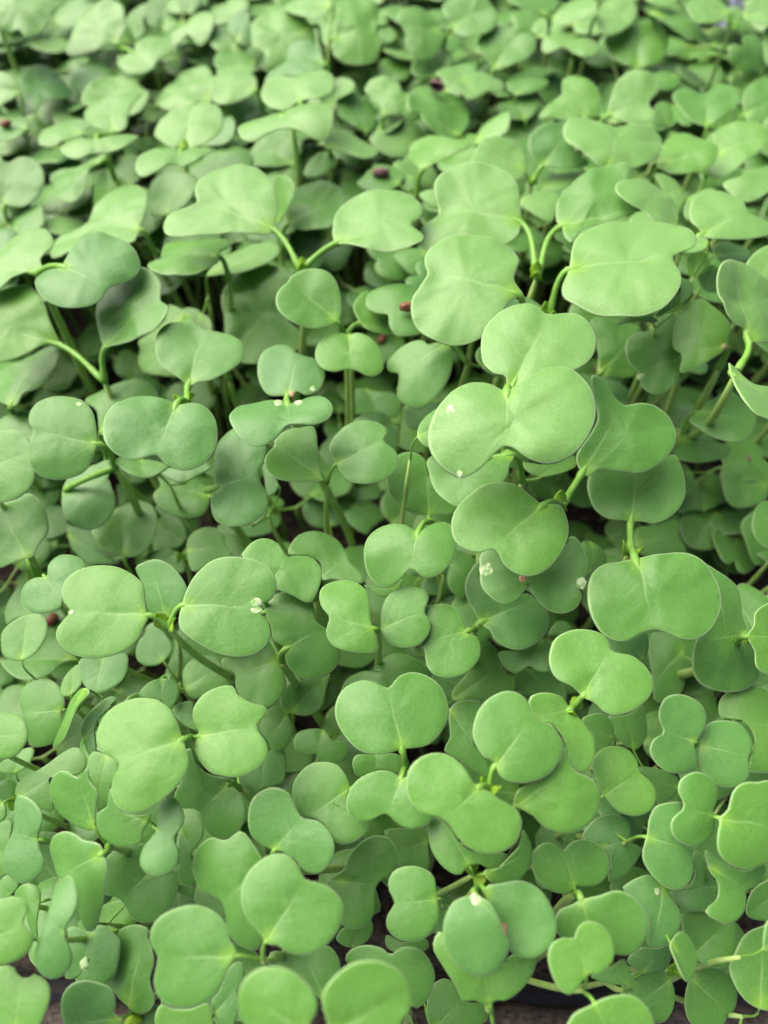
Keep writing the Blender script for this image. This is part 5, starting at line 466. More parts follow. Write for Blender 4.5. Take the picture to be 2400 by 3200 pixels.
([32.6,18.2,56.2],[26.3,20.6,0.0],0,[('b',[33.8,18.4,62.7],[-0.0,-0.174,0.985],[0.982,0.188,0.033],4.4,[-20,15,0,-1,6,-24,-4,-46,3,-51,27,-44,51,-27,60,-14,44,-1,52,18,48,32,30,42,0,39,-24,21],254),('b',[30.2,17.7,51.7],[-0.705,-0.135,0.697],[-0.684,-0.131,-0.717],6.0,[0,-2,-1,-11,6,-25,23,-34,43,-34,60,-28,67,-17,65,-6,60,0,65,6,67,17,60,28,43,34,23,34,6,25,-1,11,0,2],391)]),
([37.0,18.7,65.1],[36.7,25.8,0.0],0,[('b',[38.1,18.4,71.5],[0.087,-0.15,0.985],[0.949,-0.289,-0.128],6.7,[-2,-12,-1,-30,14,-46,38,-57,58,-55,73,-40,75,-21,68,-8,68,3,57,5,41,13,34,30,42,49,45,64,26,58,7,46,-1,24,0,3],258),('b',[35.6,21.5,61.6],[-0.199,0.387,0.9],[-0.412,0.801,-0.435],7.5,[0,-3,-1,-14,7,-31,28,-43,54,-43,75,-34,84,-21,82,-8,75,0,82,8,84,21,75,34,54,43,28,43,7,31,-1,14,0,3],392)]),
([54.3,-3.9,51.7],[55.6,-2.3,0.0],0,[('g',[54.5,-2.8,58.4],[0.045,-0.168,0.985],[0.201,0.967,0.156],10.9,[43,44,18,33,4,16,0,-7,11,-29,114,-29,108,0,93,23,65,37],266),('g',[53.6,-7.3,49.3],[-0.02,-0.098,0.995],[-0.203,-0.974,-0.1],7.1,[0,-2,-1,-13,7,-29,27,-41,51,-41,71,-33,79,-20,77,-7,71,0,77,7,79,20,71,33,51,41,27,41,7,29,-1,13,0,2],393)]),
([47.8,2.2,42.5],[49.1,5.0,0.0],0,[('g',[48.6,1.3,48.9],[-0.0,-0.174,0.985],[0.686,-0.716,-0.126],7.0,[17,-38,40,-50,62,-35,76,-9,69,-1,75,12,65,35,49,46,28,44,9,29,1,10,2,-12],267),('g',[46.5,5.4,40.2],[-0.036,0.093,0.995],[-0.355,0.93,-0.1],6.0,[0,-2,-1,-11,6,-25,23,-34,43,-34,60,-28,67,-17,65,-6,60,0,65,6,67,17,60,28,43,34,23,34,6,25,-1,11,0,2],394)]),
([38.5,0.9,48.2],[37.8,2.6,0.0],0,[('b',[39.3,1.8,55.0],[-0.0,-0.342,0.94],[0.637,0.724,0.264],4.4,[13,26,-3,25,-1,2,10,-12,26,-26,44,-24,58,-10,43,1,29,20],268),('b',[37.4,-2.4,45.8],[-0.032,-0.095,0.995],[-0.314,-0.944,-0.1],6.0,[0,-2,-1,-11,6,-25,23,-34,43,-34,60,-28,67,-17,65,-6,60,0,65,6,67,17,60,28,43,34,23,34,6,25,-1,11,0,2],395)]),
([34.8,-0.6,59.7],[32.0,4.1,0.0],0,[('g',[33.9,0.1,66.3],[-0.045,-0.168,0.985],[-0.79,0.609,0.068],3.3,[31,19,13,9,-1,-4,15,-20,25,-22,33,0,47,23],269),('g',[35.2,-4.1,57.3],[0.011,-0.099,0.995],[0.113,-0.989,-0.1],6.0,[0,-2,-1,-11,6,-25,23,-34,43,-34,60,-28,67,-17,65,-6,60,0,65,6,67,17,60,28,43,34,23,34,6,25,-1,11,0,2],396)]),
([70.9,15.3,35.6],[67.2,14.8,0.0],0,[('g',[69.9,14.7,41.9],[-0.0,-0.342,0.94],[-0.829,-0.526,-0.192],8.0,[65,19,33,33,-8,-15,26,-27,55,-23,80,-2],271),('g',[74.3,15.9,33.3],[0.098,0.016,0.995],[0.981,0.164,-0.1],6.0,[0,-2,-1,-11,6,-25,23,-34,43,-34,60,-28,67,-17,65,-6,60,0,65,6,67,17,60,28,43,34,23,34,6,25,-1,11,0,2],397)]),
([50.5,3.5,64.9],[48.6,-1.2,0.0],0,[('b',[51.4,4.3,71.6],[0.089,-0.33,0.94],[0.709,0.684,0.174],3.8,[0,-4,11,-19,43,6,30,17,6,7],272)]),
([3.7,-3.3,54.7],[0.4,-9.4,0.0],0,[('g',[3.3,-2.2,61.5],[-0.089,-0.33,0.94],[-0.34,0.897,0.283],6.8,[59,52,18,8,-8,-9,-2,-31,18,-49,37,-52,61,-44,72,-21,68,1,77,7,89,30,89,56,78,69],273),('g',[4.9,-6.6,52.3],[0.035,-0.093,0.995],[0.353,-0.93,-0.1],7.5,[0,-3,-1,-14,8,-31,29,-43,54,-43,75,-35,84,-21,82,-8,75,0,82,8,84,21,75,35,54,43,29,43,8,31,-1,14,0,3],398)]),
([-7.9,-2.5,55.5],[-8.9,1.4,0.0],0,[('g',[-8.5,-1.4,62.1],[-0.0,-0.174,0.985],[-0.481,0.864,0.152],6.2,[74,52,62,36,36,18,12,9,-2,3,11,-12,16,-33,34,-41,57,-33,61,-1,76,20,88,42],274),('g',[-6.2,-5.5,53.1],[0.049,-0.087,0.995],[0.484,-0.869,-0.1],6.0,[0,-2,-1,-11,6,-25,23,-34,43,-34,60,-28,67,-17,65,-6,60,0,65,6,67,17,60,28,43,34,23,34,6,25,-1,11,0,2],399)]),
([-5.4,4.1,41.4],[-2.6,5.2,0.0],0,[('g',[-5.1,5.3,48.1],[-0.0,-0.174,0.985],[0.251,0.953,0.168],2.8,[-1,5,12,-18,31,-26,46,-18,29,0,24,22,5,29],275),('g',[-6.2,1.1,37.9],[-0.111,-0.421,0.9],[-0.229,-0.871,-0.435],6.0,[0,-2,-1,-11,6,-25,23,-34,43,-34,60,-28,67,-17,65,-6,60,0,65,6,67,17,60,28,43,34,23,34,6,25,-1,11,0,2],400)]),
([9.4,23.2,31.3],[7.9,21.1,0.0],0,[('g',[8.2,22.9,37.8],[-0.0,-0.174,0.985],[-0.968,-0.248,-0.044],6.3,[63,0,65,23,45,32,13,47,2,10,0,-24,39,-34,75,-37],276),('g',[11.8,22.9,26.8],[0.709,-0.106,0.697],[0.689,-0.103,-0.717],6.0,[0,-2,-1,-11,6,-25,23,-34,43,-34,60,-28,67,-17,65,-6,60,0,65,6,67,17,60,28,43,34,23,34,6,25,-1,11,0,2],401)]),
([-23.1,38.2,35.3],[-17.6,40.6,0.0],0,[('b',[-23.1,37.1,41.6],[-0.0,-0.174,0.985],[0.02,-0.985,-0.174],5.5,[60,-46,74,-20,55,1,42,40,-14,39,-15,13,9,-8,19,-37,40,-49],283),('b',[-26.4,39.4,33.0],[-0.094,0.034,0.995],[-0.935,0.341,-0.1],6.0,[0,-2,-1,-11,6,-25,23,-34,43,-34,60,-28,67,-17,65,-6,60,0,65,6,67,17,60,28,43,34,23,34,6,25,-1,11,0,2],402)]),
([-75.6,90.7,29.0],[-72.5,89.8,0.0],0,[('b',[-74.6,90.2,35.2],[0.089,-0.33,0.94],[0.865,-0.442,-0.237],9.9,[12,-10,39,-26,71,-34,104,-20,139,6,101,0,70,14,45,42,21,30,-13,18],286),('b',[-77.4,89.1,24.5],[-0.536,-0.477,0.697],[-0.52,-0.463,-0.717],9.4,[0,-3,-1,-17,9,-39,36,-54,68,-54,94,-43,106,-26,103,-10,94,0,103,10,106,26,94,43,68,54,36,54,9,39,-1,17,0,3],403)]),
([-57.9,98.4,20.8],[-57.6,96.3,0.0],0,[('g',[-56.9,97.8,27.2],[-0.0,-0.174,0.985],[0.874,-0.479,-0.084],8.7,[14,-30,49,-46,83,-21,82,14,46,41,8,37,-2,8],287),('g',[-61.0,100.0,18.4],[-0.088,0.048,0.995],[-0.872,0.478,-0.1],6.0,[0,-2,-1,-11,6,-25,23,-34,43,-34,60,-28,67,-17,65,-6,60,0,65,6,67,17,60,28,43,34,23,34,6,25,-1,11,0,2],404)]),
]
MARKS = [(131,3.61,-8.52,0.97,'w'),(131,13.47,-6.51,0.62,'w'),(123,-0.22,-1.58,1.16,'w'),(123,0.53,2.19,1.02,'w'),(122,2.89,-4.69,0.71,'w'),(170,11.73,0.61,1.0,'w'),(170,11.9,-0.63,0.89,'w'),(159,11.45,-6.65,1.31,'w'),(159,4.71,7.51,1.2,'w'),(159,9.61,-0.76,0.83,'r'),(251,5.11,0.24,0.94,'r'),(250,0.16,-0.33,0.81,'w'),(228,4.33,-0.15,0.89,'w'),(261,1.15,-0.68,0.59,'w'),(137,10.34,1.01,0.94,'w'),(106,5.72,-7.01,0.71,'w'),(171,12.08,0.09,0.59,'w'),(122,1.04,-0.76,0.7,'r')]
SHADE_MID = [(0.1143,0.1678,0.0498),(0.1052,0.1532,0.0451),(0.1507,0.28,0.0442),(-0.1379,0.243,0.0533),(0.1403,0.2443,0.0468),(0.1464,0.266,0.0305),(0.0483,0.1177,0.0392),(0.0784,0.1848,0.0393),(0.0188,0.1708,0.0353),(0.0237,0.1482,0.0495),(-0.0295,0.0593,0.0281),(0.1513,0.293,0.054),(0.1028,0.1417,0.054),(-0.1331,0.2222,0.0507),(-0.1382,0.2992,0.0546),(-0.1561,0.2964,0.0508),(0.0659,0.1708,0.0504),(-0.089,0.0939,0.0489),(0.0794,0.1736,0.0363),(-0.118,0.184,0.0333),(-0.0477,0.2013,0.0409),(-0.0498,0.2139,0.0331),(0.1203,0.1909,0.0553),(0.0775,0.1949,0.026),(0.1267,0.2177,0.0522),(0.0197,0.0748,0.0466),(0.067,0.0313,0.0332),(-0.1257,0.2026,0.039),(0.0412,0.1358,0.0269),(-0.1009,0.1259,0.0468),(0.1386,0.2544,0.0414),(-0.1022,0.1845,0.0265),(0.1324,0.2256,0.0507),(0.0547,0.1323,0.0439),(0.0184,0.1592,0.0454),(0.0933,0.1682,0.0267),(0.0697,0.1461,0.047),(0.0388,0.0462,0.0274),(-0.1021,0.1458,0.0507),(0.0749,0.2043,0.0296),(0.0695,0.213,0.0302),(0.0641,0.0133,0.0329),(0.0294,0.0617,0.0263),(-0.1064,0.1735,0.0355),(-0.1154,0.1714,0.0373),(0.1329,0.2362,0.0415),(-0.1443,0.2612,0.0412),(0.1041,0.1776,0.0286),(0.0373,0.1215,0.0454),(0.0217,0.1943,0.0279),(0.022,0.0903,0.0343),(0.0957,0.149,0.0514),(0.0885,0.2121,0.0298),(-0.1477,0.2843,0.0549),(0.1426,0.2956,0.0547),(-0.1469,0.2714,0.0553),(-0.0395,0.0322,0.0459),(-0.103,0.1347,0.0464),(-0.0238,0.0748,0.029),(-0.1358,0.2316,0.0491),(-0.0376,0.0152,0.0448),(0.1219,0.2055,0.0557),(0.0378,0.1613,0.03),(-0.1115,0.1566,0.0508),(0.0736,0.2481,0.0308),(0.0673,0.1825,0.0499),(0.0627,0.1967,0.0506),(0.1154,0.1804,0.038),(-0.0908,0.1121,0.0478),(0.0731,0.0401,0.0331),(0.0329,0.1111,0.0493),(-0.0155,0.0141,0.0303),(-0.1318,0.2906,0.0559),(-0.0592,0.2187,0.0285),(-0.1272,0.2116,0.0373),(-0.0467,0.1907,0.0486),(0.0127,0.2086,0.0267),(0.0067,0.0211,0.0288),(0.0206,0.1828,0.0386),(0.0234,0.1069,0.0396),(0.0044,0.036,0.0269),(-0.0295,0.0097,0.0364),(0.0788,0.1618,0.0291),(-0.0594,0.1982,0.0361),(0.0314,0.0868,0.0296),(0.022,0.0513,0.0306),(-0.1025,0.1553,0.0556),(0.0572,0.1778,0.054),(0.0765,0.056,0.0457),(-0.033,0.0243,0.0313),(0.0863,0.1993,0.0262),(0.0532,0.0237,0.0326),(0.0726,0.2271,0.0399),(0.0325,0.2167,0.0271),(-0.0931,0.1512,0.0522),(-0.0381,0.1974,0.0487),(0.1008,0.1873,0.0434),(0.1583,0.2998,0.0444),(0.1401,0.2737,0.0546),(0.0643,0.1224,0.0263),(0.0713,0.2391,0.0328),(0.0595,0.0704,0.0261),(-0.0291,0.1575,0.0345),(0.0309,0.0304,0.038),(0.0997,0.1222,0.0559),(-0.0275,0.2667,0.0374),(0.0806,0.2166,0.0264),(-0.07,0.1809,0.0454),(-0.1223,0.1936,0.05),(0.0042,0.2051,0.0285),(-0.05,0.0305,0.0283),(-0.0508,0.0182,0.0368),(0.0483,0.0427,0.0304),(0.0855,0.2332,0.0283)]  # unseen mid-height seedlings, added behind the measured leaves to block light
HUSKS = [([15.8,227.3,65.6],'p',86),([-0.8,191.9,61.0],'p',None),([4.8,120.3,78.3],'b',120),([17.8,70.1,36.0],'b',None),([-73.2,68.4,36.0],'r',None),([-111.5,215.6,61.0],'r',None),([67.1,107.3,79.8],'s',138),([91.1,112.2,36.0],'s',None),([57.6,141.7,36.0],'s',None),([-0.6,153.2,36.0],'r',None)]
LABELS = [
    ('pale seedling with a long scalloped leaf and a bow leaf among the far seedlings', 'tall seedlings in the bed'),
    ('pale seedling with stacked flat leaves on a tall bare yellow-green stem', 'tall seedlings in the bed'),
    ('pale seedling with an upright folded leaf above a flat smile-shaped leaf', 'tall seedlings in the bed'),
    ('pale seedling with an upright round leaf over a narrow upturned leaf and yellow-green bud', 'tall seedlings in the bed'),
    ('tall seedling with two broad pale leaves spread like wings around a bright hairy bud', 'tall seedlings in the bed'),
    ('tall seedling with a broad scalloped leaf and an arched leaf on long forked stalks', 'tall seedlings in the bed'),
    ('tall seedling with a very broad flat pale leaf showing a straight pale midrib', 'tall seedlings in the bed'),
    ('tall grey-green seedling with a flat heart-shaped leaf beside a folded pale leaf', 'tall seedlings in the bed'),
    ('far seedling with two pale leaves on a bright yellow fork by the tray corner', 'tall seedlings in the bed'),
    ('far seedling with two thin pale leaves tilted up near the back of the bed', 'tall seedlings in the bed'),
    ('bluish pale seedling with forked green stalks and a small bud, behind the tallest seedlings', 'tall seedlings in the bed'),
    ('far bluish seedling with one leaf upright on a long straight stem', 'tall seedlings in the bed'),
    ('far seedling with a tall upright yellow-green bean-shaped leaf', 'tall seedlings in the bed'),
    ('far seedling whose two small leaves form a V', 'tall seedlings in the bed'),
    ('fresh green seedling with long forked stalks, one broad leaf and one notched leaf', 'tall seedlings in the bed'),
    ('seedling with a drooping green leaf on a thick stained stalk', 'tall seedlings in the bed'),
    ('seedling with a heart-shaped leaf standing above a wide blue-green kidney leaf', 'tall seedlings in the bed'),
    ('seedling with a round kidney leaf notched at its side and a bluish leaf below', 'tall seedlings in the bed'),
    ('seedling with an upright blue-green peanut-shaped leaf and a small green leaf', 'tall seedlings in the bed'),
    ('seedling with a rounded heart leaf and a yellow-green leaf on a short fork', 'tall seedlings in the bed'),
    ('bluish seedling with a heart leaf above a flat bow leaf with scarred notches', 'tall seedlings in the bed'),
    ('slender seedling with a folded bright leaf and a notched leaf on a bare pale stem', 'tall seedlings in the bed'),
    ('seedling with one drooping heart-shaped leaf hanging from a bent stalk', 'tall seedlings in the bed'),
    ('largest pale double-lobed leaf with white spots, its twin leaf standing behind it', 'tall seedlings in the bed'),
    ('seedling with a long-stalked broad leaf and fresh kidney leaf over a dark gap', 'tall seedlings in the bed'),
    ('seedling with a round leaf and very wide green kidney leaf joined by a stalk', 'tall seedlings in the bed'),
    ('pale seedling with an upright leaf and folded leaf on a thick leaning stem', 'tall seedlings in the bed'),
    ('seedling with a round leaf above a grey-green moustache-shaped leaf', 'tall seedlings in the bed'),
    ('seedling with a dark blue-green round leaf and a green kidney leaf beside a brown husk', 'tall seedlings in the bed'),
    ('seedling with a bright folded leaf and a small notched leaf face to face', 'tall seedlings in the bed'),
    ('seedling with a large double-lobed green leaf and a darker leaf on a short stalk', 'tall seedlings in the bed'),
    ('seedling with two broad round leaves spread level, one with a white scar', 'tall seedlings in the bed'),
    ('fresh green seedling with a large heart-shaped leaf and a smaller notched leaf', 'tall seedlings in the bed'),
    ('seedling with an upright heart-shaped leaf above a flat bow-shaped leaf', 'tall seedlings in the bed'),
    ('seedling with a bright yellow-green peanut leaf and a heart leaf around a hairy bud', 'tall seedlings in the bed'),
    ('bright green seedling with a slanting bean-shaped leaf and a second leaf half covered', 'tall seedlings in the bed'),
    ('blue-grey seedling with two waisted round leaves joined at their notches', 'tall seedlings in the bed'),
    ('seedling with a round leaf and a heart leaf joined by short reddish stalks', 'tall seedlings in the bed'),
    ('bluish seedling with a narrow waisted leaf and a rounded cupped leaf', 'tall seedlings in the bed'),
    ('bright yellow-green seedling with two smooth domed leaves side by side by the tray rail', 'tall seedlings in the bed'),
    ('seedling with a dark heart-shaped leaf and a large pale green leaf over a dark gap', 'tall seedlings in the bed'),
    ('bright seedling with a small folded heart leaf and broad leaf by the tray gap', 'tall seedlings in the bed'),
    ('seedling with a waisted leaf and a broad fresh leaf joined by a thin stalk', 'tall seedlings in the bed'),
    ('yellow-green seedling with a torn-edged leaf on an upright stem by the tray rail', 'tall seedlings in the bed'),
    ('blue-green seedling with two overlapping round lobes and a brown speck', 'tall seedlings in the bed'),
    ('mid-green notched seedling partly hidden under the large double-lobed green leaf', 'seedlings among the tall ones'),
    ('small mid-green notched seedling partly hidden under the overlapping blue-green lobes', 'seedlings among the tall ones'),
    ('small bluish green notched seedling just behind the thick leaning pale stem', 'seedlings among the tall ones'),
    ('small mid-green notched seedling partly hidden under the round and heart pair on short stalks', 'seedlings among the tall ones'),
    ('small yellow-green notched seedling partly hidden under the round and heart pair on short stalks', 'seedlings among the tall ones'),
    ('large mid-green blurred notched seedling close beside the far tilted pale pair', 'seedlings among the tall ones'),
    ('small yellow-green notched seedling close beside the large fresh heart-leaved pair', 'seedlings among the tall ones'),
    ('mid-green notched seedling partly hidden under the very wide green kidney leaf', 'seedlings among the tall ones'),
    ('small mid-green notched seedling close beside the narrow waisted bluish leaf', 'seedlings among the tall ones'),
    ('mid-green blurred notched seedling just in front of the far V-shaped seedling', 'seedlings among the tall ones'),
    ('small mid-green notched seedling partly hidden under the small folded bright heart', 'seedlings among the tall ones'),
    ('pale green notched seedling just behind the broad flat pale-midrib leaf', 'seedlings among the tall ones'),
    ('yellow-green blurred notched seedling just behind the bluish pale forked seedling', 'seedlings among the tall ones'),
    ('mid-green notched seedling close beside the narrow waisted bluish leaf', 'seedlings among the tall ones'),
    ('bluish green notched seedling close beside the round and heart pair on short stalks', 'seedlings among the tall ones'),
    ('large mid-green blurred notched seedling partly hidden under the bluish pale forked seedling', 'seedlings among the tall ones'),
    ('small mid-green notched seedling partly hidden under the level round pair with white scar', 'seedlings among the tall ones'),
    ('small mid-green notched seedling partly hidden under the slanting bright bean leaf', 'seedlings among the tall ones'),
    ('small mid-green notched seedling partly hidden under the narrow waisted bluish leaf', 'seedlings among the tall ones'),
    ('small mid-green notched seedling close beside the dark heart over pale leaf', 'seedlings among the tall ones'),
    ('small mid-green notched seedling close beside the broad flat pale-midrib leaf', 'seedlings among the tall ones'),
    ('large mid-green notched seedling just in front of the round side-notched seedling', 'seedlings among the tall ones'),
    ('large pale green blurred notched seedling close beside the far seedling with bright yellow fork', 'seedlings among the tall ones'),
    ('small bluish green notched seedling close beside the large fresh heart-leaved pair', 'seedlings among the tall ones'),
    ('yellow-green notched seedling just behind the blue-grey waisted pair', 'seedlings among the tall ones'),
    ('small mid-green notched seedling just behind the large double-lobed green leaf', 'seedlings among the tall ones'),
    ('small bluish green notched seedling partly hidden under the drooping heart leaf on bent stalk', 'seedlings among the tall ones'),
    ('small yellow-green notched seedling just in front of the narrow waisted bluish leaf', 'seedlings among the tall ones'),
    ('pale green notched seedling partly hidden under the grey-green heart-leaved seedling', 'seedlings among the tall ones'),
    ('small mid-green notched seedling partly hidden under the waisted and broad fresh pair', 'seedlings among the tall ones'),
    ('small mid-green notched seedling partly hidden under the torn-edged leaf by the rail', 'seedlings among the tall ones'),
    ('large yellow-green notched seedling partly hidden under the kidney leaf over the dark gap', 'seedlings among the tall ones'),
    ('small bluish green notched seedling close beside the peanut-shaped blue-green seedling', 'seedlings among the tall ones'),
    ('small mid-green notched seedling partly hidden under the blue-grey waisted pair', 'seedlings among the tall ones'),
    ('bluish green blurred notched seedling partly hidden under the stacked pale seedling on bare stem', 'seedlings among the tall ones'),
    ('small yellow-green notched seedling just behind the thick leaning pale stem', 'seedlings among the tall ones'),
    ('small mid-green notched seedling partly hidden under the peanut-shaped blue-green seedling', 'seedlings among the tall ones'),
    ('small mid-green notched seedling partly hidden under the upright heart over bow leaf', 'seedlings among the tall ones'),
    ('large pale green blurred notched seedling just behind the far upright bluish seedling', 'seedlings among the tall ones'),
    ('mid-green blurred notched seedling partly hidden under the long-lobed pale seedling', 'seedlings among the tall ones'),
    ('mid-green blurred notched seedling just behind the folded-leaf pale seedling', 'seedlings among the tall ones'),
    ('pale green blurred notched seedling just behind the long-lobed pale seedling', 'seedlings among the tall ones'),
    ('small mid-green blurred notched seedling partly hidden under the long-lobed pale seedling', 'seedlings among the tall ones'),
    ('large yellow-green blurred notched seedling close beside the far upright bean-leaved seedling', 'seedlings among the tall ones'),
    ('large bluish green blurred notched seedling partly hidden under the stacked pale seedling on bare stem', 'seedlings among the tall ones'),
    ('large pale green blurred notched seedling partly hidden under the stacked pale seedling on bare stem', 'seedlings among the tall ones'),
    ('large pale green blurred notched seedling partly hidden under the pale seedling with upturned narrow leaf', 'seedlings among the tall ones'),
    ('large yellow-green blurred notched seedling partly hidden under the folded-leaf pale seedling', 'seedlings among the tall ones'),
    ('pale green blurred notched seedling partly hidden under the folded-leaf pale seedling', 'seedlings among the tall ones'),
    ('bluish green blurred notched seedling partly hidden under the pale seedling with upturned narrow leaf', 'seedlings among the tall ones'),
    ('large mid-green blurred notched seedling partly hidden under the stacked pale seedling on bare stem', 'seedlings among the tall ones'),
    ('small pale green blurred notched seedling close beside the far upright bluish seedling', 'seedlings among the tall ones'),
    ('large mid-green blurred notched seedling just behind the grey-green heart-leaved seedling', 'seedlings among the tall ones'),
    ('large mid-green blurred notched seedling partly hidden under the folded-leaf pale seedling', 'seedlings among the tall ones'),
    ('large mid-green blurred notched seedling partly hidden under the pale seedling with upturned narrow leaf', 'seedlings among the tall ones'),
    ('large pale green notched seedling partly hidden under the grey-green heart-leaved seedling', 'seedlings among the tall ones'),
    ('mid-green notched seedling partly hidden under the grey-green heart-leaved seedling', 'seedlings among the tall ones'),
    ('yellow-green notched seedling partly hidden under the winged seedling with bright bud', 'seedlings among the tall ones'),
    ('large mid-green notched seedling partly hidden under the winged seedling with bright bud', 'seedlings among the tall ones'),
    ('yellow-green notched seedling just in front of the pale seedling with upturned narrow leaf', 'seedlings among the tall ones'),
    ('large pale green notched seedling partly hidden under the winged seedling with bright bud', 'seedlings among the tall ones'),
    ('small mid-green notched seedling close beside the pale seedling with upturned narrow leaf', 'seedlings among the tall ones'),
    ('large pale green notched seedling close beside the drooping heart leaf on bent stalk', 'seedlings among the tall ones'),
    ('small pale green notched seedling just behind the thick leaning pale stem', 'seedlings among the tall ones'),
    ('large pale green blurred notched seedling close beside the bluish pale forked seedling', 'seedlings among the tall ones'),
    ('large mid-green blurred notched seedling just in front of the far seedling with bright yellow fork', 'seedlings among the tall ones'),
    ('large yellow-green blurred notched seedling just in front of the far seedling with bright yellow fork', 'seedlings among the tall ones'),
    ('yellow-green blurred notched seedling just in front of the far seedling with bright yellow fork', 'seedlings among the tall ones'),
    ('pale green blurred notched seedling just behind the thick leaning pale stem', 'seedlings among the tall ones'),
    ('mid-green blurred notched seedling just in front of the far seedling with bright yellow fork', 'seedlings among the tall ones'),
    ('mid-green blurred notched seedling partly hidden under the far seedling with bright yellow fork', 'seedlings among the tall ones'),
    ('small pale green blurred notched seedling close beside the far seedling with bright yellow fork', 'seedlings among the tall ones'),
    ('large yellow-green blurred notched seedling just in front of the far tilted pale pair', 'seedlings among the tall ones'),
    ('pale green blurred notched seedling close beside the far tilted pale pair', 'seedlings among the tall ones'),
    ('pale green blurred notched seedling close beside the far seedling with bright yellow fork', 'seedlings among the tall ones'),
    ('large mid-green blurred notched seedling just in front of the far tilted pale pair', 'seedlings among the tall ones'),
    ('mid-green blurred notched seedling close beside the far seedling with bright yellow fork', 'seedlings among the tall ones'),
    ('mid-green blurred notched seedling partly hidden under the bluish pale forked seedling', 'seedlings among the tall ones'),
    ('mid-green blurred notched seedling just behind the arched seedling on long forked stalks', 'seedlings among the tall ones'),
    ('small mid-green blurred notched seedling just in front of the far seedling with bright yellow fork', 'seedlings among the tall ones'),
    ('pale green blurred notched seedling partly hidden under the arched seedling on long forked stalks', 'seedlings among the tall ones'),
    ('pale green notched seedling partly hidden under the arched seedling on long forked stalks', 'seedlings among the tall ones'),
    ('small pale green blurred notched seedling just behind the arched seedling on long forked stalks', 'seedlings among the tall ones'),
    ('mid-green blurred notched seedling just behind the far V-shaped seedling', 'seedlings among the tall ones'),
    ('pale green blurred notched seedling just behind the bluish pale forked seedling', 'seedlings among the tall ones'),
    ('yellow-green blurred notched seedling just in front of the far V-shaped seedling', 'seedlings among the tall ones'),
    ('pale green blurred notched seedling close beside the far V-shaped seedling', 'seedlings among the tall ones'),
    ('pale green blurred notched seedling partly hidden under the stacked pale seedling on bare stem', 'seedlings among the tall ones'),
    ('mid-green blurred notched seedling just behind the winged seedling with bright bud', 'seedlings among the tall ones'),
    ('small pale green notched seedling just in front of the far V-shaped seedling', 'seedlings among the tall ones'),
    ('small mid-green notched seedling partly hidden under the rounded heart-leaved seedling', 'seedlings among the tall ones'),
    ('small mid-green blurred notched seedling partly hidden under the far upright bean-leaved seedling', 'seedlings among the tall ones'),
    ('large yellow-green notched seedling partly hidden under the rounded heart-leaved seedling', 'seedlings among the tall ones'),
    ('large yellow-green notched seedling partly hidden under the blue-green kidney-leaved seedling', 'seedlings among the tall ones'),
    ('large mid-green notched seedling partly hidden under the blue-green kidney-leaved seedling', 'seedlings among the tall ones'),
    ('mid-green notched seedling partly hidden under the round side-notched seedling', 'seedlings among the tall ones'),
    ('mid-green notched seedling close beside the round side-notched seedling', 'seedlings among the tall ones'),
    ('mid-green notched seedling close beside the rounded heart-leaved seedling', 'seedlings among the tall ones'),
    ('yellow-green notched seedling close beside the rounded heart-leaved seedling', 'seedlings among the tall ones'),
    ('small mid-green notched seedling partly hidden under the drooping heart leaf on bent stalk', 'seedlings among the tall ones'),
    ('small mid-green notched seedling just in front of the drooping heart leaf on bent stalk', 'seedlings among the tall ones'),
    ('large mid-green notched seedling partly hidden under the broad flat pale-midrib leaf', 'seedlings among the tall ones'),
    ('mid-green notched seedling just behind the thick leaning pale stem', 'seedlings among the tall ones'),
    ('yellow-green notched seedling partly hidden under the thick leaning pale stem', 'seedlings among the tall ones'),
    ('small pale green notched seedling just behind the broad flat pale-midrib leaf', 'seedlings among the tall ones'),
    ('mid-green notched seedling partly hidden under the thick leaning pale stem', 'seedlings among the tall ones'),
    ('mid-green notched seedling close beside the thick leaning pale stem', 'seedlings among the tall ones'),
    ('mid-green notched seedling just behind the very wide green kidney leaf', 'seedlings among the tall ones'),
    ('small mid-green notched seedling just behind the very wide green kidney leaf', 'seedlings among the tall ones'),
    ('mid-green notched seedling just behind the blue-grey waisted pair', 'seedlings among the tall ones'),
    ('mid-green notched seedling close beside the dark blue-green leaf by the husk', 'seedlings among the tall ones'),
    ('small mid-green notched seedling partly hidden under the dark blue-green leaf by the husk', 'seedlings among the tall ones'),
    ('small mid-green notched seedling partly hidden under the face-to-face folded pair', 'seedlings among the tall ones'),
    ('mid-green notched seedling close beside the large double-lobed green leaf', 'seedlings among the tall ones'),
    ('mid-green notched seedling partly hidden under the face-to-face folded pair', 'seedlings among the tall ones'),
    ('bluish green notched seedling partly hidden under the level round pair with white scar', 'seedlings among the tall ones'),
    ('small bluish green notched seedling partly hidden under the level round pair with white scar', 'seedlings among the tall ones'),
    ('small bluish green notched seedling just behind the level round pair with white scar', 'seedlings among the tall ones'),
    ('mid-green notched seedling close beside the level round pair with white scar', 'seedlings among the tall ones'),
    ('large mid-green notched seedling close beside the level round pair with white scar', 'seedlings among the tall ones'),
    ('yellow-green notched seedling close beside the large fresh heart-leaved pair', 'seedlings among the tall ones'),
    ('small yellow-green notched seedling close beside the narrow waisted bluish leaf', 'seedlings among the tall ones'),
    ('small mid-green notched seedling partly hidden under the large fresh heart-leaved pair', 'seedlings among the tall ones'),
    ('small mid-green notched seedling close beside the level round pair with white scar', 'seedlings among the tall ones'),
    ('yellow-green notched seedling close beside the bright peanut leaf with hairy bud', 'seedlings among the tall ones'),
    ('small mid-green notched seedling close beside the blue-grey waisted pair', 'seedlings among the tall ones'),
    ('small yellow-green notched seedling close beside the blue-grey waisted pair', 'seedlings among the tall ones'),
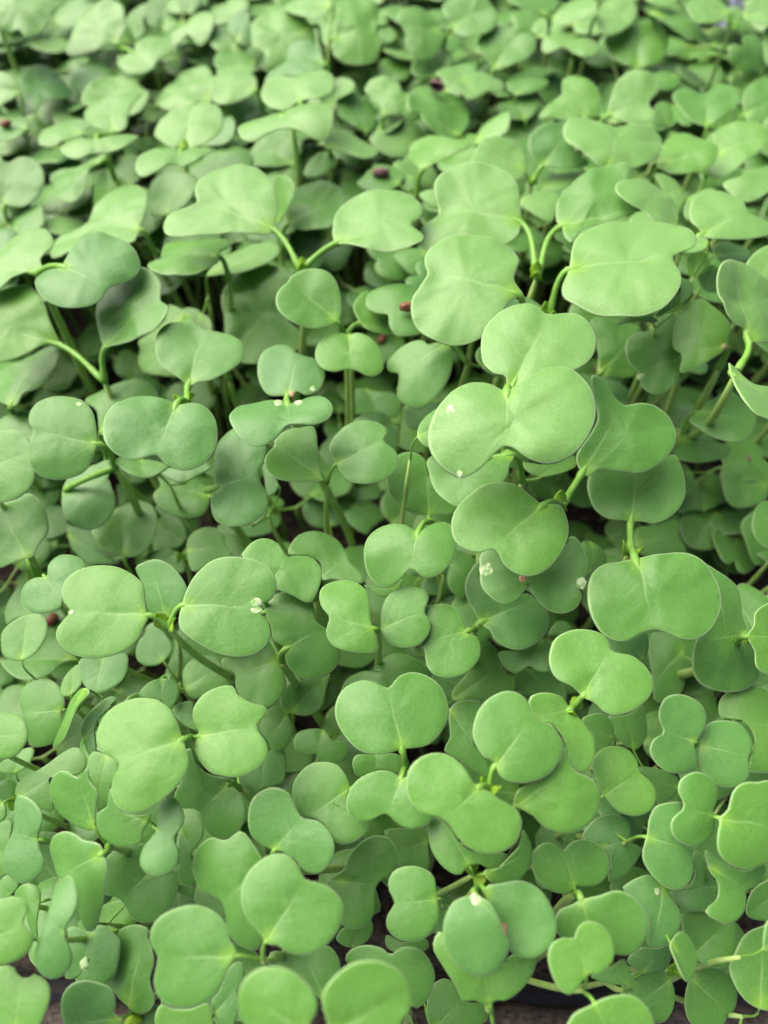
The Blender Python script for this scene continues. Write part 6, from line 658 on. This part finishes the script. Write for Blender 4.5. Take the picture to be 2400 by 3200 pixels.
    ('yellow-green notched seedling partly hidden under the blue-grey waisted pair', 'seedlings among the tall ones'),
    ('small bluish green notched seedling partly hidden under the slanting bright bean leaf', 'seedlings among the tall ones'),
    ('mid-green notched seedling partly hidden under the blue-grey waisted pair', 'seedlings among the tall ones'),
    ('mid-green notched seedling partly hidden under the dark blue-green leaf by the husk', 'seedlings among the tall ones'),
    ('small mid-green notched seedling just behind the bright peanut leaf with hairy bud', 'seedlings among the tall ones'),
    ('small mid-green notched seedling partly hidden under the very wide green kidney leaf', 'seedlings among the tall ones'),
    ('mid-green notched seedling just behind the kidney leaf over the dark gap', 'seedlings among the tall ones'),
    ('small mid-green notched seedling close beside the large fresh heart-leaved pair', 'seedlings among the tall ones'),
    ('mid-green notched seedling partly hidden under the large fresh heart-leaved pair', 'seedlings among the tall ones'),
    ('small bluish green notched seedling close beside the narrow waisted bluish leaf', 'seedlings among the tall ones'),
    ('small bluish green notched seedling close beside the round and heart pair on short stalks', 'seedlings among the tall ones'),
    ('small mid-green notched seedling just behind the domed bright pair by the rail', 'seedlings among the tall ones'),
    ('small yellow-green notched seedling close beside the round and heart pair on short stalks', 'seedlings among the tall ones'),
    ('small mid-green notched seedling close beside the round and heart pair on short stalks', 'seedlings among the tall ones'),
    ('small mid-green notched seedling just behind the round and heart pair on short stalks', 'seedlings among the tall ones'),
    ('small mid-green notched seedling just in front of the large fresh heart-leaved pair', 'seedlings among the tall ones'),
    ('small mid-green notched seedling just in front of the level round pair with white scar', 'seedlings among the tall ones'),
    ('small mid-green notched seedling close beside the large double-lobed green leaf', 'seedlings among the tall ones'),
    ('small mid-green notched seedling close beside the bright peanut leaf with hairy bud', 'seedlings among the tall ones'),
    ('small mid-green notched seedling just in front of the upright heart over bow leaf', 'seedlings among the tall ones'),
    ('small mid-green notched seedling close beside the overlapping blue-green lobes', 'seedlings among the tall ones'),
    ('small bluish green notched seedling partly hidden under the dark heart over pale leaf', 'seedlings among the tall ones'),
    ('small bluish green notched seedling partly hidden under the waisted and broad fresh pair', 'seedlings among the tall ones'),
    ('mid-green notched seedling just in front of the waisted and broad fresh pair', 'seedlings among the tall ones'),
    ('small mid-green notched seedling close beside the small folded bright heart', 'seedlings among the tall ones'),
    ('small bluish green notched seedling partly hidden under the small folded bright heart', 'seedlings among the tall ones'),
    ('small mid-green notched seedling partly hidden under the small folded bright heart', 'seedlings among the tall ones'),
    ('small mid-green notched seedling close beside the waisted and broad fresh pair', 'seedlings among the tall ones'),
    ('small bluish green notched seedling just in front of the waisted and broad fresh pair', 'seedlings among the tall ones'),
    ('small mid-green notched seedling partly hidden under the domed bright pair by the rail', 'seedlings among the tall ones'),
    ('small mid-green notched seedling close beside the torn-edged leaf by the rail', 'seedlings among the tall ones'),
    ('small mid-green notched seedling partly hidden under the domed bright pair by the rail', 'seedlings among the tall ones'),
    ('small mid-green notched seedling close beside the upright heart over bow leaf', 'seedlings among the tall ones'),
    ('small bluish green notched seedling partly hidden under the large fresh heart-leaved pair', 'seedlings among the tall ones'),
    ('bluish green notched seedling partly hidden under the round side-notched seedling', 'seedlings among the tall ones'),
    ('mid-green notched seedling partly hidden under the peanut-shaped blue-green seedling', 'seedlings among the tall ones'),
]
HUSK_LABELS = ['purple brown seed coat stuck on a far green leaf', 'dull purple seed coat caught low among the far seedlings', 'glossy chestnut seed coat on the leaf beside the broad scalloped leaf', 'brown cup-shaped seed coat caught beside the dark blue-green leaf', 'red-brown seed coat caught under the bluish two-lobed leaf', 'dark red seed coat beside the far upright bluish seedling', 'tiny pale brown seed scrap on a green leaf by the thick leaning stem', 'tiny brown seed scrap caught in the shade below the leaning stem', 'tiny dark seed scrap caught behind the largest white-spotted leaf', 'red-brown seed coat low behind the small yellow-green bow leaf']
N_LOW, N_STUFF, N_RIM = 84, 760, 170
LOW_REF = [(-0.0855, 0.2658, 'long-lobed pale seedling'), (-0.027, 0.2032, 'stacked pale seedling on bare stem'), (-0.0752, 0.1963, 'folded-leaf pale seedling'), (-0.0511, 0.197, 'pale seedling with upturned narrow leaf'), (-0.0266, 0.1317, 'winged seedling with bright bud'), (0.0302, 0.1279, 'arched seedling on long forked stalks'), (0.0334, 0.1162, 'broad flat pale-midrib leaf'), (-0.0806, 0.1372, 'grey-green heart-leaved seedling'), (0.1099, 0.2618, 'far seedling with bright yellow fork'), (0.0589, 0.2719, 'far tilted pale pair'), (0.0374, 0.1754, 'bluish pale forked seedling'), (-0.1059, 0.2206, 'far upright bluish seedling'), (-0.0176, 0.2524, 'far upright bean-leaved seedling'), (-0.0073, 0.2196, 'far V-shaped seedling'), (-0.0508, 0.1005, 'fresh long-forked seedling'), (-0.0889, 0.114, 'drooping thick-stalked seedling'), (-0.0284, 0.1019, 'blue-green kidney-leaved seedling'), (-0.0615, 0.081, 'round side-notched seedling'), (-0.0328, 0.0869, 'peanut-shaped blue-green seedling'), (-0.0118, 0.124, 'rounded heart-leaved seedling'), (-0.0108, 0.0996, 'scarred bow-leaved seedling'), (-0.0076, 0.0855, 'folded-leaf seedling on bare stem'), (0.0232, 0.1142, 'drooping heart leaf on bent stalk'), (0.0215, 0.091, 'largest white-spotted double leaf'), (0.0199, 0.0803, 'kidney leaf over the dark gap'), (0.047, 0.0711, 'very wide green kidney leaf'), (0.0718, 0.1349, 'thick leaning pale stem'), (0.011, 0.0695, 'moustache-shaped leaf'), (0.0137, 0.0612, 'dark blue-green leaf by the husk'), (-0.0054, 0.0618, 'face-to-face folded pair'), (-0.0148, 0.0517, 'large double-lobed green leaf'), (-0.0302, 0.0543, 'level round pair with white scar'), (-0.0253, 0.0395, 'large fresh heart-leaved pair'), (-0.0024, 0.0282, 'upright heart over bow leaf'), (0.0178, 0.0257, 'bright peanut leaf with hairy bud'), (0.0218, 0.0433, 'slanting bright bean leaf'), (0.0539, 0.032, 'blue-grey waisted pair'), (-0.0206, 0.0043, 'round and heart pair on short stalks'), (-0.0321, 0.0206, 'narrow waisted bluish leaf'), (0.0039, -0.0087, 'domed bright pair by the rail'), (0.0317, 0.0073, 'dark heart over pale leaf'), (0.0189, 0.0051, 'small folded bright heart'), (0.0514, 0.0273, 'waisted and broad fresh pair'), (0.0142, -0.0004, 'torn-edged leaf by the rail'), (0.0111, 0.0167, 'overlapping blue-green lobes')]
LOW_GROUP = 'low seedlings in the shade under the canopy'

# ---------------------------------------------------------------- setting: bench, tray, growing bed
BX0, BX1, BY0, BY1 = -0.230, 0.163, 0.0012, 0.470


def box(x0, x1, y0, y1, z0, z1, bev=0.0):
    bm = bmesh.new()
    bmesh.ops.create_cube(bm, size=1)
    for v in bm.verts:
        v.co = Vector(((x0 + x1) / 2 + v.co.x * (x1 - x0), (y0 + y1) / 2 + v.co.y * (y1 - y0), (z0 + z1) / 2 + v.co.z * (z1 - z0)))
    if bev:
        bmesh.ops.bevel(bm, geom=list(bm.edges), offset=bev, segments=3, affect='EDGES', profile=0.5)
    me = bpy.data.meshes.new('box')
    bm.to_mesh(me); bm.free()
    return me


bench = link('bench_top', box(-0.9, 0.9, -0.6, 1.3, -0.060, -0.036), M_BENCH)
tag(bench, kind='structure')

# the bed: a fibrous grey-brown sheet of soil, lumpy, rounded off at its edges
nx, ny = 150, 190
V, Fc = [], []
for j in range(ny + 1):
    for i in range(nx + 1):
        x = BX0 + (BX1 - BX0) * i / nx
        y = BY0 + (BY1 - BY0) * j / ny
        e = min(x - BX0, BX1 - x, y - BY0, BY1 - y)
        z = 0.0022 * noise.noise((x * 55, y * 55, 3)) + 0.0014 * noise.noise((x * 170, y * 170, 9)) + 0.0007 * noise.noise((x * 420, y * 420, 1))
        if e < 0.005:
            z -= 0.006 * (1 - e / 0.005) ** 2
        V.append((x, y + (0.0012 * noise.noise((x * 60, 0, 7)) if j == 0 else 0), z))
for j in range(ny):
    for i in range(nx):
        a = j * (nx + 1) + i
        Fc.append((a, a + 1, a + nx + 2, a + nx + 1))
n0 = len(V)
ring = [i for i in range(nx + 1)] + [j * (nx + 1) + nx for j in range(1, ny + 1)] + [ny * (nx + 1) + i for i in range(nx - 1, -1, -1)] + [j * (nx + 1) for j in range(ny - 1, 0, -1)]
for k in ring:
    V.append((V[k][0], V[k][1], -0.022))
for k in range(len(ring)):
    k2 = (k + 1) % len(ring)
    Fc.append((ring[k2], ring[k], n0 + k, n0 + k2))
soil = link('soil', mesh_from('soil', V, Fc), M_BED)
tag(soil, kind='structure')

# crumbs of soil lying on the bed, too many to count
bm = bmesh.new()
for k in range(2600):
    y = BY0 + 0.006 + (BY1 - BY0 - 0.012) * rnd.random() ** 1.35
    x = BX0 + 0.006 + (BX1 - BX0 - 0.012) * rnd.random()
    s = rnd.uniform(0.0006, 0.0022)
    r = bmesh.ops.create_icosphere(bm, subdivisions=1, radius=s)
    z = 0.0022 * noise.noise((x * 55, y * 55, 3)) + 0.0014 * noise.noise((x * 170, y * 170, 9))
    for v in r['verts']:
        q = 1 + 0.5 * noise.noise(v.co * 900 + Vector((k, 0, 0)))
        v.co = Vector((v.co.x * q * 1.2 + x, v.co.y * q + y, v.co.z * q * 0.7 + z + s * 0.3))
me = bpy.data.meshes.new('soil_crumbs'); bm.to_mesh(me); bm.free()
crumbs = link('soil_crumbs', me, M_SOIL)
tag(crumbs, 'dark crumbs of soil strewn over the growing bed', 'soil', kind='stuff')

# black seedling tray that holds the bed, with a fibre covered rail along its front
tray = bpy.data.objects.new('seedling_tray', None)
col.objects.link(tray)
tray.location = ((BX0 + BX1) / 2, (BY0 + BY1) / 2, -0.036)
tag(tray, 'shallow black plastic tray under the growing bed', 'tray')
off = -Vector(tray.location)
link('tray_base', box(BX0 - 0.008, BX1 + 0.004, -0.0015, BY1 + 0.006, -0.036, -0.023), M_TRAY, tray, off)
link('tray_wall', box(BX0 - 0.011, BX0 - 0.0082, -0.0015, BY1 + 0.006, -0.036, -0.004, 0.0006), M_TRAY, tray, off)
link('tray_wall', box(BX1 + 0.0042, BX1 + 0.0062, -0.0015, BY1 + 0.006, -0.036, -0.010, 0.0006), M_TRAY, tray, off)
link('tray_wall', box(BX0 - 0.011, BX1 + 0.0062, BY1 + 0.0062, BY1 + 0.009, -0.036, -0.004, 0.0006), M_TRAY, tray, off)
# rail: a rounded bar whose back edge wavers
V, Fc = [], []
ns, nc = 160, 14
for i in range(ns + 1):
    x = BX0 - 0.011 + (BX1 + 0.017 - BX0) * i / ns
    wob = 0.0016 * noise.noise((x * 38, 2, 5)) + 0.0007 * noise.noise((x * 150, 2, 5))
    for k in range(nc):
        a = 2 * math.pi * k / nc
        ca, sa = math.cos(a), math.sin(a)
        yy = -0.0142 + 0.0112 * math.copysign(abs(ca) ** 0.6, ca) + (wob if ca > 0 else 0)
        zz = -0.018 + 0.018 * math.copysign(abs(sa) ** 0.6, sa) + 0.0006 * noise.noise((x * 200, a * 2, 1))
        V.append((x, yy, zz))
for i in range(ns):
    for k in range(nc):
        k2 = (k + 1) % nc
        Fc.append((i * nc + k, (i + 1) * nc + k, (i + 1) * nc + k2, i * nc + k2))
Fc.append(tuple(range(nc))); Fc.append(tuple(ns * nc + k for k in range(nc))[::-1])
link('front_rail', mesh_from('front_rail', V, Fc), M_MAT, tray, off)

# ---------------------------------------------------------------- seedlings
RINGS = (1.0, 0.985, 0.94, 0.84, 0.68, 0.48, 0.25)


class Blade:
    """one seed leaf: outline in its own plane, gently domed and folded"""
    def __init__(self, base, n, u, length, loc, seed):
        self.B = np.array(base, float); self.n = np.array(n, float); self.u = np.array(u, float)
        self.n /= np.linalg.norm(self.n); self.u -= self.n * (self.u @ self.n); self.u /= np.linalg.norm(self.u)
        self.v = np.cross(self.n, self.u); self.L = length; self.loc = np.array(loc, float)
        r = random.Random(seed)
        self.W = max(1e-4, np.percentile(np.abs(self.loc[:, 1]), 95))
        self.fold = r.uniform(-0.04, 0.20); self.dome = r.uniform(0.08, 0.26)
        self.tw = r.uniform(-0.07, 0.07); self.groove = r.uniform(0.02, 0.05); self.seed = seed
        x, y = self.loc[:, 0], self.loc[:, 1]
        x2, y2 = np.roll(x, -1), np.roll(y, -1); c = x * y2 - x2 * y; A = c.sum() / 2
        self.c = np.array([((x + x2) * c).sum(), ((y + y2) * c).sum()]) / (6 * A)
        self.h0 = 0.0; self.h0 = self.h(0.0, 0.0)

    def h(self, x, y):
        xn, yn = x / self.L, y / self.W
        f = self.fold * (math.sqrt(yn * yn + 0.03) - 0.17) - self.dome * (0.75 * yn * yn + 0.8 * (xn - 0.45) ** 2)
        f += self.tw * xn * yn - self.groove * math.exp(-(yn / 0.13) ** 2) * max(0.0, 1 - max(0.0, xn))
        f += 0.07 * noise.noise((x * 160, y * 160, self.seed * 3.7)) + 0.022 * noise.noise((x * 420, y * 420, self.seed * 1.3))
        return self.W * f - self.h0

    def P(self, x, y, dz=0.0):
        return self.B + self.u * x + self.v * y + self.n * (self.h(x, y) + dz)

    def mesh(self, org, thick=0.00019, rings=RINGS):
        N = len(self.loc); V, E, U, Fc = [], [], [], []
        def ringv(r, dz):
            s = len(V)
            for q in self.loc:
                p = self.c + (q - self.c) * r
                V.append(self.P(p[0], p[1], dz) - org); E.append(r); U.append((p[0] / self.L, p[1] / self.L))
            return s
        rim = ringv(1.0, 0.0)
        for sgn in (1, -1):
            prev = rim
            for r in rings[1:]:
                cur = ringv(r, sgn * thick * (0.75 if r > 0.98 else 1.0))
                for k in range(N):
                    k2 = (k + 1) % N
                    f = (prev + k, prev + k2, cur + k2, cur + k)
                    Fc.append(f if sgn > 0 else f[::-1])
                prev = cur
            cen = len(V)
            V.append(self.P(self.c[0], self.c[1], sgn * thick) - org); E.append(0.0); U.append((self.c[0] / self.L, self.c[1] / self.L))
            for k in range(N):
                f = (prev + k, prev + (k + 1) % N, cen)
                Fc.append(f if sgn > 0 else f[::-1])
        return V, Fc, E, U


def blade_mesh(parts):
    """one mesh from several (verts, faces, edge, uv) lists"""
    V, Fc, E, U = [], [], [], []
    for a, b, c, d in parts:
        s = len(V); V += a; Fc += [tuple(i + s for i in f) for f in b]; E += c; U += d
    me = mesh_from('cotyledon', V, Fc)
    at = me.attributes.new('edge', 'FLOAT', 'POINT')
    at.data.foreach_set('value', E)
    lay = me.uv_layers.new(name='blade')
    idx = np.empty(len(me.loops), dtype=np.int32)
    me.loops.foreach_get('vertex_index', idx)
    lay.data.foreach_set('uv', np.array(U)[idx].ravel())
    return me


def stalk_geo(J, bl, org, rs=1.0, n=9):
    """leaf stalk from the fork J into the blade and on as a rib under it"""
    d = np.linalg.norm(bl.B - J)
    e0 = bl.P(0.0, 0.0, -0.0001)
    k = min(d * 0.33, 0.005)
    up0 = np.array([0, 0, 1.0]) * 0.2 + (e0 - J) / (d + 1e-9)
    up0 /= np.linalg.norm(up0)
    pts = list(bezier(J, J + up0 * k, e0 - (bl.u * 0.6 + 0.4 * (e0 - J) / (d + 1e-9)) * k, e0, n))
    for t in (0.08, 0.18, 0.30, 0.45):
        pts.append(bl.P(t * bl.L, 0.0, -0.00028 - 0.0002 * t))
    sz = min(1.0, max(0.5, bl.W / 0.009)) * rs
    rad = [0.00078 * sz] * 3 + [0.00062 * sz] * (n - 4) + [0.00078 * sz] + [0.0007 * sz, 0.0005 * sz, 0.00033 * sz, 0.00012 * sz]
    V, Fc = tube([p for p in pts], rad, 8)
    return [v - org for v in V], Fc


def stem_geo(root, J, org, r, sway):
    h = J[2] - root[2]
    a = root + np.array([sway[0] * h, sway[1] * h, 0.4 * h])
    b = J - np.array([-sway[0] * 0.3 * h, 0, 0.4 * h])
    pts = bezier(root - np.array([0, 0, 0.002]), a, b, J + np.array([0, 0, 0.0006]), 12)
    rad = [r * 1.05] * 3 + [r] * 5 + [r * 0.96, r * 0.92, r * 0.86, r * 0.5]
    V, Fc = tube(list(pts), rad, 9)
    return [v - org for v in V], Fc


def bud_geo(J, ang, size, lean):
    """small pointed folded leaf standing in the fork"""
    V, Fc = [], []
    d = np.array([math.cos(ang) * lean, math.sin(ang) * lean, 1.0]); d /= np.linalg.norm(d)
    s = np.array([-math.sin(ang), math.cos(ang), 0.0]); nrm = np.cross(s, d)
    prof = [(0, 0.10), (0.25, 0.30), (0.5, 0.36), (0.75, 0.24), (0.93, 0.10), (1.0, 0.01)]
    for t, w in prof:
        for q in (-1, -0.5, 0, 0.5, 1):
            p = J + d * size * t + s * size * w * q + nrm * size * (0.22 * w * abs(q) * 1.5 + 0.10 * math.sin(t * 3))
            V.append(p)
    m = len(V)
    for i in range(m):
        V.append(V[i] - nrm * 0.00022)
    for i in range(len(prof) - 1):
        for q in range(4):
            a = i * 5 + q
            Fc.append((a, a + 1, a + 6, a + 5)); Fc.append((m + a + 5, m + a + 6, m + a + 1, m + a))
        for a, b in ((i * 5, i * 5 + 5), (i * 5 + 9, i * 5 + 4)):
            Fc.append((a, b, m + b, m + a))
    return V, Fc


def add_seedling(J, root, bud, blades, seed, label, group):
    r = random.Random(seed)
    J = np.array(J, float); root = np.array(root, float)
    emp = bpy.data.objects.new('seedling', None)
    emp.empty_display_size = 0.004
    emp.location = root
    col.objects.link(emp)
    tag(emp, label, 'seedling', group)
    rs = min(1.0, max(0.55, max(b.W for _, b in blades) / 0.010))
    v, f = stem_geo(root, J, root, 0.00092 * rs, (r.uniform(-.12, .12), r.uniform(-.12, .12)))
    link('stem', mesh_from('stem', v, f), M_STEM, emp)
    res = []
    for c, bl in blades:
        o = link('cotyledon', blade_mesh([bl.mesh(root)]), MAT[c], emp)
        v, f = stalk_geo(J, bl, root, rs)
        link('leaf_stalk', mesh_from('leaf_stalk', v, f), M_PET, o)
        res.append(o)
    if bud:
        a = r.uniform(0, 6.28)
        for k in range(2):
            v, f = bud_geo(J - root, a + k * 2.6, r.uniform(0.0028, 0.0042), r.uniform(0.35, 0.7))
            link('bud_leaf', mesh_from('bud_leaf', v, f), M_BUD, emp)
    return emp, res


def outline(ctrl, per=0.00085):
    """closed Catmull-Rom curve through the measured outline, evenly resampled"""
    m = len(ctrl); out = []
    for i in range(m):
        p0, p1, p2, p3 = [ctrl[(i + q) % m] for q in (-1, 0, 1, 2)]
        for t in np.linspace(0, 1, 8, endpoint=False):
            out.append(0.5 * ((2 * p1) + (-p0 + p2) * t + (2 * p0 - 5 * p1 + 4 * p2 - p3) * t * t + (-p0 + 3 * p1 - 3 * p2 + p3) * t ** 3))
    out = np.array(out + out[:1])
    d = np.r_[0, np.cumsum(np.linalg.norm(np.diff(out, axis=0), axis=1))]
    n = int(min(72, max(34, d[-1] / per)))
    s = np.linspace(0, d[-1], n, endpoint=False)
    return np.c_[np.interp(s, d, out[:, 0]), np.interp(s, d, out[:, 1])]


LEAF_OBJ, LEAF_BL, LEAF_ORG = {}, {}, {}
for si, (J, root, bud, lv) in enumerate(SEEDLINGS):
    bls = []
    for c, B, n, u, Ln, loc, idx in lv:
        bl = Blade(np.array(B) / 1000, n, u, Ln / 1000, outline(np.array(loc, float).reshape(-1, 2) / 10000), idx + 1)
        bls.append((c, bl)); LEAF_BL[idx] = bl
    label, group = LABELS[si]
    emp, obs = add_seedling(np.array(J) / 1000, np.array(root) / 1000, bud, bls, si + 500, label, group)
    for o, q in zip(obs, lv):
        LEAF_OBJ[q[6]] = o; LEAF_ORG[q[6]] = np.array(root) / 1000

# pale scars and brown specks on single blades
for mi, (idx, x, y, rad, kind) in enumerate(MARKS):
    bl = LEAF_BL[idx]; org = LEAF_ORG[idx]
    x, y, rad = x / 1000, y / 1000, rad / 1000
    V, Fc = [], []
    n = 14
    for q, (f, dz) in enumerate(((1.0, 0.00010), (0.8, 0.00023), (0.4, 0.00024))):
        for k in range(n):
            a = 2 * math.pi * k / n
            rr = rad * f * (1 + 0.45 * noise.noise((math.cos(a) * 1.3, math.sin(a) * 1.3, mi * 2.1)))
            V.append(bl.P(x + rr * math.cos(a), y + 0.8 * rr * math.sin(a), dz) - org)
    V.append(bl.P(x, y, 0.00024) - org)
    for q in range(2):
        for k in range(n):
            Fc.append((q * n + k, q * n + (k + 1) % n, (q + 1) * n + (k + 1) % n, (q + 1) * n + k))
    for k in range(n):
        Fc.append((2 * n + k, 2 * n + (k + 1) % n, 3 * n))
    link('leaf_scar', mesh_from('leaf_scar', V, Fc), M_SCAR[kind], LEAF_OBJ[idx])

# low young seedlings in the shade of the canopy
TPL = [(0, .03), (-.01, .16), (.10, .36), (.38, .50), (.72, .50), (1.0, .40), (1.12, .24), (1.09, .09), (1.0, 0)]


def template(L, W, r):
    k = r.uniform(0.85, 1.1)
    half = [(a * L * (k if a > 1 else 1), b * W) for a, b in TPL]
    ctrl = half + [(a, -b * r.uniform(.85, 1.1)) for a, b in half[-2::-1]]
    ctrl = np.array(ctrl); m = len(ctrl); out = []
    for i in range(m):
        p0, p1, p2, p3 = [ctrl[(i + q) % m] for q in (-1, 0, 1, 2)]
        for t in (0, 0.5):
            out.append(0.5 * ((2 * p1) + (-p0 + p2) * t + (2 * p0 - 5 * p1 + 4 * p2 - p3) * t * t + (-p0 + 3 * p1 - 3 * p2 + p3) * t ** 3))
    out = np.array(out)
    A = np.sum(out[:, 0] * np.roll(out[:, 1], -1) - np.roll(out[:, 0], -1) * out[:, 1])
    return out if A > 0 else out[::-1]


def low_blades(J, r, size, seed):
    az = r.uniform(0, 6.28); res = []
    for k in range(2):
        a = az + k * (math.pi + r.uniform(-.5, .5))
        el = r.uniform(-0.15, 0.35)
        u = np.array([math.cos(a) * math.cos(el), math.sin(a) * math.cos(el), math.sin(el)])
        n = np.array([-math.cos(a) * math.sin(el), -math.sin(a) * math.sin(el), math.cos(el)])
        s = np.cross(n, u); n = n + s * r.uniform(-.3, .3); n /= np.linalg.norm(n)
        L = size * r.uniform(.85, 1.1)
        B = J + u * r.uniform(.003, .006) + np.array([0, 0, .001])
        res.append((r.choice('gggyb' if J[1] < 0.19 else 'ggppy'), Blade(B, n, u, L, template(L, L * r.uniform(1.15, 1.4), r), seed * 2 + k)))
    return res


low = []
tries = 0
rl = random.Random(23)
while len(low) < N_LOW + N_STUFF and tries < 90000:
    tries += 1
    y = BY0 + 0.012 + (BY1 - BY0 - 0.03) * rl.random()
    x = rl.uniform(-1, 1) * (0.085 + 0.36 * max(0, y))
    if not (BX0 + 0.01 < x < BX1 - 0.008): continue
    if y < 0.03 and rl.random() < 0.5: continue
    if any((x - a) ** 2 + (y - b) ** 2 < (0.0070 if y > 0.17 else 0.0088) ** 2 for a, b in low): continue
    low.append((x, y))
# the ones under the open parts of the canopy first
low.sort(key=lambda q: abs(q[0]) * 0.6 + abs(q[1] - 0.10))
stuff_b, stuff_s = [], []
# the canopy goes on beyond the measured part of the bed
rim_pts = []
while len(rim_pts) < N_RIM:
    y = rl.uniform(BY0 + 0.01, BY1 - 0.02); x = rl.uniform(BX0 + 0.012, BX1 - 0.010)
    if abs(x) < 0.062 + 0.325 * y + 0.014 and y < 0.315: continue
    if any((x - a) ** 2 + (y - b) ** 2 < 0.010 ** 2 for a, b in rim_pts): continue
    rim_pts.append((x, y))
low += rim_pts
N_RIM += len(SHADE_MID)
SHADE_MID_Z = {(a, b): c for a, b, c in SHADE_MID}  # extra seedlings hidden beneath the canopy, added to deepen the shade below
low += list(SHADE_MID_Z)
N_RIM = len(rim_pts) + len(SHADE_MID_Z)
for k, (x, y) in enumerate(low):
    r = random.Random(3000 + k)
    hz = r.uniform(0.010, 0.028) if y < 0.17 else r.uniform(0.036, 0.054)
    if k >= len(low) - N_RIM: hz = SHADE_MID_Z.get((x, y), r.uniform(0.045, 0.062))
    J = np.array([x, y, hz]); root = np.array([x + r.uniform(-.004, .004), y + r.uniform(-.004, .004), 0])
    bls = low_blades(J, r, r.uniform(0.0075, 0.0115) + (0.0025 if hz > 0.034 else 0), 900 + k)
    if k < N_LOW:
        add_seedling(J, root, False, bls, 4000 + k, 'small low seedling in the shade beneath the ' + min(LOW_REF, key=lambda q: (q[0] - x) ** 2 + (q[1] - y) ** 2)[2], LOW_GROUP)
    else:
        for c, bl in bls:
            stuff_b.append((c, bl.mesh(np.zeros(3), rings=(1.0, 0.97, 0.6))))
            v, f = stalk_geo(J, bl, np.zeros(3), .6)
            stuff_s.append((v, f))
        stuff_s.append(stem_geo(root, J, np.zeros(3), 0.0007, (r.uniform(-.1, .1), r.uniform(-.1, .1))))
if stuff_b:
    me = blade_mesh([b for _, b in stuff_b])
    o = link('seedling_undergrowth', me)
    for c in 'gybp': me.materials.append(MAT[c])
    mi, nf = [], 0
    for c, b in stuff_b: mi += ['gybp'.index(c)] * len(b[1])
    V, Fc = [], []
    for v, f in stuff_s:
        s = len(V); V += list(v); Fc += [tuple(i + s for i in q) for q in f]
    me.polygons.foreach_set('material_index', mi)
    tag(o, 'mass of low young seedlings filling the bed beyond and beneath the tall ones', 'seedlings', kind='stuff')
    o2 = link('seedling_undergrowth_stems', mesh_from('stems', V, Fc), M_STEM, o)

# ---------------------------------------------------------------- split seed coats caught among the leaves
def seed_coat(p, kind, idx, seed, label):
    r = random.Random(seed)
    R0 = {'p': 0.0021, 's': 0.0009}.get(kind, 0.0015)
    V, Fc = [], []
    nl, ns = 8, 14
    span = 2.1 if kind != 's' else 1.5
    for sh, f in ((0, 1.0), (1, 0.86)):
        for i in range(nl + 1):
            th = span * i / nl
            for k in range(ns):
                a = 2 * math.pi * k / ns
                w = 1 + 0.16 * noise.noise((math.cos(a) * 2, math.sin(a) * 2, th + seed)) + (0.16 * math.sin(a * 3 + seed) if i == nl else 0)
                V.append((R0 * f * w * 1.15 * math.sin(th) * math.cos(a), R0 * f * w * math.sin(th) * math.sin(a), R0 * f * w * math.cos(th)))
    m = (nl + 1) * ns
    for sh in (0, 1):
        for i in range(nl):
            for k in range(ns):
                a, b = sh * m + i * ns + k, sh * m + i * ns + (k + 1) % ns
                q = (a, b, b + ns, a + ns)
                Fc.append(q if sh else q[::-1])
    for k in range(ns):
        a, b = nl * ns + k, nl * ns + (k + 1) % ns
        Fc.append((a, m + a, m + b, b))
    o = link('seed_coat', mesh_from('seed_coat', V, Fc), M_HUSK[kind])
    o.location = p
    o.scale = (1.0, 0.72, 0.85)
    o.rotation_euler = (r.uniform(0.4, 1.9), r.uniform(-.4, .4), r.uniform(0, 6.28))
    tag(o, label, 'seed coat')
    return o


for k, (p, kind, idx) in enumerate(HUSKS):
    if idx is None:                       # rests on a low leaf of its own seedling
        q = np.array(p) / 1000; a = 0.9 + 1.7 * k
        u = np.array([math.cos(a), math.sin(a), 0.0]); nn = np.array([0, 0, 1.0]); Ls = 0.0105
        B = q - u * 0.55 * Ls - np.array([0, 0, 0.0016]); r = random.Random(k)
        Jh = B - u * 0.004 - np.array([0, 0, 0.002])
        bls = [('g', Blade(B, nn, u, Ls, template(Ls, Ls * 1.25, r), 7000 + k)), ('g', Blade(B - u * 0.009, nn, -u, Ls * 0.8, template(Ls * 0.8, Ls, r), 7100 + k))]
        add_seedling(Jh, np.array([Jh[0], Jh[1], 0]), False, bls, 7200 + k, 'low seedling carrying the ' + HUSK_LABELS[k], None)
    seed_coat(np.array(p) / 1000, kind, idx, 70 + k, HUSK_LABELS[k])
